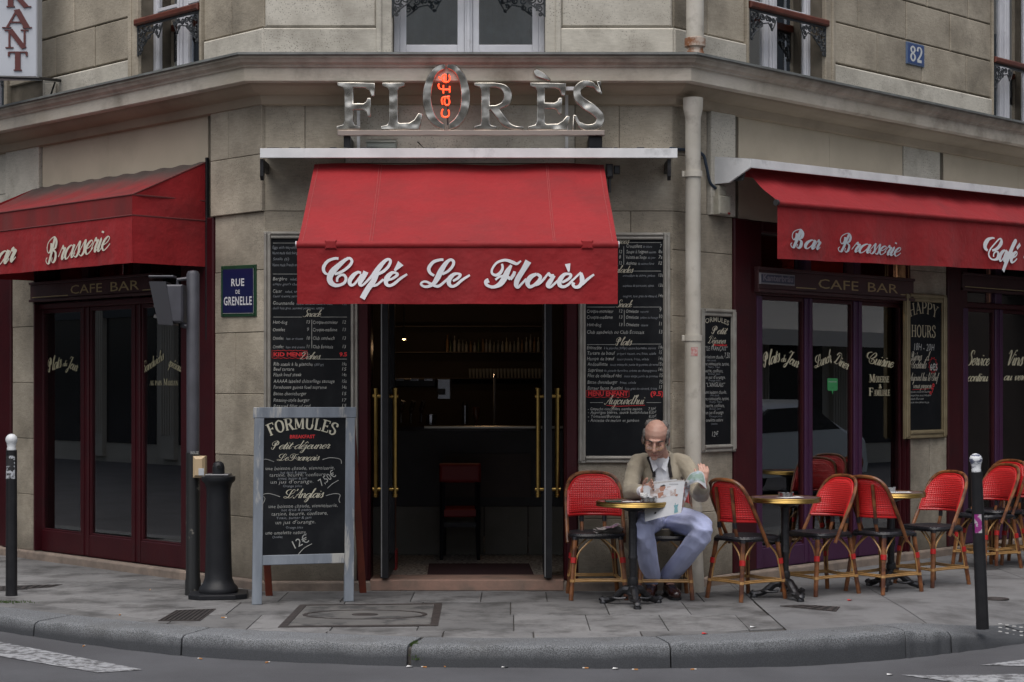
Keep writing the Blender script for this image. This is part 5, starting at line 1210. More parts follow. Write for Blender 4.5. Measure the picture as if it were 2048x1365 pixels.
# cable and motor box at the right awning
WB = thing('awning_motor', tuple(FR.P(.45, 2.8, 0)), 'small cream motor box with blue cable below the right awning end', 'motor box')
a0, a1 = FR.S(1437, .08), FR.S(1460, .08); z0, z1 = FR.Z(1449, 430, .08), FR.Z(1449, 392, .08)
b = MB(); b.box(FR, a0, a1, z0, z1, .0, .09, .01); b.box(FR, a0 + .02, a1 - .03, z1, z1 + .08, .01, .07, .006); b.build('motor_housing', mat('motor_cream', (.42, .40, .33), .6, col2=(.3, .28, .23), scale=20, world=True), WB)
b = MB(); b.box(FR, a1 - .04, a1 - .01, z0 + .005, z0 + .02, .088, .093); b.build('motor_lamp', mat('motor_red', (.2, .02, .02), .5), WB)
b = MB(); b.tube(catmull([FC.P(FC.S(1340), FC.Z(1340, 298), .02), FR.P(FR.S(1400, .02), FR.Z(1400, 306, .02), .02), FR.P(FR.S(1410, .02), FR.Z(1410, 330, .02), .03), FR.P(FR.S(1418, .02), FR.Z(1418, 365, .03), .03), FR.P(a0 + .04, z1 + .05, .04)], 6), .012, 6); b.build('cable', mat('cable_blue', (.02, .035, .06), .5), WB)
# ================================================================ STREET FURNITURE
def bollard(px, py, htop, r, lean, label, sticker, ballm):
    g = G(px, py); t = thing('bollard', (g.x, g.y, zwalk(g.x, g.y)), label, 'bollard', 'white topped bollards on the pavement')
    L = Matrix.Rotation(R_(lean), 3, 'Y')
    def B(mb): mb.v = [tuple(L @ (Vector(v) - g) + g) for v in mb.v]; return mb
    mb = MB(); mb.lathe([(r * 1.02, -.02), (r * 1.02, .02), (r, .03), (r * .93, htop - .13), (r * .93, htop - .12), (0, htop - .12)], g, 20); B(mb).build('post', BLACKM, t, smooth=True)
    mb = MB(); n = 10; R = r * 1.03; prof = [(r * .75, htop - .12), (r * .78, htop - .105), (r * .70, htop - .098)] + [(R * math.sin(a), htop - R + -R * math.cos(a) * -1 * -1 + 0) for a in []]
    cz = htop - R
    prof += [(R * math.sin(math.pi * k / n), cz - R * math.cos(math.pi * k / n)) for k in range(3, n + 1)]
    mb.lathe(prof, g, 20); B(mb).build('ball_top', ballm, t, smooth=True)
    for (z0, z1, a0, a1, m) in sticker:
        mb = MB(); mb.grid([[g + Vector((math.sin(a) * (r * .985), -math.cos(a) * (r * .985), z)) for z in (z0, z1)] for a in [a0 + (a1 - a0) * i / 8 for i in range(9)]]); B(mb).build('sticker', m, t)
BALL = mat('bollard_white', (.62, .64, .66), .4, stain=((.12, .12, .14), 28, .60, .66, .7))
BALL2 = mat('bollard_white_scratched', (.62, .64, .66), .4, stain=((.05, .06, .12), 18, .52, .56, .95), stretch=(1, 1, 3))
STK = mat('torn_sticker', (.45, .47, .5), .7, stain=((.02, .02, .022), 16, .50, .53, 1.0)); STK2 = mat('purple_sticker', (.45, .42, .45), .7, stain=((.25, .02, .18), 22, .48, .52, 1.0))
bollard(23, 1192, 1.19, .042, 0, 'black bollard with white ball top and torn white sticker, left end of the pavement', [(.86, 1.03, -.9, .9, STK)], BALL)
bollard(1965, 1252, 1.11, .040, -2.3, 'leaning black bollard with scratched white ball top before the right chairs', [(.60, .72, -.9, .3, STK2)], BALL2)
# traffic signal
tp = G(386, 1190); TS = thing('traffic_signal', tuple(tp), 'grey traffic signal on a peeling dark post beside the left window', 'traffic signal')
rp = .048; PG = mat('signal_grey', (.075, .075, .09), .45, col2=(.05, .05, .06), scale=8, stain=((.3, .3, .3), 30, .72, .76, .5))
PDK = mat('signal_post_dark', (.018, .019, .02), .4, stain=((.16, .15, .13), 11, .60, .64, .9))
ztop = EYE + (HOR - 541) * tp.y / FPX
mb = MB(); mb.lathe([(rp, 1.05), (rp, ztop - .03), (rp * .8, ztop - .008), (0, ztop)], tp, 18); mb.build('upper_post', PG, TS, smooth=True)
mb = MB(); mb.lathe([(rp * 1.25, -.01), (rp * 1.22, .10), (rp * 1.1, .13), (rp * 1.08, 1.05)], tp, 18); mb.build('lower_post', PDK, TS, smooth=True)
def tz(py): return EYE + (HOR - py) * tp.y / FPX
def tx(px): return (px - 1024) * tp.y / FPX
FT = Frame((0, tp.y, 0), (1, 0, 0))
mb = MB(); mb.box(FT, tx(337), tx(370), tz(646), tz(571), -.10, .10, .012); mb.build('signal_housing', PG, TS)
mb = MB(); mb.box(FT, tx(327), tx(336.5), tz(645), tz(572), -.095, .095, .01); mb.build('signal_face', mat('signal_face', (.012, .012, .014), .5), TS)
for k, (z, c) in enumerate(((2.20, (.10, .02, .01)), (2.115, (.10, .06, .01)), (2.035, (.01, .08, .05)))):
    mb = MB(); P = []
    for i in range(13):
        a = math.pi * (-.15 + 1.3 * i / 12); cx, cy, cz = tx(327), tp.y + .038 * math.cos(a) * 1.0, z + .038 * math.sin(a); ln = .065 * (1 if .1 < i / 12 < .9 else .4)
        P.append([Vector((cx, cy, cz)), Vector((cx - ln, cy, cz))])
    mb.grid(P); mb.build('visor', BLACKM, TS)
    mb = MB(); mb.lathe([(.034, 0), (.02, .012), (0, .015)], (0, 0, 0), 14); mb.v = [(tx(327) - v[2], tp.y + v[0], z + v[1]) for v in mb.v]; mb.build('signal_lens', mat('lens%d' % k, c, .3), TS)
mb = MB(); Fv = Frame((0, tp.y, 0), (1, 0, 0)); mb.prism([(tx(304), tz(565)), (tx(337), tz(565)), (tx(352), tz(652)), (tx(322), tz(650))], Fv, .1005, .104)
mb.prism([(tx(304), tz(565)), (tx(337), tz(565)), (tx(337), tz(568)), (tx(304), tz(568))], Fv, -.10, .1); mb.prism([(tx(322), tz(650)), (tx(352), tz(652)), (tx(352), tz(648)), (tx(322), tz(646.5))], Fv, -.10, .1); mb.build('side_shield', mat('shield', (.03, .03, .036), .5), TS)
mb = MB(); mb.box(FT, tx(300), tx(350), tz(556), tz(552), -.06, .06, .006); mb.build('mounting_bracket', PG, TS); mb = MB(); mb.tube([(tx(355), tp.y, tz(572)), (tx(355), tp.y, tz(560)), (tx(386), tp.y, tz(556))], .014, 8); mb.tube([(tx(366), tp.y, tz(655)), (tx(366), tp.y, tz(646))], .02, 8); mb.tube([(tx(366), tp.y, tz(652)), (tx(386), tp.y, tz(655))], .018, 8); mb.build('mounting_bracket', PG, TS)
mb = MB(); mb.box(Frame((0, tp.y, 0), (1, 0, 0)), tx(390), tx(414), tz(955), tz(912), .0, .10, .02); mb.build('push_button_box', mat('button_beige', (.48, .36, .22), .5), TS)
mb = MB(); mb.box(FT, tx(402), tx(413), tz(950), tz(936), .10, .103, .001); mb.build('sticker', STK, TS)
mb = MB(); put_text(mb, sans_text('BEUZ', .02), FT, tx(384), tz(908), .0565, .02, .06); mb.build('stencil_lettering', CHALK, TS)
# cast bollard
c = G(437, 1188, 0); c.y = 12.78; c.x = (437 - 1024) * 12.78 / FPX
CB = thing('cast_bollard', (c.x, c.y, 0), 'thick black cast iron bollard with flared cap and square base plate', 'bollard')
CBM = mat('cast_black', (.011, .012, .015), .45, spec=.3, col2=(.017, .018, .021), scale=10, bump=.3, bscale=80, bdist=.002)
mb = MB(); mb.lathe([(.14, .035), (.145, .05), (.138, .075), (.115, .10), (.100, .14), (.096, .22), (.086, .74), (.088, .79), (.100, .83), (.118, .845), (.124, .86), (.122, .88), (.11, .885), (0, .885)], c, 28); mb.build('shaft', CBM, CB, smooth=True)
mb = MB(); F8 = Frame(c, (math.cos(.12), math.sin(.12), 0), (-math.sin(.12), math.cos(.12), 0)); mb.prism([(-.21, -.13), (-.13, -.2), (.13, -.2), (.21, -.13), (.21, .13), (.13, .2), (-.13, .2), (-.21, .13)], F8, 0, .036); mb.build('base_plate', CBM, CB, bevel=.006)
mb = MB(); mb.box(Frame(c, (1, 0, 0)), -.085, .085, .886, .90, -.08, .08, .004); mb.build('cap_plate', mat('cap_steel', (.16, .16, .17), .4, .6), CB)
mb = MB(); mb.lathe([(.045, .90), (.045, .945), (.038, .975), (.02, .99), (0, .992)], c, 18); mb.build('cap_hub', CBM, CB, smooth=True)
mb = MB(); mb.tube([c + Vector((.01, -.048, .95)), c + Vector((.01, -.04, .95))], .014, 10); mb.build('key_hole', mat('hole_black', (.004, .004, .004), .9), CB)
# ================================================================ CHALKBOARD STAND
AB = thing('chalkboard_stand', (-1.47, 12.5, 0), 'blue grey framed folding chalkboard stand on the pavement listing FORMULES breakfast menus', 'chalkboard')
FA = Frame((-1.828, 12.32, 0), (.961, .276, 0), (0, .088, .996)); WA, HA = .725, 1.395
GREYW = mat('greyblue_wood', (.25, .28, .32), .6, col2=(.12, .14, .17), scale=7, stretch=(1, 1, .2), stain=((.42, .41, .38), 9, .54, .62, .8), bump=.2, bscale=60)
for (a0, a1, u0, u1) in ((0, .068, 0, HA - .078), (WA - .068, WA, 0, HA - .078), (-.008, WA + .008, HA - .077, HA), (.069, WA - .069, .275, .345)):
    b = MB(); b.box(FA, a0, a1, u0, u1, -.035, 0, .004); b.build('frame_rail', GREYW, AB)
b = MB(); b.box(FA, .0685, WA - .0685, .346, HA - .078, -.024, -.012, .001); b.build('slate', CHALKB, AB)
FA2 = Frame((-1.815, 12.42, 0), (.961, .276, 0), (0, -.02, 1.0))
RW = mat('red_brown_wood', (.17, .03, .012), .6, col2=(.10, .02, .01), scale=6)
q0 = FA.P(0, HA - .03, -.04); q1 = FA.P(WA, HA - .03, -.04)
for q, s in ((q0, 1), (q1, -1)):
    foot = Vector((q.x + (.03 if s > 0 else .055), q.y + .38, 0)); Uv = (q - foot); L_ = Uv.length
    Fb = Frame(foot, (.961, .276, 0), Uv.normalized()); b = MB(); b.box(Fb, 0 if s > 0 else -.05, .05 if s > 0 else 0, 0, L_, -.02, .012, .003); b.build('rear_leg', RW, AB)
t = MB(); o = -.0105; pa = lambda *a, **k: ptxt(t, FA, o, *a, **k)
CC = mat('chalk_cream', (.46, .44, .35), .8)
for sh_, x, y, hh_, w, kw in ((serif_text('FORMULES', .19, .075, sp=.05), 605, 872, 24, 128, dict(align='c', arc=.42)), (S('Petit-déjeuner', .07, .16), 545, 899, 8.5, 112, {}), (S('Le Français', .08, .19), 558, 922, 7, 78, {}), (S("L'Anglais", .08, .2), 572, 997, 9, 72, {})):
    t = MB(); pa(sh_, x, y, hh_, w, **kw); t.build('chalk_heading', CC, AB)
t = MB()
def hand(s, w=.0): return handwrite(sans_text(s, w * .5, .18, 1.06))
t = MB()
for (tx_, x, y, w) in (('une boisson chaude, viennoiserie,', 531, 941, 138), ('tartine, beurre, confiture', 539, 954, 112), ("un jus d'orange.", 541, 968, 86), ('une boisson chaude, viennoiserie,', 537, 1017, 138), ('tartine, beurre, confiture,', 543, 1032, 112), ("un jus d'orange.", 551, 1049, 80), ('une omelette nature,', 531, 1070, 82)):
    pa(hand(tx_, -.012), x, y, 7.5, w)
pa(sans_text('7,50€', .0), 643, 973, 15, 36, rot=.6); pa(sans_text('12€', .0), 590, 1098, 17, 32, rot=.45)
for pts in (((655, 977), (665, 968), (677, 961)), ((596, 1110), (608, 1097), (624, 1088)), ((525, 932), (524, 922), (532, 919), (548, 924)), ((645, 920), (660, 916), (680, 919), (683, 928)), ((526, 1008), (530, 998), (526, 990), (540, 988), (560, 994)), ((652, 992), (668, 988), (680, 990), (678, 1000), (680, 1006))):
    P = [FA.P(*FA.pix(x, y, o), o) for x, y in pts]; t.tube(catmull(P, 6), .0022, 4)
t.build('chalk_writing', CHALK, AB, kind='stuff')
t = MB()
for (tx_, x, y, w) in (('hot drink & pastry', 561, 948, 52), ('bread, butter & jam', 556, 960, 58), ('Orange juice', 566, 975, 38), ('hot drink & pastry', 563, 1023, 60), ('Toast, butter & jam', 553, 1039, 70), ('Orange juice', 572, 1058, 34), ('Omelet', 545, 1077, 20)): pa(hand(tx_), x, y, 5, w)
t.build('faint_chalk', CHALKD, AB, kind='stuff')
t = MB(); pa(sans_text('BREAKFAST', .02), 605, 877, 7, 50, align='c'); t.build('red_chalk', REDCH, AB)
# ================================================================ MENU BOARDS
def mboard(F, x0, x1, y0, y1, label, o=.03, fr=.055, m=SILVERF, name='menu_board'):
    xm = (x0 + x1) / 2; a0, a1 = F.S(x0, o), F.S(x1, o); z1, z0 = F.Z(xm, y0, o), F.Z(xm, y1, o)
    t = thing(name, tuple(F.P((a0 + a1) / 2, z0, 0)), label, 'menu board')
    for (p, q, r_, s_) in ((a0, a0 + fr, z0, z1), (a1 - fr, a1, z0, z1), (a0 + fr, a1 - fr, z1 - fr, z1), (a0 + fr, a1 - fr, z0, z0 + fr)):
        b = MB(); b.box(F, p + .0005, q - .0005, r_ + .0005, s_ - .0005, .004, o - .006, .003)
        if (q - p) < (s_ - r_): b.box(F, p + .006, p + (q - p) * .45, r_ + .012, s_ - .012, o - .007, o + .012, .006); b.box(F, p + (q - p) * .62, q - .004, r_ + .02, s_ - .02, o - .007, o + .003, .004)
        else: b.box(F, p + .0, q - .0, r_ + (s_ - r_) * .55, s_ - .006, o - .007, o + .011, .006); b.box(F, p, q, r_ + .004, r_ + (s_ - r_) * .38, o - .007, o + .003, .004)
        b.build('frame_moulding', m, t)
    b = MB(); b.box(F, a0 + fr, a1 - fr, z0 + fr, z1 - fr, .005, .014); b.build('slate', CHALKB, t)
    return t
def board_text(F, T_, heads, lines, faint, reds, rules, o=.0155, headm=None):
    for (tx_, x, y, h, w) in heads: t = MB(); ptxt(t, F, o, S(tx_, .09, .22), x, y, h, w); t.build('chalk_heading', headm or mat('chalk_tan', (.42, .39, .31), .8), T_)
    t = MB()
    for (tx_, x, y, h, w) in lines: ptxt(t, F, o, hand(tx_, .010), x, y, h, w)
    for (x0, y0, x1, y1) in rules:
        a, u = F.pix(x0, y0, o); b_, v = F.pix(x1, y1, o); t.box(F, a, b_ if b_ - a > .004 else a + .004, v, u if u - v > .003 else v + .003, o, o + .0006)
    t.build('chalk_writing', CHALK, T_, kind='stuff')
    if faint:
        t = MB()
        for (tx_, x, y, h, w) in faint: ptxt(t, F, o, hand(tx_), x, y, h, w)
        t.build('faint_chalk', CHALKD, T_, kind='stuff')
    if reds:
        t = MB()
        for (tx_, x, y, h, w) in reds: ptxt(t, F, o, sans_text(tx_, .035), x, y, h, w)
        t.build('red_chalk', REDCH, T_, kind='stuff')
ML = mboard(FC, 527, 716, 463, 927, 'tall framed chalk menu in English on the wall left of the door')
CHL = mat('chalk_tan2', (.40, .38, .31), .8)
board_text(FC, ML, [('Snack', 606, 634, 7, 34), ('Dishes', 600, 719, 7, 38)],
    [('Bergère', 546, 561, 7, 28), ('César', 546, 586, 7, 18), ('Gourmande', 546, 610, 7, 42), ('Hot-dog', 546, 648, 7, 29), ('13', 613, 648, 7, 7), ('Croque-monsieur', 626, 648, 7, 50), ('12', 685, 648, 7, 7),
     ('Omelet', 546, 663, 7, 24), ('9', 614, 663, 7, 4), ('Croque-madame', 626, 663, 7, 48), ('13', 685, 663, 7, 7), ('Omelet', 546, 680, 7, 21), ('10', 613, 680, 7, 7), ('Club sandwich', 626, 680, 7, 43), ('13', 685, 680, 7, 7),
     ('Omelet', 546, 697, 7, 21), ('11', 613, 697, 7, 6), ('Club Écossais', 626, 697, 7, 40), ('13', 685, 697, 7, 7), ('Rib steak à la plancha', 547, 732, 7, 78), ('Beef tartare', 547, 742, 7, 41), ('Flank beef steak', 547, 753, 7, 56), ('AAAAA labeled chitterlings sausage', 547, 766, 7, 122),
     ('Farmhouse guinea fowl supreme', 547, 778, 7, 106), ('Bacon cheeseburger', 547, 791, 7, 66), ('Rossiny-style burger', 547, 804, 7, 72), ('Roasted fillet of cod', 547, 816, 7, 74)] + [(p, 684, y, 7, 9) for p, y in (('19s', 732), ('15', 742), ('14s', 753), ('15s', 766), ('14s', 778), ('15', 791), ('17', 804), ('15', 815))],
    [('Eggs with mayonnaise', 545, 498, 6, 56), ('Home made duck foie gras', 545, 509, 6, 56), ('Snails (6)', 546, 521, 6, 32), ('Home made French onion', 545, 533, 6, 56), ('salad, tomato,', 580, 561, 5, 36), ("crispy goat's cheese", 546, 571, 5, 58), ('salad, tomato,', 570, 586, 5, 40), ('Caesar dressing, parmesan', 546, 595, 5, 58), ('salad, tomato, duck breast,', 593, 610, 5, 72), ('duck foie gras, sauteed potatoes, apples', 546, 619, 5, 102), ('13s', 685, 611, 5, 8), ('ham or cheese', 572, 680, 5, 34), ('ham and cheese', 572, 697, 5, 38), ('(300 gr)', 629, 732, 5, 18)],
    [('KID MENU', 547, 713, 8, 64), ('9.5', 679, 713, 8, 15)], [(546, 487, 600, 487), (546, 549, 600, 549), (546, 635, 604, 635), (641, 635, 694, 635), (638, 719, 694, 719), (623, 640, 623, 697)], headm=CHL)
MR = mboard(FC, 1157, 1341, 465, 927, 'tall framed chalk menu in French on the wall right of the door')
board_text(FC, MR, [('Entrées', 1218, 488, 7, 38), ('Salades', 1222, 546, 7, 42), ('Snack', 1232, 615, 7, 30), ('Plats', 1233, 691, 8, 28), ("Aujourd'hui", 1210, 809, 9, 76)],
    [('Croustillant', 1253, 496, 7, 31), ('7', 1320, 496, 7, 4), ("Soupe à l'oignon", 1253, 507, 7, 43), ('8s', 1317, 507, 7, 8), ('Velouté ou Soupe', 1252, 518, 7, 41), ('7s', 1317, 518, 7, 8), ('Assiette', 1252, 530, 7, 21), ('12', 1317, 530, 7, 7), ('12', 1238, 507, 7, 6), ('8', 1238, 518, 7, 4), ('12', 1238, 530, 7, 6),
     ('13s', 1317, 554, 7, 9), ('13s', 1317, 574, 7, 9), ('14s', 1317, 595, 7, 9), ('Croque-monsieur', 1174, 626, 7, 53), ('12', 1238, 626, 7, 7), ('Omelette', 1252, 626, 7, 25), ('9', 1319, 624, 8, 4), ('Croque-madame', 1174, 638, 7, 51), ('13', 1238, 638, 7, 7), ('Omelette', 1252, 638, 7, 25), ('10', 1318, 637, 8, 7),
     ('Hot-dog', 1174, 653, 7, 29), ('13', 1238, 653, 7, 7), ('Omelette', 1252, 653, 7, 26), ('11', 1318, 652, 8, 6), ('Club sandwich ou Club Écossais', 1174, 668, 7, 114), ('13', 1318, 668, 8, 7), ('Entrecôte', 1174, 699, 7, 29), ('19s', 1317, 699, 8, 10), ('Tartare de bœuf', 1175, 710, 7, 55), ('15', 1318, 709, 8, 6), ('Hampe de bœuf', 1174, 721, 7, 55), ('14s', 1317, 721, 8, 9),
     ('Andouillette', 1175, 732, 7, 40), ('15s', 1317, 732, 8, 9), ('Suprême', 1176, 744, 7, 30), ('14s', 1317, 743, 8, 9), ('Filet de cabillaud rôti', 1175, 755, 7, 68), ('15', 1319, 755, 8, 7), ('Bacon cheeseburger', 1175, 768, 7, 60), ('15', 1319, 768, 8, 7), ('Burger façon Rossini', 1175, 780, 7, 70), ('17', 1318, 779, 8, 7),
     ('- Gaspacho concombre menthe maison', 1176, 821, 6, 108), ('- Asperges bières, sauce hollandaise', 1176, 828, 6, 120), ('- Tomates/Burrata', 1176, 836, 6, 64), ('- Assiette de melon et jambon', 1176, 844, 6, 102), ('7.50€', 1297, 821, 6, 15), ('8.50€', 1298, 828, 6, 15), ('8.50€', 1298, 836, 6, 15), ('10.00€', 1296, 844, 6, 17)],
    [('de chèvre', 1286, 496, 5, 18), ('maison', 1298, 507, 5, 14), ('du jour', 1296, 518, 5, 15), ('de saumon fumé', 1276, 530, 5, 32), ('croustillant de chèvre, jambon', 1246, 554, 5, 64), ('copeaux de parmesan, olives', 1246, 574, 5, 62), ('magret, foie gras de canard,', 1246, 595, 5, 68), ('nature', 1281, 626, 5, 16), ('jambon ou fromage', 1280, 638, 5, 36), ('mixte', 1282, 653, 5, 14), ('à la plancha (300gr) sauce béarnaise maison', 1208, 699, 5, 104), ('préparé maison, cru, frites, salade', 1234, 710, 5, 78), ('sauce poivre, frites, salade', 1234, 721, 5, 64), ('sauce moutarde, purée de pommes de terre', 1220, 732, 5, 96), ('de pintade fermière, crème de champignons', 1208, 744, 5, 106), ('sauce vierge, purée de pommes', 1248, 755, 5, 68), ('frites, salade', 1240, 768, 5, 32), ('foie gras de canard, frites', 1250, 780, 5, 64)],
    [('MENU ENFANT', 1176, 792, 9, 80), ('(9.5)', 1301, 792, 9, 26)], [(1259, 486, 1322, 486), (1264, 543, 1322, 543), (1174, 615, 1230, 615), (1266, 615, 1322, 615), (1174, 690, 1230, 690), (1263, 689, 1322, 689), (1247, 493, 1247, 530), (1248, 620, 1248, 653), (1180, 806, 1206, 806), (1293, 806, 1322, 806)])
o = .0155; mb = MB(); mb.tube(catmull([FC.P(*FC.pix(x, y, o), o) for x, y in ((1213, 811), (1235, 813), (1262, 812), (1290, 811))], 4), .0022, 4)
for x0, x1, y0, y1 in ((1172, 1258, 781, 794),):
    P = [FC.P(*FC.pix(x0 + (x1 - x0) * i / 12, y0 + (1.5 if i % 2 else 0), o), o) for i in range(13)] + [FC.P(*FC.pix(x1 - (x1 - x0) * i / 12, y1 + (1.5 if i % 2 else 0), o), o) for i in range(13)]
    mb.tube(P, .0018, 4, closed=True)
mb.build('red_outline', REDCH, MR)
mb = MB(); x0, x1, y0, y1 = 544, 614, 701, 716
P = [FC.P(*FC.pix(x0 + (x1 - x0) * i / 12, y0 + (1.5 if i % 2 else 0), o), o) for i in range(13)] + [FC.P(*FC.pix(x1 - (x1 - x0) * i / 12, y1 + (1.5 if i % 2 else 0), o), o) for i in range(13)]
mb.tube(P, .0018, 4, closed=True); mb.build('red_outline', REDCH, ML)
MS = mboard(FR, 1401, 1474, 618, 905, 'narrow framed chalk menu of FORMULES right of the downpipe', fr=.06)
board_text(FR, MS, [('Petit', 1425, 668, 8, 26), ('Déjeuner', 1416, 687, 7, 34)],
    [('“LE FRANÇAIS”', 1411, 701, 9, 44), ('une boisson chaude,', 1406, 717, 7, 41), ('une viennoiserie, tartine,', 1408, 731, 7, 50), ('beurre, confiture,', 1408, 745, 7, 38), ("un jus d'orange.", 1409, 758, 7, 42), ('“L’ANGLAIS”', 1412, 774, 9, 38), ('une boisson chaude,', 1410, 788, 7, 43), ('une viennoiserie, tartine,', 1408, 801, 7, 50), ('beurre, confiture,', 1411, 815, 7, 38), ("un jus d'orange", 1411, 829, 7, 36), ('omelette nature', 1412, 844, 7, 34), ('7,50', 1449, 716, 11, 11), ('12€', 1424, 874, 11, 13)],
    [('Hot drink', 1414, 723, 4, 18), ('Pastry, Toast', 1416, 736, 4, 24), ('Butter, Jam', 1416, 750, 4, 24), ('Orange juice', 1417, 763, 4, 24), ('Hot drink', 1421, 793, 4, 17), ('Pastry, Toast', 1419, 806, 4, 25), ('Butter, Jam', 1419, 820, 4, 23), ('Orange juice', 1419, 835, 4, 25), ('Omelet', 1422, 850, 4, 13)], [('Breakfast', 1428, 692, 4, 26)], [])
t = MB(); ptxt(t, FR, .0155, sans_text('FORMULES', .01), 1432, 651, 10, 50, align='c', arc=.35); t.build('chalk_heading', mat('chalk_tan', (.5, .47, .37), .8), MS)
GF = mat('gilt_frame', (.34, .28, .17), .4, .4, col2=(.24, .19, .11), scale=10, world=True)
MH = mboard(FR, 1812, 1895, 588, 877, 'gilt framed HAPPY HOURS chalkboard between the two right shop windows', fr=.075, m=GF, o=.035)
board_text(FR, MH, [('Bières 50cl', 1823, 721, 9, 34), ('Cocktails', 1822, 737, 9, 29), ('Aujourd’hui le Chef', 1819, 762, 8, 56), ('vous propose', 1826, 777, 6, 36)],
    [('18H - 20H', 1828, 701, 14, 41), ('Gaspacho concombre menthe', 1818, 786, 4, 42), ('Asperges frites, sauce hollandaise', 1818, 793, 4, 44), ('Salade Burrata', 1819, 800, 4, 28), ('Assiette melon, jambon de pays', 1818, 807, 4, 40)], [], [], [], headm=mat('chalk_tan', (.5, .47, .37), .8))
t = MB(); ptxt(t, FR, .0155, serif_text('HAPPY', .15, .06), 1847, 636, 24, 52, align='c', arc=.35); ptxt(t, FR, .0155, serif_text('HOURS', .16, .06), 1823, 674, 24, 48); t.build('gold_lettering', mat('gold_chalk', (.40, .35, .24), .7), MH)
t = MB(); ptxt(t, FR, .0155, sans_text('6€5', .03), 1860, 741, 13, 15); t.build('price', CHALK, MH)
t = MB(); cx, cz = FR.pix(1866, 731, .0155)
P = [FR.P(cx + (.075 if i % 2 else .055) * math.cos(i / 24 * 6.283), cz + (.075 if i % 2 else .055) * math.sin(i / 24 * 6.283), .0155) for i in range(24)]; t.tube(P, .002, 4, closed=True)
ptxt(t, FR, .0155, sans_text('9,50', .03), 1862, 792, 8, 14, rot=1.0); t.tube([FR.P(*FR.pix(x, y, .0155), .0155) for x, y in ((1825, 780), (1858, 778))], .0018, 4); t.build('red_chalk', REDCH, MH)
# ================================================================ RATTAN CHAIRS
RAT = mat('rattan_brown', (.21, .078, .024), .4, col2=(.075, .022, .008), scale=11, amt=.9, rand=.15, coat=.12)
RATL = mat('rattan_pale', (.44, .26, .10), .4, col2=(.34, .18, .06), scale=20, rand=.1, coat=.2)
BIND = mat('red_binding', (.42, .015, .015), .4); BBIND = mat('black_binding', (.012, .012, .016), .4)
def weave(name, c1, c2, c3, f, spec):
    m = bpy.data.materials.new(name); m.use_nodes = True; n = m.node_tree.nodes; l = m.node_tree.links; b = n['Principled BSDF']
    tc = n.new('ShaderNodeTexCoord'); sx = n.new('ShaderNodeSeparateXYZ'); l.new(tc.outputs['Object'], sx.inputs[0])
    def M(op, a, b_=None, c=None):
        x = n.new('ShaderNodeMath'); x.operation = op
        for i, v in enumerate((a, b_, c)):
            if v is None: continue
            if isinstance(v, (int, float)): x.inputs[i].default_value = v
            else: l.new(v, x.inputs[i])
        return x.outputs[0]
    X = sx.outputs[0]; Z = sx.outputs[2] if spec == 'xz' else sx.outputs[1]
    s1 = M('SINE', M('MULTIPLY', M('ADD', X, Z), f)); s2 = M('SINE', M('MULTIPLY', M('SUBTRACT', X, Z), f))
    pr = M('MULTIPLY', s1, s2)
    fine = M('SINE', M('MULTIPLY', Z, f * 2.6))
    r1 = n.new('ShaderNodeMapRange'); r1.inputs[1].default_value = -.3; r1.inputs[2].default_value = .5; l.new(pr, r1.inputs[0])
    x1 = n.new('ShaderNodeMix'); x1.data_type = 'RGBA'; x1.inputs[6].default_value = (*c1, 1); x1.inputs[7].default_value = (*c2, 1); l.new(r1.outputs[0], x1.inputs[0])
    r2 = n.new('ShaderNodeMapRange'); r2.inputs[1].default_value = .80; r2.inputs[2].default_value = .95; l.new(M('MULTIPLY', pr, -1.0), r2.inputs[0])
    x2 = n.new('ShaderNodeMix'); x2.data_type = 'RGBA'; x2.inputs[7].default_value = (*c3, 1); l.new(r2.outputs[0], x2.inputs[0]); l.new(x1.outputs[2], x2.inputs[6])
    l.new(x2.outputs[2], b.inputs['Base Color']); b.inputs['Roughness'].default_value = .38
    bp = n.new('ShaderNodeBump'); bp.inputs['Strength'].default_value = .45; bp.inputs['Distance'].default_value = .004; l.new(M('ADD', pr, M('MULTIPLY', fine, .35)), bp.inputs['Height']); l.new(bp.outputs[0], b.inputs['Normal'])
    MATS[name] = m; return m
WRED = weave('red_weave', (.44, .010, .012), (.60, .022, .024), (.62, .13, .12), 190, 'xz'); WBLK = weave('black_weave', (.008, .008, .012), (.022, .022, .028), (.12, .12, .13), 190, 'xy')
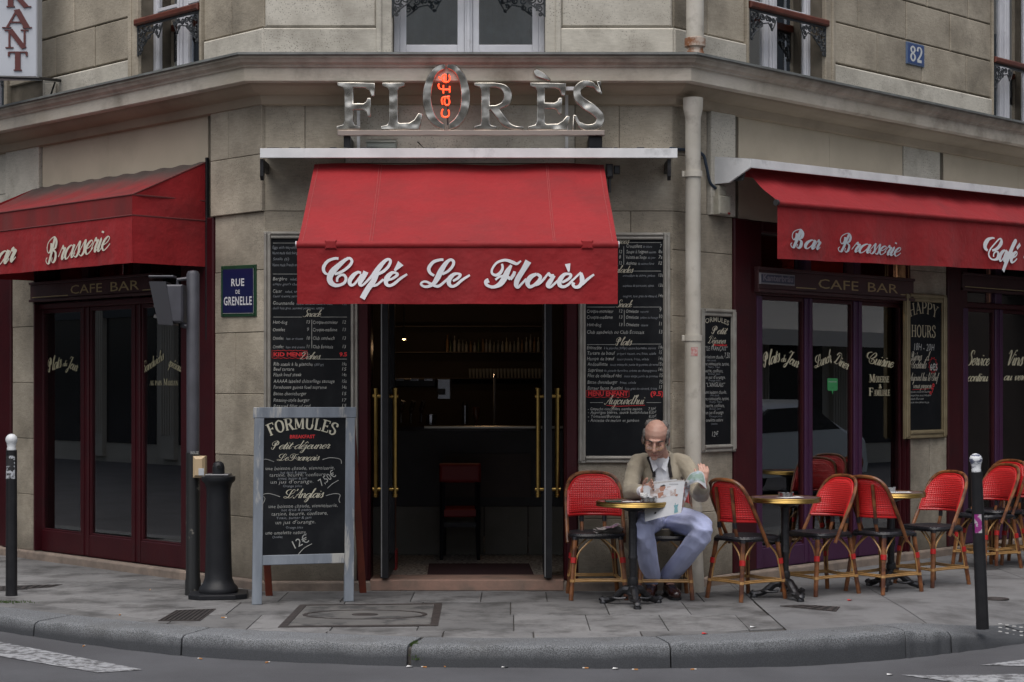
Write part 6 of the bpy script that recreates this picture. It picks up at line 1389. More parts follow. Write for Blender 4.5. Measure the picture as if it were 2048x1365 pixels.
def make_chair(loc, rz, label):
    ch = thing('bistro_chair', loc, label, 'chair', 'red woven bistro chairs on the terrace', rz)
    ROOTLOC[ch.name] = (Vector((0, 0, 0)), 0)
    # seat
    def outline(k, dz=0): 
        pts = []
        for i in range(36):
            a = 2 * math.pi * i / 36; c_, s_ = math.cos(a), math.sin(a); e = .55
            x = math.copysign(abs(c_) ** e, c_) * .205; y = math.copysign(abs(s_) ** e, s_) * .20
            x *= (1 - .10 * (y / .2 + 1) / 2); pts.append(Vector((x * k, y * k, dz)))
        return pts
    mb = MB(); rows = [outline(.90, .438), outline(.985, .440), outline(1.0, .450), outline(1.0, .468), outline(.975, .476), outline(.93, .474), outline(.5, .466), outline(.02, .463)]
    mb.grid([list(c) for c in zip(*rows)], closed_u=True); mb.build('seat', WBLK, ch, smooth=True)
    mb = MB(); mb.tube(outline(1.005, .459), .010, 6, closed=True); mb.build('seat_rim', BBIND, ch, smooth=True)
    hp = [(-.206, -.03, .40), (-.208, .0, .46), (-.208, .075, .60), (-.205, .15, .74), (-.18, .20, .835), (-.12, .228, .885), (0, .24, .90), (.12, .228, .885), (.18, .20, .835), (.205, .15, .74), (.208, .075, .60), (.208, .0, .46), (.206, -.03, .40)]
    mb = MB(); mb.tube(catmull(hp, 5), .0145, 8); mb.build('back_hoop', RAT, ch, smooth=True)
    def pan(u, v):
        ztop = .875 - .11 * abs(u) ** 3.5; z = .592 + (ztop - .592) * v - .012 * (1 - v) * (1 - u * u) * 0
        t = (z - .46) / .42; ys = .0 + .215 * t; yc = .185 + .05 * t; bow = 1 - abs(u) ** 2.2
        return Vector((u * (.20 - .012 * v * abs(u)), ys + (yc - ys) * bow * (1 - .55 * v), z))
    mb = MB(); rows = [[pan(-1 + 2 * i / 20, j / 8) for j in range(9)] for i in range(21)]; mb.grid(rows); o = mb.build('backrest', WRED, ch, smooth=True)
    md = o.modifiers.new('thick', 'SOLIDIFY'); md.thickness = .016; md.offset = 0
    mb = MB(); mb.tube([pan(-1 + 2 * i / 20, 0) for i in range(21)], .012, 7); mb.tube([pan(-1 + 2 * i / 20, 1) + Vector((0, .0, .002)) for i in range(21)], .010, 7)
    mb.tube([pan(-.995, j / 6) for j in range(7)], .012, 6); mb.tube([pan(.995, j / 6) for j in range(7)], .012, 6); mb.build('backrest_edging', mat('red_edge', (.45, .012, .014), .35), ch, smooth=True)
    for x in (-.085, .085):
        b0 = pan(x / .2, 0); top = pan(x / .2, .9) + Vector((0, .016, 0))
        mb = MB(); mb.tube([(x, .165, .45), b0 + Vector((0, .012, -.05)), b0 + Vector((0, .014, 0)), top], .0135, 7); p_ = mb.build('back_post', RAT, ch, smooth=True)
        mb = MB(); mb.tube([b0 + Vector((0, .011, -.055)), b0 + Vector((0, .013, -.012))], .0165, 8); mb.build('black_wrapping', BBIND, p_)
    legs = [((-.165, -.165, .445), (-.20, -.215, 0)), ((.165, -.165, .445), (.20, -.215, 0)), ((-.145, .165, .445), (-.185, .225, 0)), ((.145, .165, .445), (.185, .225, 0))]
    L = lambda l, z: Vector(l[1]).lerp(Vector(l[0]), z / .445)
    for l in legs:
        mb = MB(); mb.tube([L(l, .0), L(l, .2), L(l, .445)], [.0165, .0175, .018], 8); lg = mb.build('leg', RAT, ch, smooth=True)
        mb = MB(); mb.tube([L(l, .265), L(l, .305)], .023, 9); mb.build('red_binding', BIND, lg, smooth=True)
        mb = MB(); mb.tube([L(l, .43), L(l, .452)], .021, 8); mb.build('black_wrapping', BBIND, lg, smooth=True)
        mb = MB(); inn = Vector((-l[1][0] * .06, -l[1][1] * .06, 0))
        for d in (Vector((-math.copysign(1, l[0][0]), 0, 0)), Vector((0, -math.copysign(1, l[0][1]), 0))):
            mb.tube(catmull([L(l, .13) + d * .016, L(l, .27) + d * .018, L(l, .34) + d * .035, L(l, .40) + d * .085, L(l, .44) + d * .13], 4), .0065, 6)
        mb.build('curved_brace', RATL, ch, smooth=True)
    for a, b_ in ((0, 1), (1, 3), (3, 2), (2, 0)):
        p, q = L(legs[a], .135), L(legs[b_], .135); mb = MB(); m_ = (p + q) / 2 * .9; m_.z = .135
        mb.tube(catmull([p, m_, q], 5), .008, 6); mb.tube(catmull([p + Vector((0, 0, .014)), m_ + Vector((0, 0, .012)), q + Vector((0, 0, .014))], 5), .0055, 6); mb.build('stretcher', RATL, ch, smooth=True)
    mb = MB()
    for l in legs: mb.tube([L(l, .128), L(l, .148)], .019, 7)
    mb.build('stretcher_binding', RATL, ch); tag(ch.children[-1], kind='stuff')
    return ch
spots = [((.612, 12.80, 0), R_(3), 'red woven chair with a newspaper on its seat, left of the small table'),
         ((1.112, 12.80, 0), R_(-2), 'red woven chair the reading man in the beige jacket sits on'),
         ((1.70, 12.72, 0), R_(126), 'red woven chair seen from behind, nearest right of the reading man'),
         ((2.30, 13.05, 0), R_(-60), 'red woven chair with its front to us behind the middle table'),
         ((2.79, 13.15, 0), R_(128), 'red woven chair seen from behind at the third table'),
         ((3.27, 13.62, 0), R_(-56), 'red woven chair below the HAPPY HOURS board, right side of the third table'),
         ((4.03, 14.85, 0), R_(-62), 'red woven chair just right behind the leaning bollard'),
         ((4.12, 14.95, .03), R_(-55), 'red woven chair nested into the one behind the leaning bollard'),
         ((4.46, 15.15, 0), R_(-22), 'rightmost red woven chair cut by the picture edge')]
ch0 = make_chair(*spots[0])
for loc, rz, lab in spots[1:]:
    c_ = copy_tree(ch0); c_.scale = (.965,) * 3; c_.location = loc; c_.rotation_euler = (0, 0, rz); c_['label'] = lab
# ================================================================ BISTRO TABLES
TTOP = mat('table_top_wine', (.24, .15, .145), .3, col2=(.12, .065, .07), scale=20, coat=.4); CAST = mat('cast_grey', (.06, .06, .065), .4, .7, col2=(.03, .03, .033), scale=25)
def make_table(loc, rz, label):
    t = thing('bistro_table', loc, label, 'table', 'round bistro tables on the terrace', rz); ROOTLOC[t.name] = (Vector((0, 0, 0)), 0)
    mb = MB(); mb.lathe([(.0, .700), (.246, .700), (.246, .732), (.0, .732)], n=48); mb.build('table_top', TTOP, t)
    mb = MB(); mb.lathe([(.244, .698), (.258, .700), (.262, .706), (.259, .712), (.262, .718), (.259, .724), (.262, .729), (.256, .7345), (.244, .7345), (.244, .698)], n=48); mb.build('brass_rim', BRASS, t, smooth=True)
    mb = MB(); mb.lathe([(.10, .698), (.09, .68), (.035, .66), (.030, .60), (.030, .36), (.034, .34), (.034, .33), (.027, .32), (.026, .20), (.036, .19), (.038, .16), (.030, .14), (.045, .10), (.05, .08), (.03, .07), (0, .07)][::-1], n=20); mb.build('pedestal', CAST, t, smooth=True)
    for k in range(3):
        a = R_(-90 + 120 * k); d = Vector((math.cos(a), math.sin(a), 0)); s_ = Vector((-d.y, d.x, 0)); mb = MB()
        mb.tube(catmull([d * .02 + Vector((0, 0, .11)), d * .07 + Vector((0, 0, .105)), d * .12 + Vector((0, 0, .065)), d * .17 + Vector((0, 0, .035)), d * .225 + Vector((0, 0, .028)), d * .25 + Vector((0, 0, .045))], 4), [.030] * 5 + [.026] * 5 + [.022] * 5 + [.020] * 3 + [.022] * 2 + [.014], 8)
        for sg in (-1, 1): mb.tube(catmull([d * .05 + s_ * sg * .012 + Vector((0, 0, .05)), d * .10 + s_ * sg * .03 + Vector((0, 0, .045)), d * .14 + s_ * sg * .03 + Vector((0, 0, .05)), d * .17 + s_ * sg * .012 + Vector((0, 0, .045))], 4), .009, 6)
        mb.lathe([(.026, 0), (.028, .012), (.018, .028), (0, .03)], d * .225, 10); mb.build('scroll_foot', CAST, t, smooth=True)
    return t
tspots = [((.850, 12.30, 0), R_(4), 'round brass rimmed table in front of the reading man, holding his coffee cup'), ((1.985, 12.72, 0), R_(20), 'round brass rimmed table with ashtray between the second pair of chairs'),
          ((2.885, 13.32, 0), R_(-25), 'round brass rimmed table with glass ashtray between the third pair of chairs'), ((4.62, 14.75, 0), 0, 'round brass rimmed table cut by the right picture edge')]
tb0 = make_table(*tspots[0])
for loc, rz, lab in tspots[1:]:
    c_ = copy_tree(tb0); c_.location = loc; c_.rotation_euler = (0, 0, rz); c_['label'] = lab
PORC = mat('porcelain', (.82, .82, .80), .25); STEEL = mat('dish_steel', (.5, .5, .5), .25, 1.0); PAPER = mat('napkin', (.6, .6, .6), .9)
tc = Vector((.850, 12.30, .7345))
cp = at(1287, 995, 12.24); cp.z = .7345
cu = thing('coffee_cup', tuple(cp), 'small white espresso cup on the first table before the man', 'cup')
mb = MB(); mb.lathe([(.016, .006), (.018, .008), (.0265, .055), (.0265, .058), (.024, .056), (.016, .012), (0, .012)], cp, 18); mb.build('cup_body', PORC, cu, smooth=True)
mb = MB(); mb.tube([cp + Vector((.025, 0, .045)), cp + Vector((.04, 0, .042)), cp + Vector((.04, 0, .026)), cp + Vector((.021, 0, .02))], .0035, 6); mb.build('cup_handle', PORC, cu)
def ashtray(x, y, z, lab, m, r=.055):
    t = thing('ashtray', (x, y, z), lab, 'ashtray', 'ashtrays on the bistro tables')
    mb = MB(); mb.lathe([(r * .9, .0), (r, .004), (r, .032), (r * .93, .033), (r * .88, .008), (0, .007)], (x, y, z), 20); mb.build('dish', m, t, smooth=True)
    mb = MB()
    for k in range(3): a = k * 2.1 + .4; mb.box(Frame((x + math.cos(a) * r, y + math.sin(a) * r, z), (math.cos(a), math.sin(a), 0)), -.008, .006, .028, .038, -.008, .008)
    mb.build('rest_notch', m, t)
ashtray(cp.x + .03, cp.y - .06, .7345, 'round metal ashtray before the coffee cup on the first table', STEEL)
gl = mat('ashtray_glass', (.35, .37, .38), .15, .3)
ashtray(1.985, 12.68, .7345, 'metal ashtray on a white napkin on the second table', STEEL); ashtray(2.86, 13.30, .7345, 'clear glass ashtray on a napkin on the third table', gl)
def sheet(name, x, y, z, w, d, a, m, label, cat):
    F = Frame((x, y, z), (math.cos(a), math.sin(a), 0), (-math.sin(a), math.cos(a), 0)); b = MB()
    b.grid([[F.P(-w / 2 + w * i / 4, -d / 2 + d * j / 3, .0008 + .002 * ((i * j) % 3)) for j in range(4)] for i in range(5)]); o = b.build(name, m, loc=(x, y, z)); tag(o, label, cat); return o
sheet('paper_napkin', 2.01, 12.66, .735, .17, .12, .5, PAPER, 'white paper napkin under the metal ashtray on the second table', 'napkin')
sheet('paper_napkin', 2.92, 13.26, .735, .19, .12, .1, PAPER, 'white paper napkin under the glass ashtray on the third table', 'napkin')
sheet('receipt', .83, 12.20, .735, .12, .05, .1, PAPER, 'folded white receipt lying left of the ashtray on the first table', 'receipt')
ph = thing('phone', (.70, 12.22, .7345), 'dark phone in a green case lying at the left edge of the first table', 'phone')
mb = MB(); F = Frame((.705, 12.22, .7345), (1, .15, 0), (-.15, 1, 0)); mb.box(F, -.055, .055, -.03, .03, 0, .009, .003); mb.build('phone_case', mat('phone_green', (.01, .06, .04), .4), ph)
mb = MB(); mb.box(F, -.05, .05, -.026, .026, .009, .0105, .0005); mb.build('phone_screen', mat('phone_screen', (.008, .008, .01), .1), ph)
# folded newspaper on the first chair
NPM = mat('newsprint', (.36, .35, .34), .9, col2=(.24, .23, .23), scale=60, world=True)
nc = thing('folded_newspaper', (.68, 12.76, .475), 'crumpled folded newspaper with pink photo lying on the first chair seat', 'newspaper')
for k, (dz, w, a) in enumerate(((.0, .20, .1), (.012, .19, .16), (.024, .17, .05))):
    b = MB(); F = Frame((.70, 12.74, .474 + dz), (math.cos(a), math.sin(a), 0), (-math.sin(a), math.cos(a), 0))
    b.grid([[F.P(-w / 2 + w * i / 8, -.10 + .2 * j / 5, .004 + .035 * (i / 8) ** 2 * (1 if k == 2 else .6) + .004 * math.sin(i * 1.7 + k)) for j in range(6)] for i in range(9)]); b.build('page', NPM, nc, smooth=True)
b = MB(); b.grid([[F.P(-.02 + .09 * i / 4, -.09 + .13 * j / 3, .007 + .035 * ((-.02 + .09 * i / 4 + .085) / .17) ** 2 + .004 * math.sin((i / 4 * 4.2 + 3.1) * 1.7 + 2)) for j in range(4)] for i in range(5)]); b.build('printed_photo', mat('print_pink', (.42, .20, .22), .9, col2=(.14, .16, .28), scale=30, world=True), nc)
# ================================================================ INSIDE THE CAFE
def lamp(loc, e, col, r=.03):
    l = bpy.data.lights.new('bulb', 'POINT'); l.energy = e; l.color = col; l.shadow_soft_size = r; o = bpy.data.objects.new('bulb', l); COL.objects.link(o); o.location = loc
F0 = Frame((0, 0, 0), (1, 0, 0))
def ibox(mb, x0, x1, y0, y1, z0, z1, ch=0): mb.box(F0, x0, x1, z0, z1, -y1, -y0, ch); return mb
BAR = thing('bar_counter', (-.35, 15.6, .06), 'dark bar counter with pale metal edge seen through the open cafe door', 'bar counter')
yb = 15.35; zt = at(0, 851, yb).z
X = lambda px, y=yb: (px - 1024) / FPX * y
ibox(MB(), X(700), X(1150), yb + .03, yb + .8, zt - .05, zt - .012).build('counter_top', mat('counter_dark', (.03, .02, .018), .15), BAR)
ibox(MB(), X(848), X(1150), yb, yb + .029, zt - .03, zt - .006, .004).build('counter_edge', mat('counter_edge', (.5, .48, .42), .3, 1), BAR)
ibox(MB(), X(700), X(1150), yb + .06, yb + .75, .48, zt - .051).build('counter_front', mat('counter_front', (.05, .05, .055), .5, col2=(.035, .03, .03), scale=3, world=True), BAR)
ibox(MB(), X(885), X(1062), yb + .04, yb + .059, .56, zt - .25).build('front_panel', mat('counter_panel', (.085, .06, .05), .5, col2=(.05, .035, .03), scale=3, world=True), BAR)
for k in range(4):
    a, b = [(X(700), X(880)), (X(881), X(968)), (X(969), X(1056)), (X(1057), X(1150))][k]
    ibox(MB(), a, b - .004, yb + .02, yb + .059, .06, .479).build('kick_panel', mat('kick_panel', (.22, .21, .18), .6, col2=(.16, .15, .12), scale=3, world=True), BAR)
# bar stool
ST = thing('bar_stool', (X(920, 14.9), 14.9, .06), 'dark wooden bar stool with dark red padded back inside the doorway', 'bar stool')
ys = 14.9; x0, x1 = X(878, ys), X(962, ys); DW = mat('stool_wood', (.012, .014, .018), .5)
zz = lambda py: at(0, py, ys).z
b = ibox(MB(), x0, x1, ys - .02, ys + .03, zz(966), zz(927), .018); b.build('backrest', mat('stool_red', (.22, .012, .012), .5), ST, bevel=.012)
for xa in (x0 + .03, x1 - .03):
    b = MB(); b.tube([(xa, ys, zz(965)), (xa, ys, zz(1035)), (xa + (.01 if xa > -.4 else -.01), ys - .02, .06)], [.024, .024, .014], 4); b.build('leg', DW, ST)
    b = MB(); b.tube([(xa, ys + .36, zz(1030)), (xa, ys + .38, .06)], [.02, .014], 4); b.build('leg', DW, ST)
ibox(MB(), x0 + .02, x1 - .02, ys - .01, ys + .38, zz(1035), zz(1018), .01).build('seat', mat('stool_red', (.22, .012, .012), .5), ST)
ibox(MB(), x0 + .03, x1 - .03, ys - .01, ys + .01, zz(1055), zz(1045)).build('foot_rail', DW, ST)
# door mat
c = [G(853, 1162, .062), G(1072, 1162, .062), G(1058, 1130, .062), G(858, 1130, .062)]; b = MB(); b.add([(p.x, p.y, .062) for p in c] + [(p.x, p.y, .074) for p in c], [(4, 5, 6, 7), (0, 1, 5, 4), (1, 2, 6, 5), (3, 0, 4, 7), (2, 3, 7, 6)])
o = b.build('door_mat', mat('door_mat', (.045, .010, .014), .95, col2=(.02, .006, .008), scale=60), loc=tuple(c[0])); tag(o, 'dark red door mat on the mosaic floor inside the entrance', 'door mat')
# post inside left with red foot
b = MB(); t = thing('coat_stand', (X(785, 13.9), 14.15, .06), 'narrow wooden post with bright red foot behind the left door leaf', 'post')
ibox(MB(), X(777, 14.1), X(791, 14.1), 14.1, 14.2, .22, 1.2).build('post', mat('post_wood', (.12, .04, .02), .6), t); ibox(MB(), X(775, 14.08), X(793, 14.08), 14.08, 14.24, .06, .22).build('foot', mat('post_red', (.25, .01, .01), .6), t)
# coffee machine, taps, shelf with bottles
CHR2 = mat('machine_steel', (.55, .57, .62), .2, 1.0); DKG = mat('machine_dark', (.02, .02, .024), .35)
y2 = 15.7; z2 = lambda py: at(0, py, y2).z; x2 = lambda px: X(px, y2)
CM = thing('coffee_machine', (x2(840), y2, zt), 'chrome espresso machine on the bar at the left of the doorway view', 'coffee machine')
ibox(MB(), x2(770), x2(872), y2, y2 + .3, z2(775), z2(757), .01).build('machine_hood', DKG, CM)
ibox(MB(), x2(874), x2(902), y2 - .02, y2 + .3, z2(800), z2(757), .01).build('machine_panel', CHR2, CM); ibox(MB(), x2(876), x2(891), y2 - .03, y2 - .021, z2(790), z2(778)).build('screen', DKG, CM)
for px in (779, 800, 829, 857): ibox(MB(), x2(px - 8), x2(px + 8), y2 - .01, y2 - .001, z2(762), z2(758)).build('bright_trim', CHR2, CM)
for k, px in enumerate((803, 823, 843)):
    b = MB(); b.tube(catmull([(x2(px), y2 - .15, z2(846)), (x2(px + 1), y2 - .15, z2(822)), (x2(px + 6), y2 - .18, z2(802))], 5), [.012] * 5 + [.02] * 6, 8); b.build('tap_handle', CHR2, CM, smooth=True)
CN2 = thing('steel_jug', (x2(863), y2 - .1, zt), 'ribbed steel jug standing on the bar beside the coffee machine', 'jug')
b = MB(); b.lathe([(.045, zt), (.05, zt + .09), (.048, zt + .095), (.042, zt + .02)], (x2(863), y2 - .1, 0), 14); b.build('jug_body', CHR2, CN2); b = MB(); b.tube([(x2(870), y2 - .15, zt + .08), (x2(876), y2 - .15, zt + .06), (x2(870), y2 - .15, zt + .03)], .006, 6); b.build('jug_handle', CHR2, CN2)
for i, (px, h, c_, w) in enumerate(((930, .17, (.4, .41, .43), .03), (989, .42, (.2, .2, .2), .012))):
    t = thing(('drink_shaker', 'tap_column')[i], (x2(px), y2, zt), ('tall polished steel shaker standing on the bar', 'thin grey tap column rising from the bar top')[i], ('shaker', 'beer tap')[i])
    b = MB(); b.lathe([(w, zt), (w, zt + h)], (x2(px), y2, 0), 14); b.build('body', CHR2 if i == 0 else mat('col_grey', (.2, .2, .2), .5), t, smooth=True); b = MB(); b.lathe([(w * 1.1, zt + h), (w * .6, zt + h + .03), (0, zt + h + .03)], (x2(px), y2, 0), 14); b.build('cap', CHR2, t)
bg_ = thing('beer_glass', (x2(953), y2 - .2, zt), 'stemmed glass of amber beer standing on the bar', 'glass'); b = MB(); b.lathe([(.03, zt), (.006, zt + .012), (.008, zt + .03), (.038, zt + .10), (.032, zt + .16)], (x2(953), y2 - .2, 0), 14); b.build('glass_bowl', mat('beer_amber', (.14, .045, .012), .2), bg_, smooth=True)
ysf = 17.0; SHF = thing('bottle_shelf', (X(990, ysf), ysf, 1.4), 'dark back bar shelving holding rows of bottles', 'shelf')
zs = lambda py: at(0, py, ysf).z; xs_ = lambda px: X(px, ysf)
for py in (704, 756, 652): ibox(MB(), xs_(770), xs_(1095), ysf, ysf + .25, zs(py + 2), zs(py)).build('shelf_board', mat('shelf_wood', (.03, .018, .012), .5), SHF)
ibox(MB(), xs_(770), xs_(1095), ysf + .26, ysf + .28, .06, 2.9).build('back_panel', mat('shelf_back', (.012, .010, .010), .6), SHF)
pal = [(.30, .30, .28), (.36, .38, .38), (.20, .21, .22), (.30, .16, .05), (.34, .34, .32), (.05, .09, .05), (.38, .36, .28), (.28, .29, .33), (.22, .13, .06)]
for i in range(24):
    px = 893 + i * 8.0; ro = 0
    cidx = random.randrange(len(pal)); m_ = mat('bottle_%d' % cidx, tuple(v * .6 for v in pal[cidx]), .35)
    x = xs_(px + random.uniform(-1, 1)); h = random.uniform(.09, .18); zb0 = zs(704); b = MB(); r = .0155; b.lathe([(r, zb0), (r, zb0 + h * .62), (r * .35, zb0 + h * .78), (r * .35, zb0 + h), (0, zb0 + h)], (x, ysf + .1, 0), 9)
    o = b.build('bottle', m_, loc=(x, ysf + .1, zb0), smooth=True); tag(o, ('pale grey', 'pale blue', 'mid grey', 'orange', 'cream white', 'dark green', 'yellowish', 'bluish', 'brown')[cidx] + ' liquor bottle in the row on the back bar shelf', 'bottle', 'bottles on the back bar shelf')
for i in range(22):
    px = 940 + i * 7; x = xs_(px); zb0 = zs(756); b = MB(); b.lathe([(.012, zb0), (.018, zb0 + .09), (.017, zb0 + .09), (.011, zb0 + .01), (0, zb0 + .01)], (x, ysf + .1, 0), 8); o = b.build('drinking_glass', mat('glass_grey', (.18, .19, .2), .2), loc=(x, ysf + .1, zb0)); tag(o, 'small drinking glass in the row on the lower back bar shelf', 'glass', 'glasses on the lower shelf')
LB = mat('warm_bulb', (1, .7, .4), .5, emit=((1, .55, .25), 5))
def bulb(x, y, z, lab, e=3.0, r=.02, ln=.4):
    t = thing('ceiling_spot', (x, y, z), lab, 'lamp'); b = MB(); b.lathe([(0, z - r), (r, z - r * .5), (r, z)], (x, y, 0), 10); b.build('bulb_glass', LB, t)
    b = MB(); b.tube([(x, y, z), (x, y, z + ln)], .006, 5); b.lathe([(r * 1.4, z), (r * 1.2, z + .05), (0, z + .05)], (x, y, 0), 10); b.build('lamp_holder', BLACKM, t); lamp((x, y, z - .08), e, (1, .62, .32))
bulb(X(808, 15.9), 15.9, at(0, 678, 15.9).z, 'tiny warm spot lamp hanging above the coffee machine', 1.4, .014, .8)
bulb(X(970, 15.6), 15.5, 2.55, 'warm spot lamp above the middle of the bar', 1.8, .02)
# lamps and banquettes in the right room
def rp_(px, py, y): return at(px, py, y)
p = rp_(1626, 664, 16.6); t = thing('crystal_lamp', tuple(p), 'small glowing crystal ceiling lamp behind the right window', 'lamp')
b = MB()
for k in range(16): q = p + Vector((random.uniform(-.045, .045), random.uniform(-.03, .03), random.uniform(-.06, .06))); b.lathe([(0, -.008), (.009, 0), (0, .008)], q, 5)
b.build('crystals', mat('crystal_glow', (1, .8, .5), .4, emit=((1, .62, .28), 2.6)), t); tag(t.children[-1], kind='stuff'); b = MB(); b.tube([p + Vector((0, 0, .06)), p + Vector((0, 0, .8))], .005, 5); b.build('chain', BLACKM, t); lamp(tuple(p - Vector((0, 0, .12))), 10.0, (1, .65, .35))
for px, py, y, nm in ((1640, 536, 15.6, 'warm spot lamp high behind the right transom window'), (1930, 549, 18.6, 'orange lamp glowing under the ceiling behind the far right window')):
    p = rp_(px, py, y); bulb(p.x, p.y, p.z, nm, 9.0, .03, .25)
BQ = mat('banquette_red', (.55, .02, .02), .35, coat=.3)
def banquette(s0, s1, o0, h, lab):
    t = thing('banquette', tuple(FR.P((s0 + s1) / 2, .06, o0)), lab, 'banquette')
    rows = []
    for i in range(13):
        k = i / 12; z = h + .03 * math.cos(k * 6.28 * 2); rows.append([FR.P(s0 + (s1 - s0) * k, zz_, o0 + oo) for zz_, oo in ((.06, 0), (z - .06, .0), (z, -.02), (z, -.10), (z - .08, -.14), (.45, -.16))])
    b = MB(); b.grid(rows); b.build('backrest', BQ, t, smooth=True)
    b = MB(); b.box(FR, s0, s1, .30, .47, o0 - .62, o0 - .165, .03); b.build('seat', BQ, t); b = MB(); b.box(FR, s0 + .02, s1 - .02, .06, .299, o0 - .58, o0 - .18); b.build('plinth', DW, t)
banquette(sr_(1500), sr_(1598), -.38, 1.05, 'red leather banquette behind the first right window pane'); banquette(sr_(1622), sr_(1660), -.62, 1.08, 'second red leather banquette behind the middle right window pane')
# rolled lattice grille behind the left window
GRL = thing('security_grille', tuple(FL.P(-2.6, 1.2, -.3)), 'folding diamond lattice grille behind the left cafe window', 'grille'); b = MB()
g0, g1 = sl_(88, -.3), sl_(215, -.3)
n = 34
for i in range(n):
    for sgn in (1, -1):
        a = g0 + (g1 - g0) * i / n; zt_ = 1.95; zb_0 = .75; L_ = (g1 - g0)
        p0 = [a, zb_0 if sgn > 0 else zt_]; dx = (zt_ - zb_0) * 1.3; e = min(a + dx, g1); k = (e - a) / dx; z1_ = zb_0 + (zt_ - zb_0) * k if sgn > 0 else zt_ - (zt_ - zb_0) * k
        b.tube([FL.P(a, p0[1], -.3), FL.P(e, z1_, -.3)], .003, 3, caps=False)
        if i: 
            h_ = (zt_ - zb_0) * (i / n); ln = min(1, (1 - i / n)); dz = ln * (zt_ - zb_0) * 1.0; dxx = dz * 1.3
            k2 = min(1, (g1 - g0) / dxx) if dxx > 0 else 1; s_z = zb_0 + h_ if sgn > 0 else zt_ - h_
            b.tube([FL.P(g0, s_z, -.3), FL.P(g0 + dxx * k2, s_z + sgn * dz * k2, -.3)], .003, 3, caps=False)
b.build('lattice', mat('grille_steel', (.5, .48, .40), .5, .2), GRL); tag(GRL.children[-1], kind='stuff')
b = MB(); b.tube([FL.P(g0, .30, -.3), FL.P(g0, 2.2, -.3)], .015, 6); b.tube([FL.P(g1, .3, -.3), FL.P(g1, 2.2, -.3)], .015, 6); b.build('grille_rail', BLACKM, GRL)
# small tables and chairs dim behind the left window
for k, (px, y) in enumerate(((150, 17.2), (250, 16.6), (330, 16.2))):
    x = X(px, y); t = thing('indoor_table', (x, y, .06), ('leftmost', 'middle', 'rightmost')[k] + ' small dark table standing behind the left window', 'table', 'tables behind the left window')
    b = MB(); b.lathe([(.30, .77), (.30, .80), (0, .80)], (x, y, 0), 20); b.build('table_top', mat('indoor_top', (.16, .14, .11), .4), t); b = MB(); b.lathe([(.2, .06), (.18, .08), (.03, .1), (.03, .77)], (x, y, 0), 12); b.build('pedestal', BLACKM, t)
# ================================================================ ACROSS THE STREETS (seen in the window reflections)
OPW = mat('opposite_stone', (.50, .47, .41), .9, col2=(.42, .39, .33), scale=.8, world=True); OPD = mat('opposite_window', (.02, .022, .025), .15); OPS = mat('opposite_shop', (.03, .035, .04), .5)
def opposite(F, s0, s1, H, label, cols=True, sign=None, u0=0):
    t = thing('opposite_building', tuple(F.P((s0 + s1) / 2, 0, 0)), label, 'building')
    b = MB(); b.box(F, s0, s1, -.13, H, -8, -.05); b.build('wall', OPW, t)
    b = MB(); b.box(F, s0, s1, 3.9, 4.1, -.05, .25); b.box(F, s0, s1, H - .3, H, -.05, .35); b.build('cornice', OPW, t)
    n = int((s1 - s0) / 2.6)
    for i in range(n):
        a = s0 + (i + .5) * (s1 - s0) / n
        if cols:
            b = MB(); b.box(F, a + .85, a + 1.35, 0, 3.9, -.05, .06); 
            for k in range(5): b.box(F, a + .89 + k * .09, a + .93 + k * .09, .5, 3.5, .06, .085)
            b.build('fluted_pilaster', OPW, t)
        b = MB(); b.box(F, a - 1.1, a + .8, .3, 3.0, -.049, -.03); b.build('shop_window', OPD, t)
        b = MB(); b.box(F, a - 1.15, a + .84, 3.0, 3.7, -.049, .04); b.build('shop_fascia', OPS, t)
        if sign and i % 3 == 1:
            b = MB(); put_text(b, sans_text(sign, .03), F, a - .9, 3.2, .045, .28, 1.5); b.build('shop_lettering', CHALK, t)
        for fl_ in range(int((H - 4.5) / 3.1)):
            z = 4.7 + fl_ * 3.1; b = MB(); b.box(F, a - .5, a + .5, z, z + 2.1, -.049, -.02); f_ = b.build('window', OPD, t)
            b = MB(); b.box(F, a - .52, a - .46, z, z + 2.1, -.02, .0); b.box(F, a + .46, a + .52, z, z + 2.1, -.02, .0); b.box(F, a - .03, a + .03, z, z + 2.1, -.02, .0); b.box(F, a - .5, a + .5, z + .9, z + .95, .0, .08); b.build('window_frame', WHITEM, f_)
    return t
N_ = FL.N; OL = FL.P(0, 0, 12.5); FOL = Frame((OL.x, OL.y, 0), (-q2, q2, 0)); opposite(FOL, 4, 34, 15, 'pale stone building across the left side street with dark shopfronts', sign="FIL D'OCCA")
ORr = FR.P(0, 0, 12.5); FOR_ = Frame((ORr.x, ORr.y, 0), (-q2, -q2, 0)); opposite(FOR_, -34, -4, 15, 'pale stone building across the right side street')
FOB = Frame((12, -20, 0), (-1, 0, 0)); opposite(FOB, 0, 24, 13, 'stone building across the junction behind the photographer')
# opposite shop awning, pale
AWP = mat('pale_awning', (.45, .43, .40), .8); t = thing('opposite_awning', tuple(FOR_.P(-14, 3, 0)), 'pale awning on the building across the right side street', 'awning'); b = MB()
b.grid([[FOR_.P(-22 + 12 * i / 12, 3.3 - .7 * j / 3, .1 + 1.3 * j / 3) for j in range(4)] for i in range(13)]); b.build('canopy_fabric', AWP, t); b = MB(); b.box(FOR_, -22, -10, 2.3, 2.6, 1.39, 1.40); b.build('valance', AWP, t)
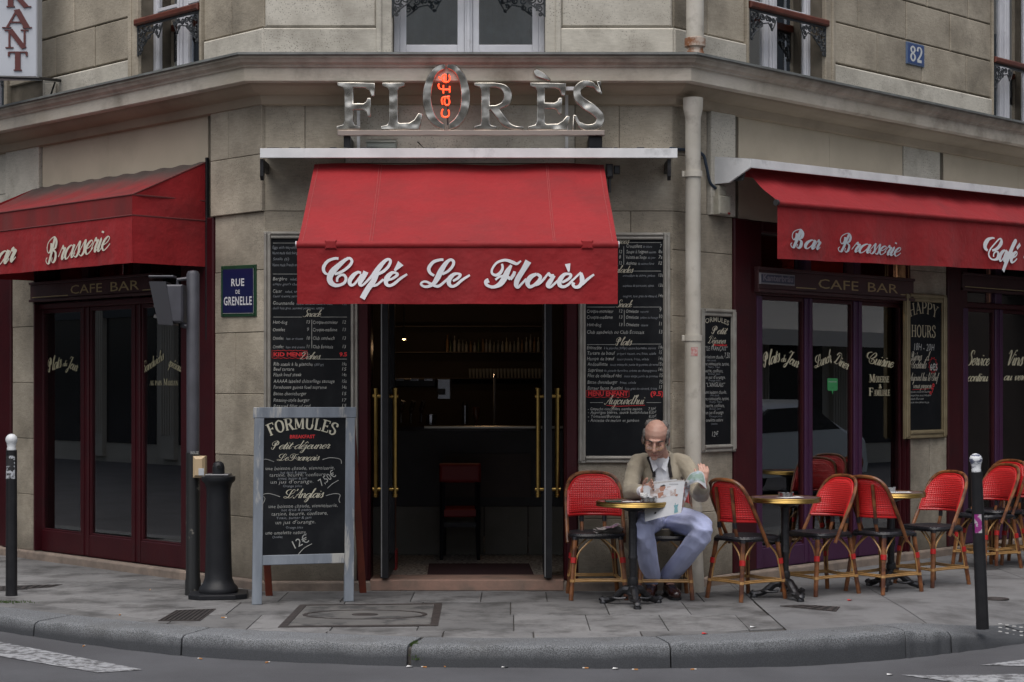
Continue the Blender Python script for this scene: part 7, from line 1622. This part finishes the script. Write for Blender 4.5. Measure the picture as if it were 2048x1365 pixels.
# parked silver car on the right side street (reflected)
def car(F, s, o, label, col):
    base = F.P(s, -.13, o); t = thing('parked_car', tuple(base), label, 'car'); T = F.T; Nn = F.N
    prof = [(-2.1, .35), (-2.12, .62), (-1.95, .85), (-1.05, .98), (-.35, 1.42), (.75, 1.46), (1.55, 1.05), (2.0, .95), (2.08, .6), (2.05, .35)]
    rows = []
    for k, w in ((0, -.86), (1, -.80), (2, -.62), (3, .62), (4, .80), (5, .86)):
        r = []
        for i, (x, z) in enumerate(prof):
            ww = w * (.80 if z > 1.2 else 1.0); zz_ = z - (.0 if k in (2, 3) else (.05 if k in (1, 4) else .12)) if z > .5 else z
            r.append(base + T * x + Nn * ww + Vector((0, 0, zz_)))
        rows.append(r)
    b = MB(); b.grid(rows); b.add(rows[0], [tuple(range(len(prof)))]); b.add(rows[-1], [tuple(range(len(prof) - 1, -1, -1))]); b.build('body', col, t, smooth=True)
    for sg in (-1, 1):
        b = MB(); Fb = Frame(base + Nn * (sg * .80), T * 1.0); b.prism([(-1.0, .98), (-.35, 1.33), (.7, 1.36), (1.4, 1.02)], Fb, sg * .0 - .03, sg * .0 + .03); b.build('side_window', OPD, t)
        for x in (-1.3, 1.3):
            b = MB(); c_ = base + T * x + Nn * (sg * .78) + Vector((0, 0, .31)); b.tube([c_ - Nn * .1, c_ + Nn * .1], .31, 18); w_ = b.build('wheel', BLACKM, t)
            b = MB(); b.tube([c_ - Nn * .11, c_ + Nn * .11], .18, 12); b.build('rim', STEEL, w_)
    b = MB(); b.add([base + T * x + Nn * w + Vector((0, 0, z)) for x, z, w in ((-1.02, 1.0, -.66), (-1.02, 1.0, .66), (-.38, 1.44, .55), (-.38, 1.44, -.55))], [(0, 1, 2, 3)]); b.build('windscreen', OPD, t)
car(FR, 10.5, 7.3, 'silver hatchback parked on the right side street, seen only as a reflection', mat('car_silver', (.45, .47, .5), .3, .6))
def scooter(s, o, lab):
    b0 = FL.P(s, -.13, o); T = FL.T; t = thing('parked_scooter', tuple(b0), lab, 'scooter', 'scooters parked on the left side street'); P = lambda x, z, w=0: b0 + T * x + FL.N * w + Vector((0, 0, z))
    for x in (-.65, .65):
        b = MB(); n = 16; b.tube([P(x + .22 * math.cos(a), .27 + .22 * math.sin(a)) for a in [i / n * 6.283 for i in range(n)]], .06, 6, closed=True); b.build('wheel', BLACKM, t)
    b = MB(); b.tube(catmull([P(-.85, .75), P(-.5, .72), P(-.1, .62), P(.1, .35), P(.35, .33), P(.5, .6), P(.55, 1.0)], 4), [.10] * 9 + [.15] * 4 + [.10] * 12, 8); b.build('bodywork', mat('scooter_body', (.12, .12, .10), .3), t, smooth=True)
    b = MB(); b.tube(catmull([P(-.75, .85), P(-.4, .86), P(-.05, .80)], 4), .11, 8); b.build('seat', BLACKM, t, smooth=True)
    b = MB(); b.tube([P(.52, 1.05, -.32), P(.58, 1.08, 0), P(.52, 1.05, .32)], .018, 6); b.build('handlebar', BLACKM, t)
    b = MB(); b.grid([[P(.62 + .05 * (1 - j), 1.0 + .45 * j / 3, -.2 + .4 * i / 4) for j in range(4)] for i in range(5)]); b.build('windshield', mat('scooter_shield', (.3, .32, .34), .1, .3), t)
for k, s in enumerate((-6.0, -7.4, -8.9)): scooter(s, 8.3, ('nearest', 'middle', 'farthest')[k] + ' scooter parked along the left side street')
# ================================================================ THE READING MAN
def blob(prims, voxel, smooth=3, cut=None):
    """closed surface over overlapping tapered limbs; prims: ('t', [(x,y,z,r)...]) or ('e', centre, radii, matrix)"""
    mb = MB()
    for p in prims:
        if p[0] == 't':
            pts = [Vector(q[:3]) for q in p[1]]; rs = [q[3] for q in p[1]]
            if len(pts) > 2:
                c4 = catmull(pts, 4); r4 = []
                for i in range(len(rs) - 1):
                    for k in range(4): r4.append(rs[i] + (rs[i + 1] - rs[i]) * k / 4)
                r4.append(rs[-1]); pts, rs = c4, r4
            d0 = (pts[0] - pts[1]).normalized(); d1 = (pts[-1] - pts[-2]).normalized()
            P = [pts[0] + d0 * rs[0] * .95, pts[0] + d0 * rs[0] * .7] + pts + [pts[-1] + d1 * rs[-1] * .7, pts[-1] + d1 * rs[-1] * .95]
            Rr = [rs[0] * .25, rs[0] * .7] + rs + [rs[-1] * .7, rs[-1] * .25]
            mb.tube(P, Rr, 14)
        else:
            c, r, M_ = p[1], p[2], (p[3] if len(p) > 3 else Matrix.Identity(3)); n = 18; vs = []; fs = []
            for i in range(n // 2 + 1):
                th = math.pi * i / (n // 2)
                for k in range(n):
                    ph = 2 * math.pi * k / n; v = Vector((r[0] * math.sin(th) * math.cos(ph), r[1] * math.sin(th) * math.sin(ph), r[2] * math.cos(th))); vs.append(Vector(c) + M_ @ v)
            for i in range(n // 2):
                for k in range(n): k2 = (k + 1) % n; fs.append((i * n + k, (i + 1) * n + k, (i + 1) * n + k2, i * n + k2))
            mb.add(vs, fs)
    me = bpy.data.meshes.new('tmp'); me.from_pydata(mb.v, [], mb.f); me.update()
    bm = bmesh.new(); bm.from_mesh(me); bmesh.ops.remove_doubles(bm, verts=bm.verts, dist=1e-5); bmesh.ops.recalc_face_normals(bm, faces=bm.faces); bm.to_mesh(me); bm.free()
    o = bpy.data.objects.new('tmp', me); COL.objects.link(o)
    m = o.modifiers.new('r', 'REMESH'); m.mode = 'VOXEL'; m.voxel_size = voxel
    if smooth: s = o.modifiers.new('s', 'SMOOTH'); s.factor = .6; s.iterations = smooth
    dg = bpy.context.evaluated_depsgraph_get(); dg.update()
    r = bpy.data.meshes.new_from_object(o.evaluated_get(dg)); bpy.data.objects.remove(o)
    return r
def wrinkle(me, amp, fn):
    N = [v.normal.copy() for v in me.vertices]; C = [v.co.copy() for v in me.vertices]; out = []
    for c, n in zip(C, N): q = c + n * (fn(c) * amp); out += [q.x, q.y, q.z]
    me.vertices.foreach_set('co', out); me.update()
def finish(me, name, m, parent, loc):
    me.transform(Matrix.Translation(-Vector(loc))); me.materials.clear(); me.materials.append(m); me.shade_smooth(); me.name = name
    o = bpy.data.objects.new(name, me); COL.objects.link(o)
    if parent: o.parent = parent
    return o
PL0 = Vector((1.10, 12.80, 0))
SKIN = mat('skin', (.53, .33, .26), .5, col2=(.46, .24, .18), scale=14, amt=.6, spec=.4)
HS = 1.13
hc = Vector((1.035, 12.60, 1.160))                                   # head centre
HR = Matrix.Rotation(R_(4), 3, 'Y') @ Matrix.Rotation(R_(-8), 3, 'Z') @ Matrix.Rotation(R_(20), 3, 'X')   # looks down
h = lambda x, y, z: tuple(hc + HR @ (Vector((x, y, z)) * HS))
he = lambda x, y, z, a, b, c: ('e', h(x, y, z), (a * HS, b * HS, c * HS), HR)
head = [he(0, .012, .035, .078, .098, .085), he(0, -.01, -.02, .066, .078, .088), he(0, -.038, -.072, .050, .048, .042), he(-.040, -.030, -.058, .022, .036, .030), he(.040, -.030, -.058, .022, .036, .030), he(0, -.078, -.098, .022, .020, .018),
        he(-.036, -.062, -.035, .026, .028, .028), he(.036, -.062, -.035, .026, .028, .028), he(0, -.084, .018, .046, .014, .010),
        ('t', [h(0, -.090, .008) + (.009,), h(0, -.103, -.022) + (.012,), h(0, -.112, -.038) + (.0165,)]), he(-.014, -.100, -.042, .010, .012, .009), he(.014, -.100, -.042, .010, .012, .009),
        he(0, -.090, -.066, .022, .012, .007), he(0, -.088, -.078, .019, .011, .007), he(-.080, .015, -.015, .011, .019, .034), he(.080, .015, -.015, .011, .019, .034)]
neck = [('t', [h(0, .035, -.05) + (.058,), (1.075, 12.70, 1.045, .060), (1.09, 12.75, .99, .07)])]
S1, E1, H1 = (.912, 12.76, .970), (.858, 12.60, .775), (.922, 12.335, .800)       # his right arm (image left)
S2, E2, H2 = (1.258, 12.76, .970), (1.352, 12.56, .765), (1.345, 12.29, .858)
torso_b = [('t', [(1.10, 12.84, .64, .09), (1.10, 12.84, .72, .10), (1.095, 12.82, .88, .11), (1.09, 12.79, .95, .08)]), ('t', [(S1[0], 12.79, .95, .04), (S2[0], 12.79, .95, .04)])]
arms_b = [('t', [S1 + (.04,), E1 + (.036,), H1 + (.027,)]), ('t', [S2 + (.04,), E2 + (.042,), H2 + (.027,)])]
K1, A1 = (.925, 12.33, .555), (1.015, 12.74, .13); K2, A2 = (1.345, 12.36, .52), (1.15, 12.80, .13)
hip1, hip2 = (1.03, 12.82, .56), (1.19, 12.82, .56)
legs_b = [('t', [hip1 + (.08,), K1 + (.055,), A1 + (.036,)]), ('t', [hip2 + (.08,), K2 + (.055,), A2 + (.036,)])]
feet_b = [('t', [A1 + (.034,), (1.01, 12.69, .06, .03), (1.0, 12.64, .045, .026)]), ('t', [A2 + (.034,), (1.16, 12.74, .06, .03), (1.17, 12.68, .045, .026)])]
def handp(w, fwd, side, nrm, curl, sgn):
    """palm + five fingers; w wrist, fwd along hand, side towards thumb, nrm palm normal (towards the held sheet)"""
    w, fwd, side, nrm = Vector(w), Vector(fwd).normalized(), Vector(side), Vector(nrm)
    side = (side - fwd * side.dot(fwd)).normalized(); nrm = fwd.cross(side).normalized() * sgn
    P = [('t', [tuple(w) + (.026,), tuple(w + fwd * .04) + (.027,)])]
    for k in range(-1, 2): P.append(('t', [tuple(w + fwd * .02 + side * k * .016) + (.016,), tuple(w + fwd * .078 + side * k * .021) + (.0145,)]))
    for k, (ln, rr) in enumerate(((.074, .0090), (.082, .0092), (.076, .0088), (.060, .0080))):
        b0 = w + fwd * .078 + side * (.030 - .0205 * k); c1 = curl; p = b0; pts = [tuple(p) + (rr * 1.05,)]; d = fwd.copy(); L3 = (ln * .45, ln * .32, ln * .26)
        for j in range(3):
            d = (d * math.cos(c1) + nrm * math.sin(c1)).normalized(); p = p + d * L3[j]; pts.append(tuple(p) + (rr * (1 - .08 * (j + 1)),))
            # curl accumulates
        P.append(('t', pts))
    b0 = w + fwd * .022 + side * .026; d = (fwd * .65 + side * .62 + nrm * .35).normalized(); p1 = b0 + d * .034; d2 = (fwd * .9 + side * .15 + nrm * .35).normalized(); p2 = p1 + d2 * .030; p3 = p2 + d2 * .024
    P.append(('t', [tuple(b0) + (.0145,), tuple(p1) + (.0115,), tuple(p2) + (.0105,), tuple(p3) + (.009,)])); return P
hands = handp(H1, (.55, -.55, .35), (.2, -.1, 1), (0, -1, 0), .38, 1) + handp(H2, (.05, .05, 1.0), (-1, -.2, 0), (0, 1, 0), .50, -1)
body = blob(head + neck + torso_b + arms_b + legs_b + feet_b + hands, .0045, 2)
PER = finish(body, 'person', SKIN, None, PL0); PER.location = PL0; ROOTLOC[PER.name] = (PL0.copy(), 0)
tag(PER, 'balding man in beige jacket and pale blue trousers reading a newspaper on a red chair', 'person')
# trousers
TRO = mat('trousers_blue', (.47, .51, .74), .85, col2=(.40, .44, .66), scale=9, world=True, bump=.5, bscale=16, bdist=.012, bdetail=3, sheen=.2)
tr = blob([('t', [hip1 + (.105,), ((hip1[0] + K1[0]) / 2, (hip1[1] + K1[1]) / 2, .57, .098), K1 + (.082,), ((K1[0] + A1[0]) / 2 - .004, (K1[1] + A1[1]) / 2 - .02, .34, .076), (A1[0], A1[1], .145, .070)]),
           ('t', [hip2 + (.105,), ((hip2[0] + K2[0]) / 2 + .01, (hip2[1] + K2[1]) / 2, .56, .10), K2 + (.079,), ((K2[0] + A2[0]) / 2, (K2[1] + A2[1]) / 2 - .02, .33, .077), (A2[0], A2[1], .155, .070)]),
           ('e', (1.10, 12.85, .57), (.185, .13, .115))], .006, 4)
def wr(c):
    d1 = (Vector(K1) - c).length; d2 = (Vector(K2) - c).length; k = math.exp(-(d1 / .20) ** 2) + math.exp(-(d2 / .20) ** 2) + .5 * math.exp(-((c - Vector((1.1, 12.65, .6))).length / .2) ** 2) + .35
    return ((.6 - 1.6 * abs(math.sin(c.x * 30 + c.z * 38 + c.y * 14))) * .7 + math.sin(c.x * 55 + c.z * 70 + c.y * 25) * .3 + math.sin(c.x * 33 - c.z * 48 + 1.3) * .5 + math.sin(c.x * 110 + c.z * 35 + c.y * 60) * .3) * min(k, 1.2)
wrinkle(tr, .0048, wr); finish(tr, 'trousers', TRO, PER, PL0)
# shirt
SHI = mat('shirt_white', (.78, .79, .82), .8, col2=(.70, .71, .75), scale=30, world=True)
sh = blob([('t', [(1.10, 12.82, .62, .120), (1.10, 12.80, .76, .122), (1.092, 12.775, .90, .120), (1.085, 12.765, .97, .095)]), ('t', [(1.082, 12.735, .98, .082), (1.072, 12.71, 1.005, .070)]), ('t', [(1.03, 12.79, .945, .045), (1.13, 12.79, .945, .045)])], .006, 3)
wrinkle(sh, .002, lambda c: math.sin(c.z * 60 + c.x * 30)); finish(sh, 'shirt', SHI, PER, PL0)
b = MB()       # shirt collar points and button placket
cN = Vector((1.066, 12.662, 1.008))
for s in (-1, 1):
    P = [cN + Vector((s * .012, -.022, -.055)), cN + Vector((s * .045, -.030, -.085)), cN + Vector((s * .072, .015, .010)), cN + Vector((s * .060, .02, .045))]
    b.add(P, [(0, 1, 2, 3) if s > 0 else (3, 2, 1, 0)])
o = b.build('shirt_collar', SHI, PER); md = o.modifiers.new('t', 'SOLIDIFY'); md.thickness = .006
# jacket
JAC = mat('jacket_beige', (.38, .335, .255), .85, col2=(.30, .26, .195), scale=10, world=True, bump=.5, bscale=18, bdist=.010, bdetail=3, sheen=.1)
jk = blob([('t', [(1.10, 12.84, .54, .155), (1.10, 12.83, .66, .160), (1.10, 12.815, .78, .160), (1.095, 12.80, .89, .158), (1.09, 12.79, .965, .125)]), ('e', (1.085, 12.80, .975), (.175, .10, .075)),
           ('t', [(.965, 12.80, .985, .072), S1 + (.068,), (.872, 12.70, .87, .066), E1 + (.062,), ((E1[0] + H1[0]) / 2 - .005, (E1[1] + H1[1]) / 2, (E1[2] + H1[2]) / 2, .056), (H1[0] - .012, H1[1] + .05, H1[2] - .004, .046)]),
           ('t', [(1.205, 12.80, .985, .072), S2 + (.068,), (1.318, 12.69, .87, .066), E2 + (.062,), ((E2[0] + H2[0]) / 2, (E2[1] + H2[1]) / 2, (E2[2] + H2[2]) / 2 - .005, .058), (H2[0], H2[1] + .055, H2[2] - .03, .047)]),
           ('t', [(.95, 12.86, .60, .07), (.875, 12.93, .48, .055), (.865, 12.95, .36, .035)]), ('t', [(1.25, 12.84, .62, .08), (1.33, 12.84, .54, .065), (1.375, 12.84, .47, .04)])], .006, 4)
def wj(c):
    dE = min((Vector(E1) - c).length, (Vector(E2) - c).length, (Vector(S1) - c).length + .05, (Vector(S2) - c).length + .05)
    return ((.6 - 1.6 * abs(math.sin(c.z * 36 + c.x * 20 + c.y * 9))) * .6 + math.sin(c.z * 75 + c.x * 28) * .3 + math.sin(c.x * 62 - c.z * 30 + c.y * 40) * .6) * (.45 + .8 * math.exp(-(dE / .13) ** 2))
wrinkle(jk, .0055, wj)
bm = bmesh.new(); bm.from_mesh(jk); dele = []
def opening(z):      # half width of the open front, image left side / right side
    return lerp_tab([(.60, .09), (.72, .08), (.82, .066), (.90, .054), (.97, .058), (1.02, .066), (1.1, .08)], z)
for f in bm.faces:
    c = f.calc_center_median(); xc = 1.088 - .02 * max(0, (c.z - .9) / .1)
    w = opening(c.z)
    if (c.y < 12.80 and abs(c.x - xc) < w and c.z > .5) or (c.z > 1.0 and (Vector((c.x, c.y)) - Vector((1.078, 12.745))).length < .068): dele.append(f)
bmesh.ops.delete(bm, geom=dele, context='FACES'); 
for _ in range(4):
    be = [v for v in bm.verts if v.is_boundary]; new = {}
    for v in be:
        ns = [e.other_vert(v).co for e in v.link_edges if e.is_boundary]
        if len(ns) == 2: new[v] = v.co * .4 + (ns[0] + ns[1]) * .3
    for v, c in new.items(): v.co = c
edge_pts = [v.co.copy() for v in bm.verts if v.is_boundary]
bm.to_mesh(jk); bm.free()
jo = finish(jk, 'jacket', JAC, PER, PL0); md = jo.modifiers.new('t', 'SOLIDIFY'); md.thickness = .008; md.offset = -1
# dark collar band along the jacket opening
b = MB()
for s in (-1, 1):
    pts = []
    for z in [.885 + .012 * i for i in range(13)]:
        c = [p for p in edge_pts if abs(p.z - z) < .008 and (p.x - 1.085) * s > 0 and p.y < 12.78]
        if c: q = min(c, key=lambda p: p.y); pts.append(q + Vector((s * .006, -.004, 0)))
    if len(pts) > 3: b.tube(catmull(pts[::2], 3), .012, 8)
b.build('collar_band', mat('collar_dark', (.018, .014, .014), .8), PER, smooth=True)
b = MB(); b.tube([(.968, 12.655, .868), (.968, 12.645, .868)], .011, 10); b.build('jacket_button', mat('horn_button', (.30, .15, .06), .4), PER)
for x0_, y0_, z0_ in ((.905, 12.64, .80), (1.265, 12.63, .825)):
    b = MB(); b.tube([(x0_, y0_, z0_ + .006), (x0_ + .05, y0_ - .012, z0_ - .004)], [.010, .012], 6); b.build('pocket_trim', mat('pocket_red', (.08, .012, .015), .8), PER)
# cuffs, socks, shoes
b = MB(); b.tube([Vector(H1) + Vector((-.012, .028, -.003)), Vector(H1) + Vector((.004, -.004, .003))], .036, 12); b.build('shirt_cuff', SHI, PER, smooth=True)
b = MB(); b.tube([(A2[0], A2[1] - .01, .10), (A2[0], A2[1], .18)], .042, 10); b.build('sock', mat('sock_burgundy', (.12, .01, .03), .9), PER, smooth=True); b = MB(); b.tube([(A1[0], A1[1] - .01, .09), (A1[0], A1[1], .17)], .042, 10); b.build('sock', mat('sock_burgundy', (.12, .01, .03), .9), PER, smooth=True)
SHOE = mat('shoe_brown', (.028, .010, .008), .25, coat=.5)
for (A, toe, nm) in ((A1, (.985, 12.60), 'shoe'), (A2, (1.188, 12.56), 'shoe')):
    a = Vector((A[0], A[1], 0)); tt = Vector((toe[0], toe[1], 0)); d = (tt - a).normalized(); hl = a - d * .055; lift = .0
    me = blob([('t', [(hl.x, hl.y, .046, .038), tuple(a) [:2] + (.062, .046), tuple(a + d * .09)[:2] + (.052, .044), tuple(a + d * .16)[:2] + (.043, .046), tuple(a + d * .205)[:2] + (.038, .038)]), ('t', [(hl.x + d.x * .02, hl.y + d.y * .02, .07, .035), (a.x, a.y, .10, .044)])], .005, 3)
    for v in me.vertices: v.co.z = max(v.co.z, .014)
    so_ = finish(me, 'shoe', SHOE, PER, PL0)
    b = MB(); sd_ = Vector((-d.y, d.x, 0)); outl = [(-.085, .0), (-.075, .032), (0, .035), (.08, .040), (.16, .047), (.215, .036), (.24, .0)]
    P = [a + d * x + sd_ * w for x, w in outl] + [a + d * x - sd_ * w for x, w in outl[::-1][1:-1]]
    n = len(P); b.add([(p.x, p.y, .002) for p in P] + [(p.x, p.y, .018) for p in P], [tuple(range(n)), tuple(range(2 * n - 1, n - 1, -1))] + [(i, n + i, n + (i + 1) % n, (i + 1) % n) for i in range(n)]); b.build('shoe_sole', BLACKM, PER)
# hair: grey fringe round a bald crown
HAIR = mat('hair_grey', (.09, .08, .075), .8, col2=(.20, .185, .17), scale=70, stretch=(1, 1, .25), bump=.6, bscale=150)
hr = blob([he(-.052, .035, .012, .030, .064, .052), he(.052, .035, .012, .030, .064, .052), he(0, .072, .01, .072, .045, .07), he(-.073, -.005, .030, .016, .036, .038), he(.073, -.005, .030, .016, .036, .038),
           he(-.045, .05, .075, .034, .05, .032), he(.045, .05, .075, .034, .05, .032), he(-.077, -.028, -.002, .009, .012, .03), he(.077, -.028, -.002, .009, .012, .03)], .005, 2)
wrinkle(hr, .003, lambda c: math.sin(c.x * 260) * .5 + math.sin(c.z * 220 + c.y * 150) * .5); finish(hr, 'hair', HAIR, PER, PL0)
EYEB = mat('brow_hair', (.10, .085, .075), .9); DKS = mat('eye_line', (.05, .02, .015), .6); LIP = mat('lip', (.30, .10, .08), .5)
b = MB()
for s in (-1, 1): b.tube(catmull([h(s * .015, -.0985, .016), h(s * .034, -.0955, .024), h(s * .056, -.081, .016)], 4), [.0035, .0045, .0045, .0045, .0045, .004, .004, .003, .002], 6)
b.build('eyebrows', EYEB, PER)
for s in (-1, 1):
    b = MB(); b.lathe([(0, -.012), (.0085, -.0085), (.012, 0), (.0085, .0085), (0, .012)], h(s * .031, -.079, -.002), 12); b.build('eyelid', SKIN, PER, smooth=True)
    b = MB(); b.tube(catmull([h(s * .018, -.0905, -.006), h(s * .031, -.0925, -.0095), h(s * .045, -.086, -.006)], 4), .0018, 5); b.build('eye_line', DKS, PER)
b = MB(); b.tube(catmull([h(-.024, -.0965, -.0735), h(-.008, -.1035, -.0715), h(.008, -.1035, -.0715), h(.024, -.0965, -.0735)], 4), [.0015] + [.003] * 11 + [.0015], 6); b.build('lips', LIP, PER)
# glasses low on the nose
gz = -.020; b = MB()
for s in (-1, 1):
    c = Vector((s * .030, -.118, gz)); b.tube([h(c.x + .021 * math.cos(a), c.y + .012 * abs(math.cos(a)) * 0 + .004, c.z + .0125 * math.sin(a)) for a in [i / 16 * 6.283 for i in range(16)]], .0014, 5, closed=True)
    b.tube([h(s * .051, -.114, gz + .004), h(s * .076, -.05, gz + .012), h(s * .085, .015, gz + .025)], .0016, 5)
b.tube([h(-.009, -.116, gz + .004), h(0, -.124, gz + .006), h(.009, -.116, gz + .004)], .0015, 5)
b.build('glasses_frame', mat('glasses_gold', (.55, .40, .18), .3, .9), PER)
gm = glass('spectacle_lens', (.9, .9, .9), .10)
for s in (-1, 1):
    b = MB(); ring = [h(s * .030 + .020 * math.cos(a), -.114, gz + .0118 * math.sin(a)) for a in [i / 16 * 6.283 for i in range(16)]]; b.add(ring, [tuple(range(16))]); b.build('lens', gm, PER)
# ---- newspaper in his hands
NW = thing('newspaper', (1.13, 12.28, .60), 'open newspaper with a large photo advert held by the seated man', 'newspaper')
NP = mat('newspaper_page', (.44, .45, .47), .9, col2=(.38, .39, .41), scale=12, world=True)
def zq(x, y, dep): return at(1250 + x / 5.933, 830 + y / 5.933, dep)
TLp, TRp, BRp, BLp = zq(215, 850, 12.30), zq(712, 790, 12.25), zq(665, 1165, 12.12), zq(240, 1268, 12.12)
def pg(u, v, off=0):
    p = (TLp.lerp(TRp, u)).lerp(BLp.lerp(BRp, u), v); n = Vector((0, -1, .25)).normalized()
    return p + n * (.018 * math.sin(u * 3.14) * (1 - .4 * v) + .003 * math.sin(u * 9 + v * 4) + off) + Vector((0, 0, .005 * math.sin(u * 3.1) * (1 - v)))
def page(name, m, u0, u1, v0, v1, off, nu=16, nv=10, par=None):
    b = MB(); b.grid([[pg(u0 + (u1 - u0) * i / nu, v0 + (v1 - v0) * j / nv, off) for j in range(nv + 1)] for i in range(nu + 1)]); return b.build(name, m, par or NW, smooth=True)
page('front_page', NP, 0, 1, 0, 1, 0); page('inner_page', NPM, .02, .985, -.05, .97, -.006); page('inner_page', NP, .0, .8, -.085, .6, -.014)
page('printed_photo', mat('print_figure', (.30, .24, .22), .9, col2=(.46, .46, .48), scale=26, world=True, amt=1.0), .16, .80, .13, .42, .0012, 10, 6)
def pline(pts, w, m, name, off=.0016):
    b = MB(); vs, fs = strip([Vector(p) for p in pts], [w] * len(pts), 0); b.add([pg(x, y, off + .0004) for x, y, z in vs], fs); return b.build(name, m, NW)
def parea(pts, m, name, off=.0020): b = MB(); b.add([pg(u, v, off) for u, v in pts], [tuple(range(len(pts)))]); return b.build(name, m, NW)
parea([(.40, .10), (.50, .07), (.54, .14), (.50, .24), (.42, .24), (.38, .17)], mat('print_skin', (.26, .13, .09), .9), 'printed_head'); parea([(.40, .08), (.50, .05), (.54, .10), (.44, .11)], mat('print_dark', (.04, .035, .035), .9), 'printed_hair', .0024)
parea([(.34, .28), (.56, .26), (.86, .40), (.84, .45), (.5, .44), (.36, .42)], mat('print_skin', (.26, .13, .09), .9), 'printed_arm', .0026); parea([(.50, .20), (.66, .26), (.60, .36), (.48, .34)], mat('print_vest', (.42, .42, .44), .9), 'printed_vest', .003)
parea([(.80, .66), (.82, .66), (.82, .72), (.90, .70), (.88, .80), (.91, .95), (.80, .96), (.80, .80), (.77, .72), (.80, .72)], mat('print_teal', (.05, .17, .20), .5), 'printed_bottle')
b = MB(); b.add([pg(u, v, .0022) for u, v in ((.25, .82), (.27, .80), (.30, .80), (.31, .83), (.29, .86), (.26, .86))], [(5, 4, 3, 2, 1, 0)]); b.build('printed_logo', mat('print_dark', (.04, .035, .035), .9), NW)
pline([(.62, .06), (.84, .085)], .018, mat('print_grey', (.16, .16, .17), .9), 'printed_headline')
# right hand flap curling over
rowsA = [[zq(712, 795, 12.25), zq(775, 700, 12.23), zq(870, 662, 12.21)], [zq(740, 800, 12.20), zq(830, 735, 12.17), zq(935, 700, 12.18)], [zq(735, 850, 12.21), zq(860, 800, 12.14), zq(968, 880, 12.15)]]
def surf(C, nu, nv):
    R1 = [catmull(r, nv) for r in C]; cols_ = []
    for j in range(len(R1[0])): cols_.append(catmull([r[j] for r in R1], nu))
    return [list(c) for c in zip(*cols_)]
Sf = surf(rowsA, 5, 6); b = MB(); b.grid(Sf); b.build('folded_page', NP, NW, smooth=True)
b = MB(); b.grid([[p + Vector((0, -.0018, .0006)) for p in r[2:12]] for r in Sf[1:9]]); b.build('printed_photo', mat('print_landscape', (.20, .28, .24), .8, col2=(.38, .44, .52), scale=16, world=True, amt=.9), NW, smooth=True)
rowsB = [[zq(712, 790, 12.25), zq(735, 810, 12.25), zq(775, 800, 12.24)], [zq(700, 950, 12.24), zq(730, 930, 12.26), zq(770, 880, 12.27)], [zq(665, 1165, 12.12), zq(690, 1100, 12.18), zq(740, 960, 12.26)]]
Sf = surf(rowsB, 4, 4); b = MB(); b.grid(Sf); b.build('side_page', mat('print_warm', (.30, .19, .18), .85, col2=(.42, .44, .50), scale=24, world=True, amt=1.0), NW, smooth=True)
bpy.data.objects.remove(_fo)
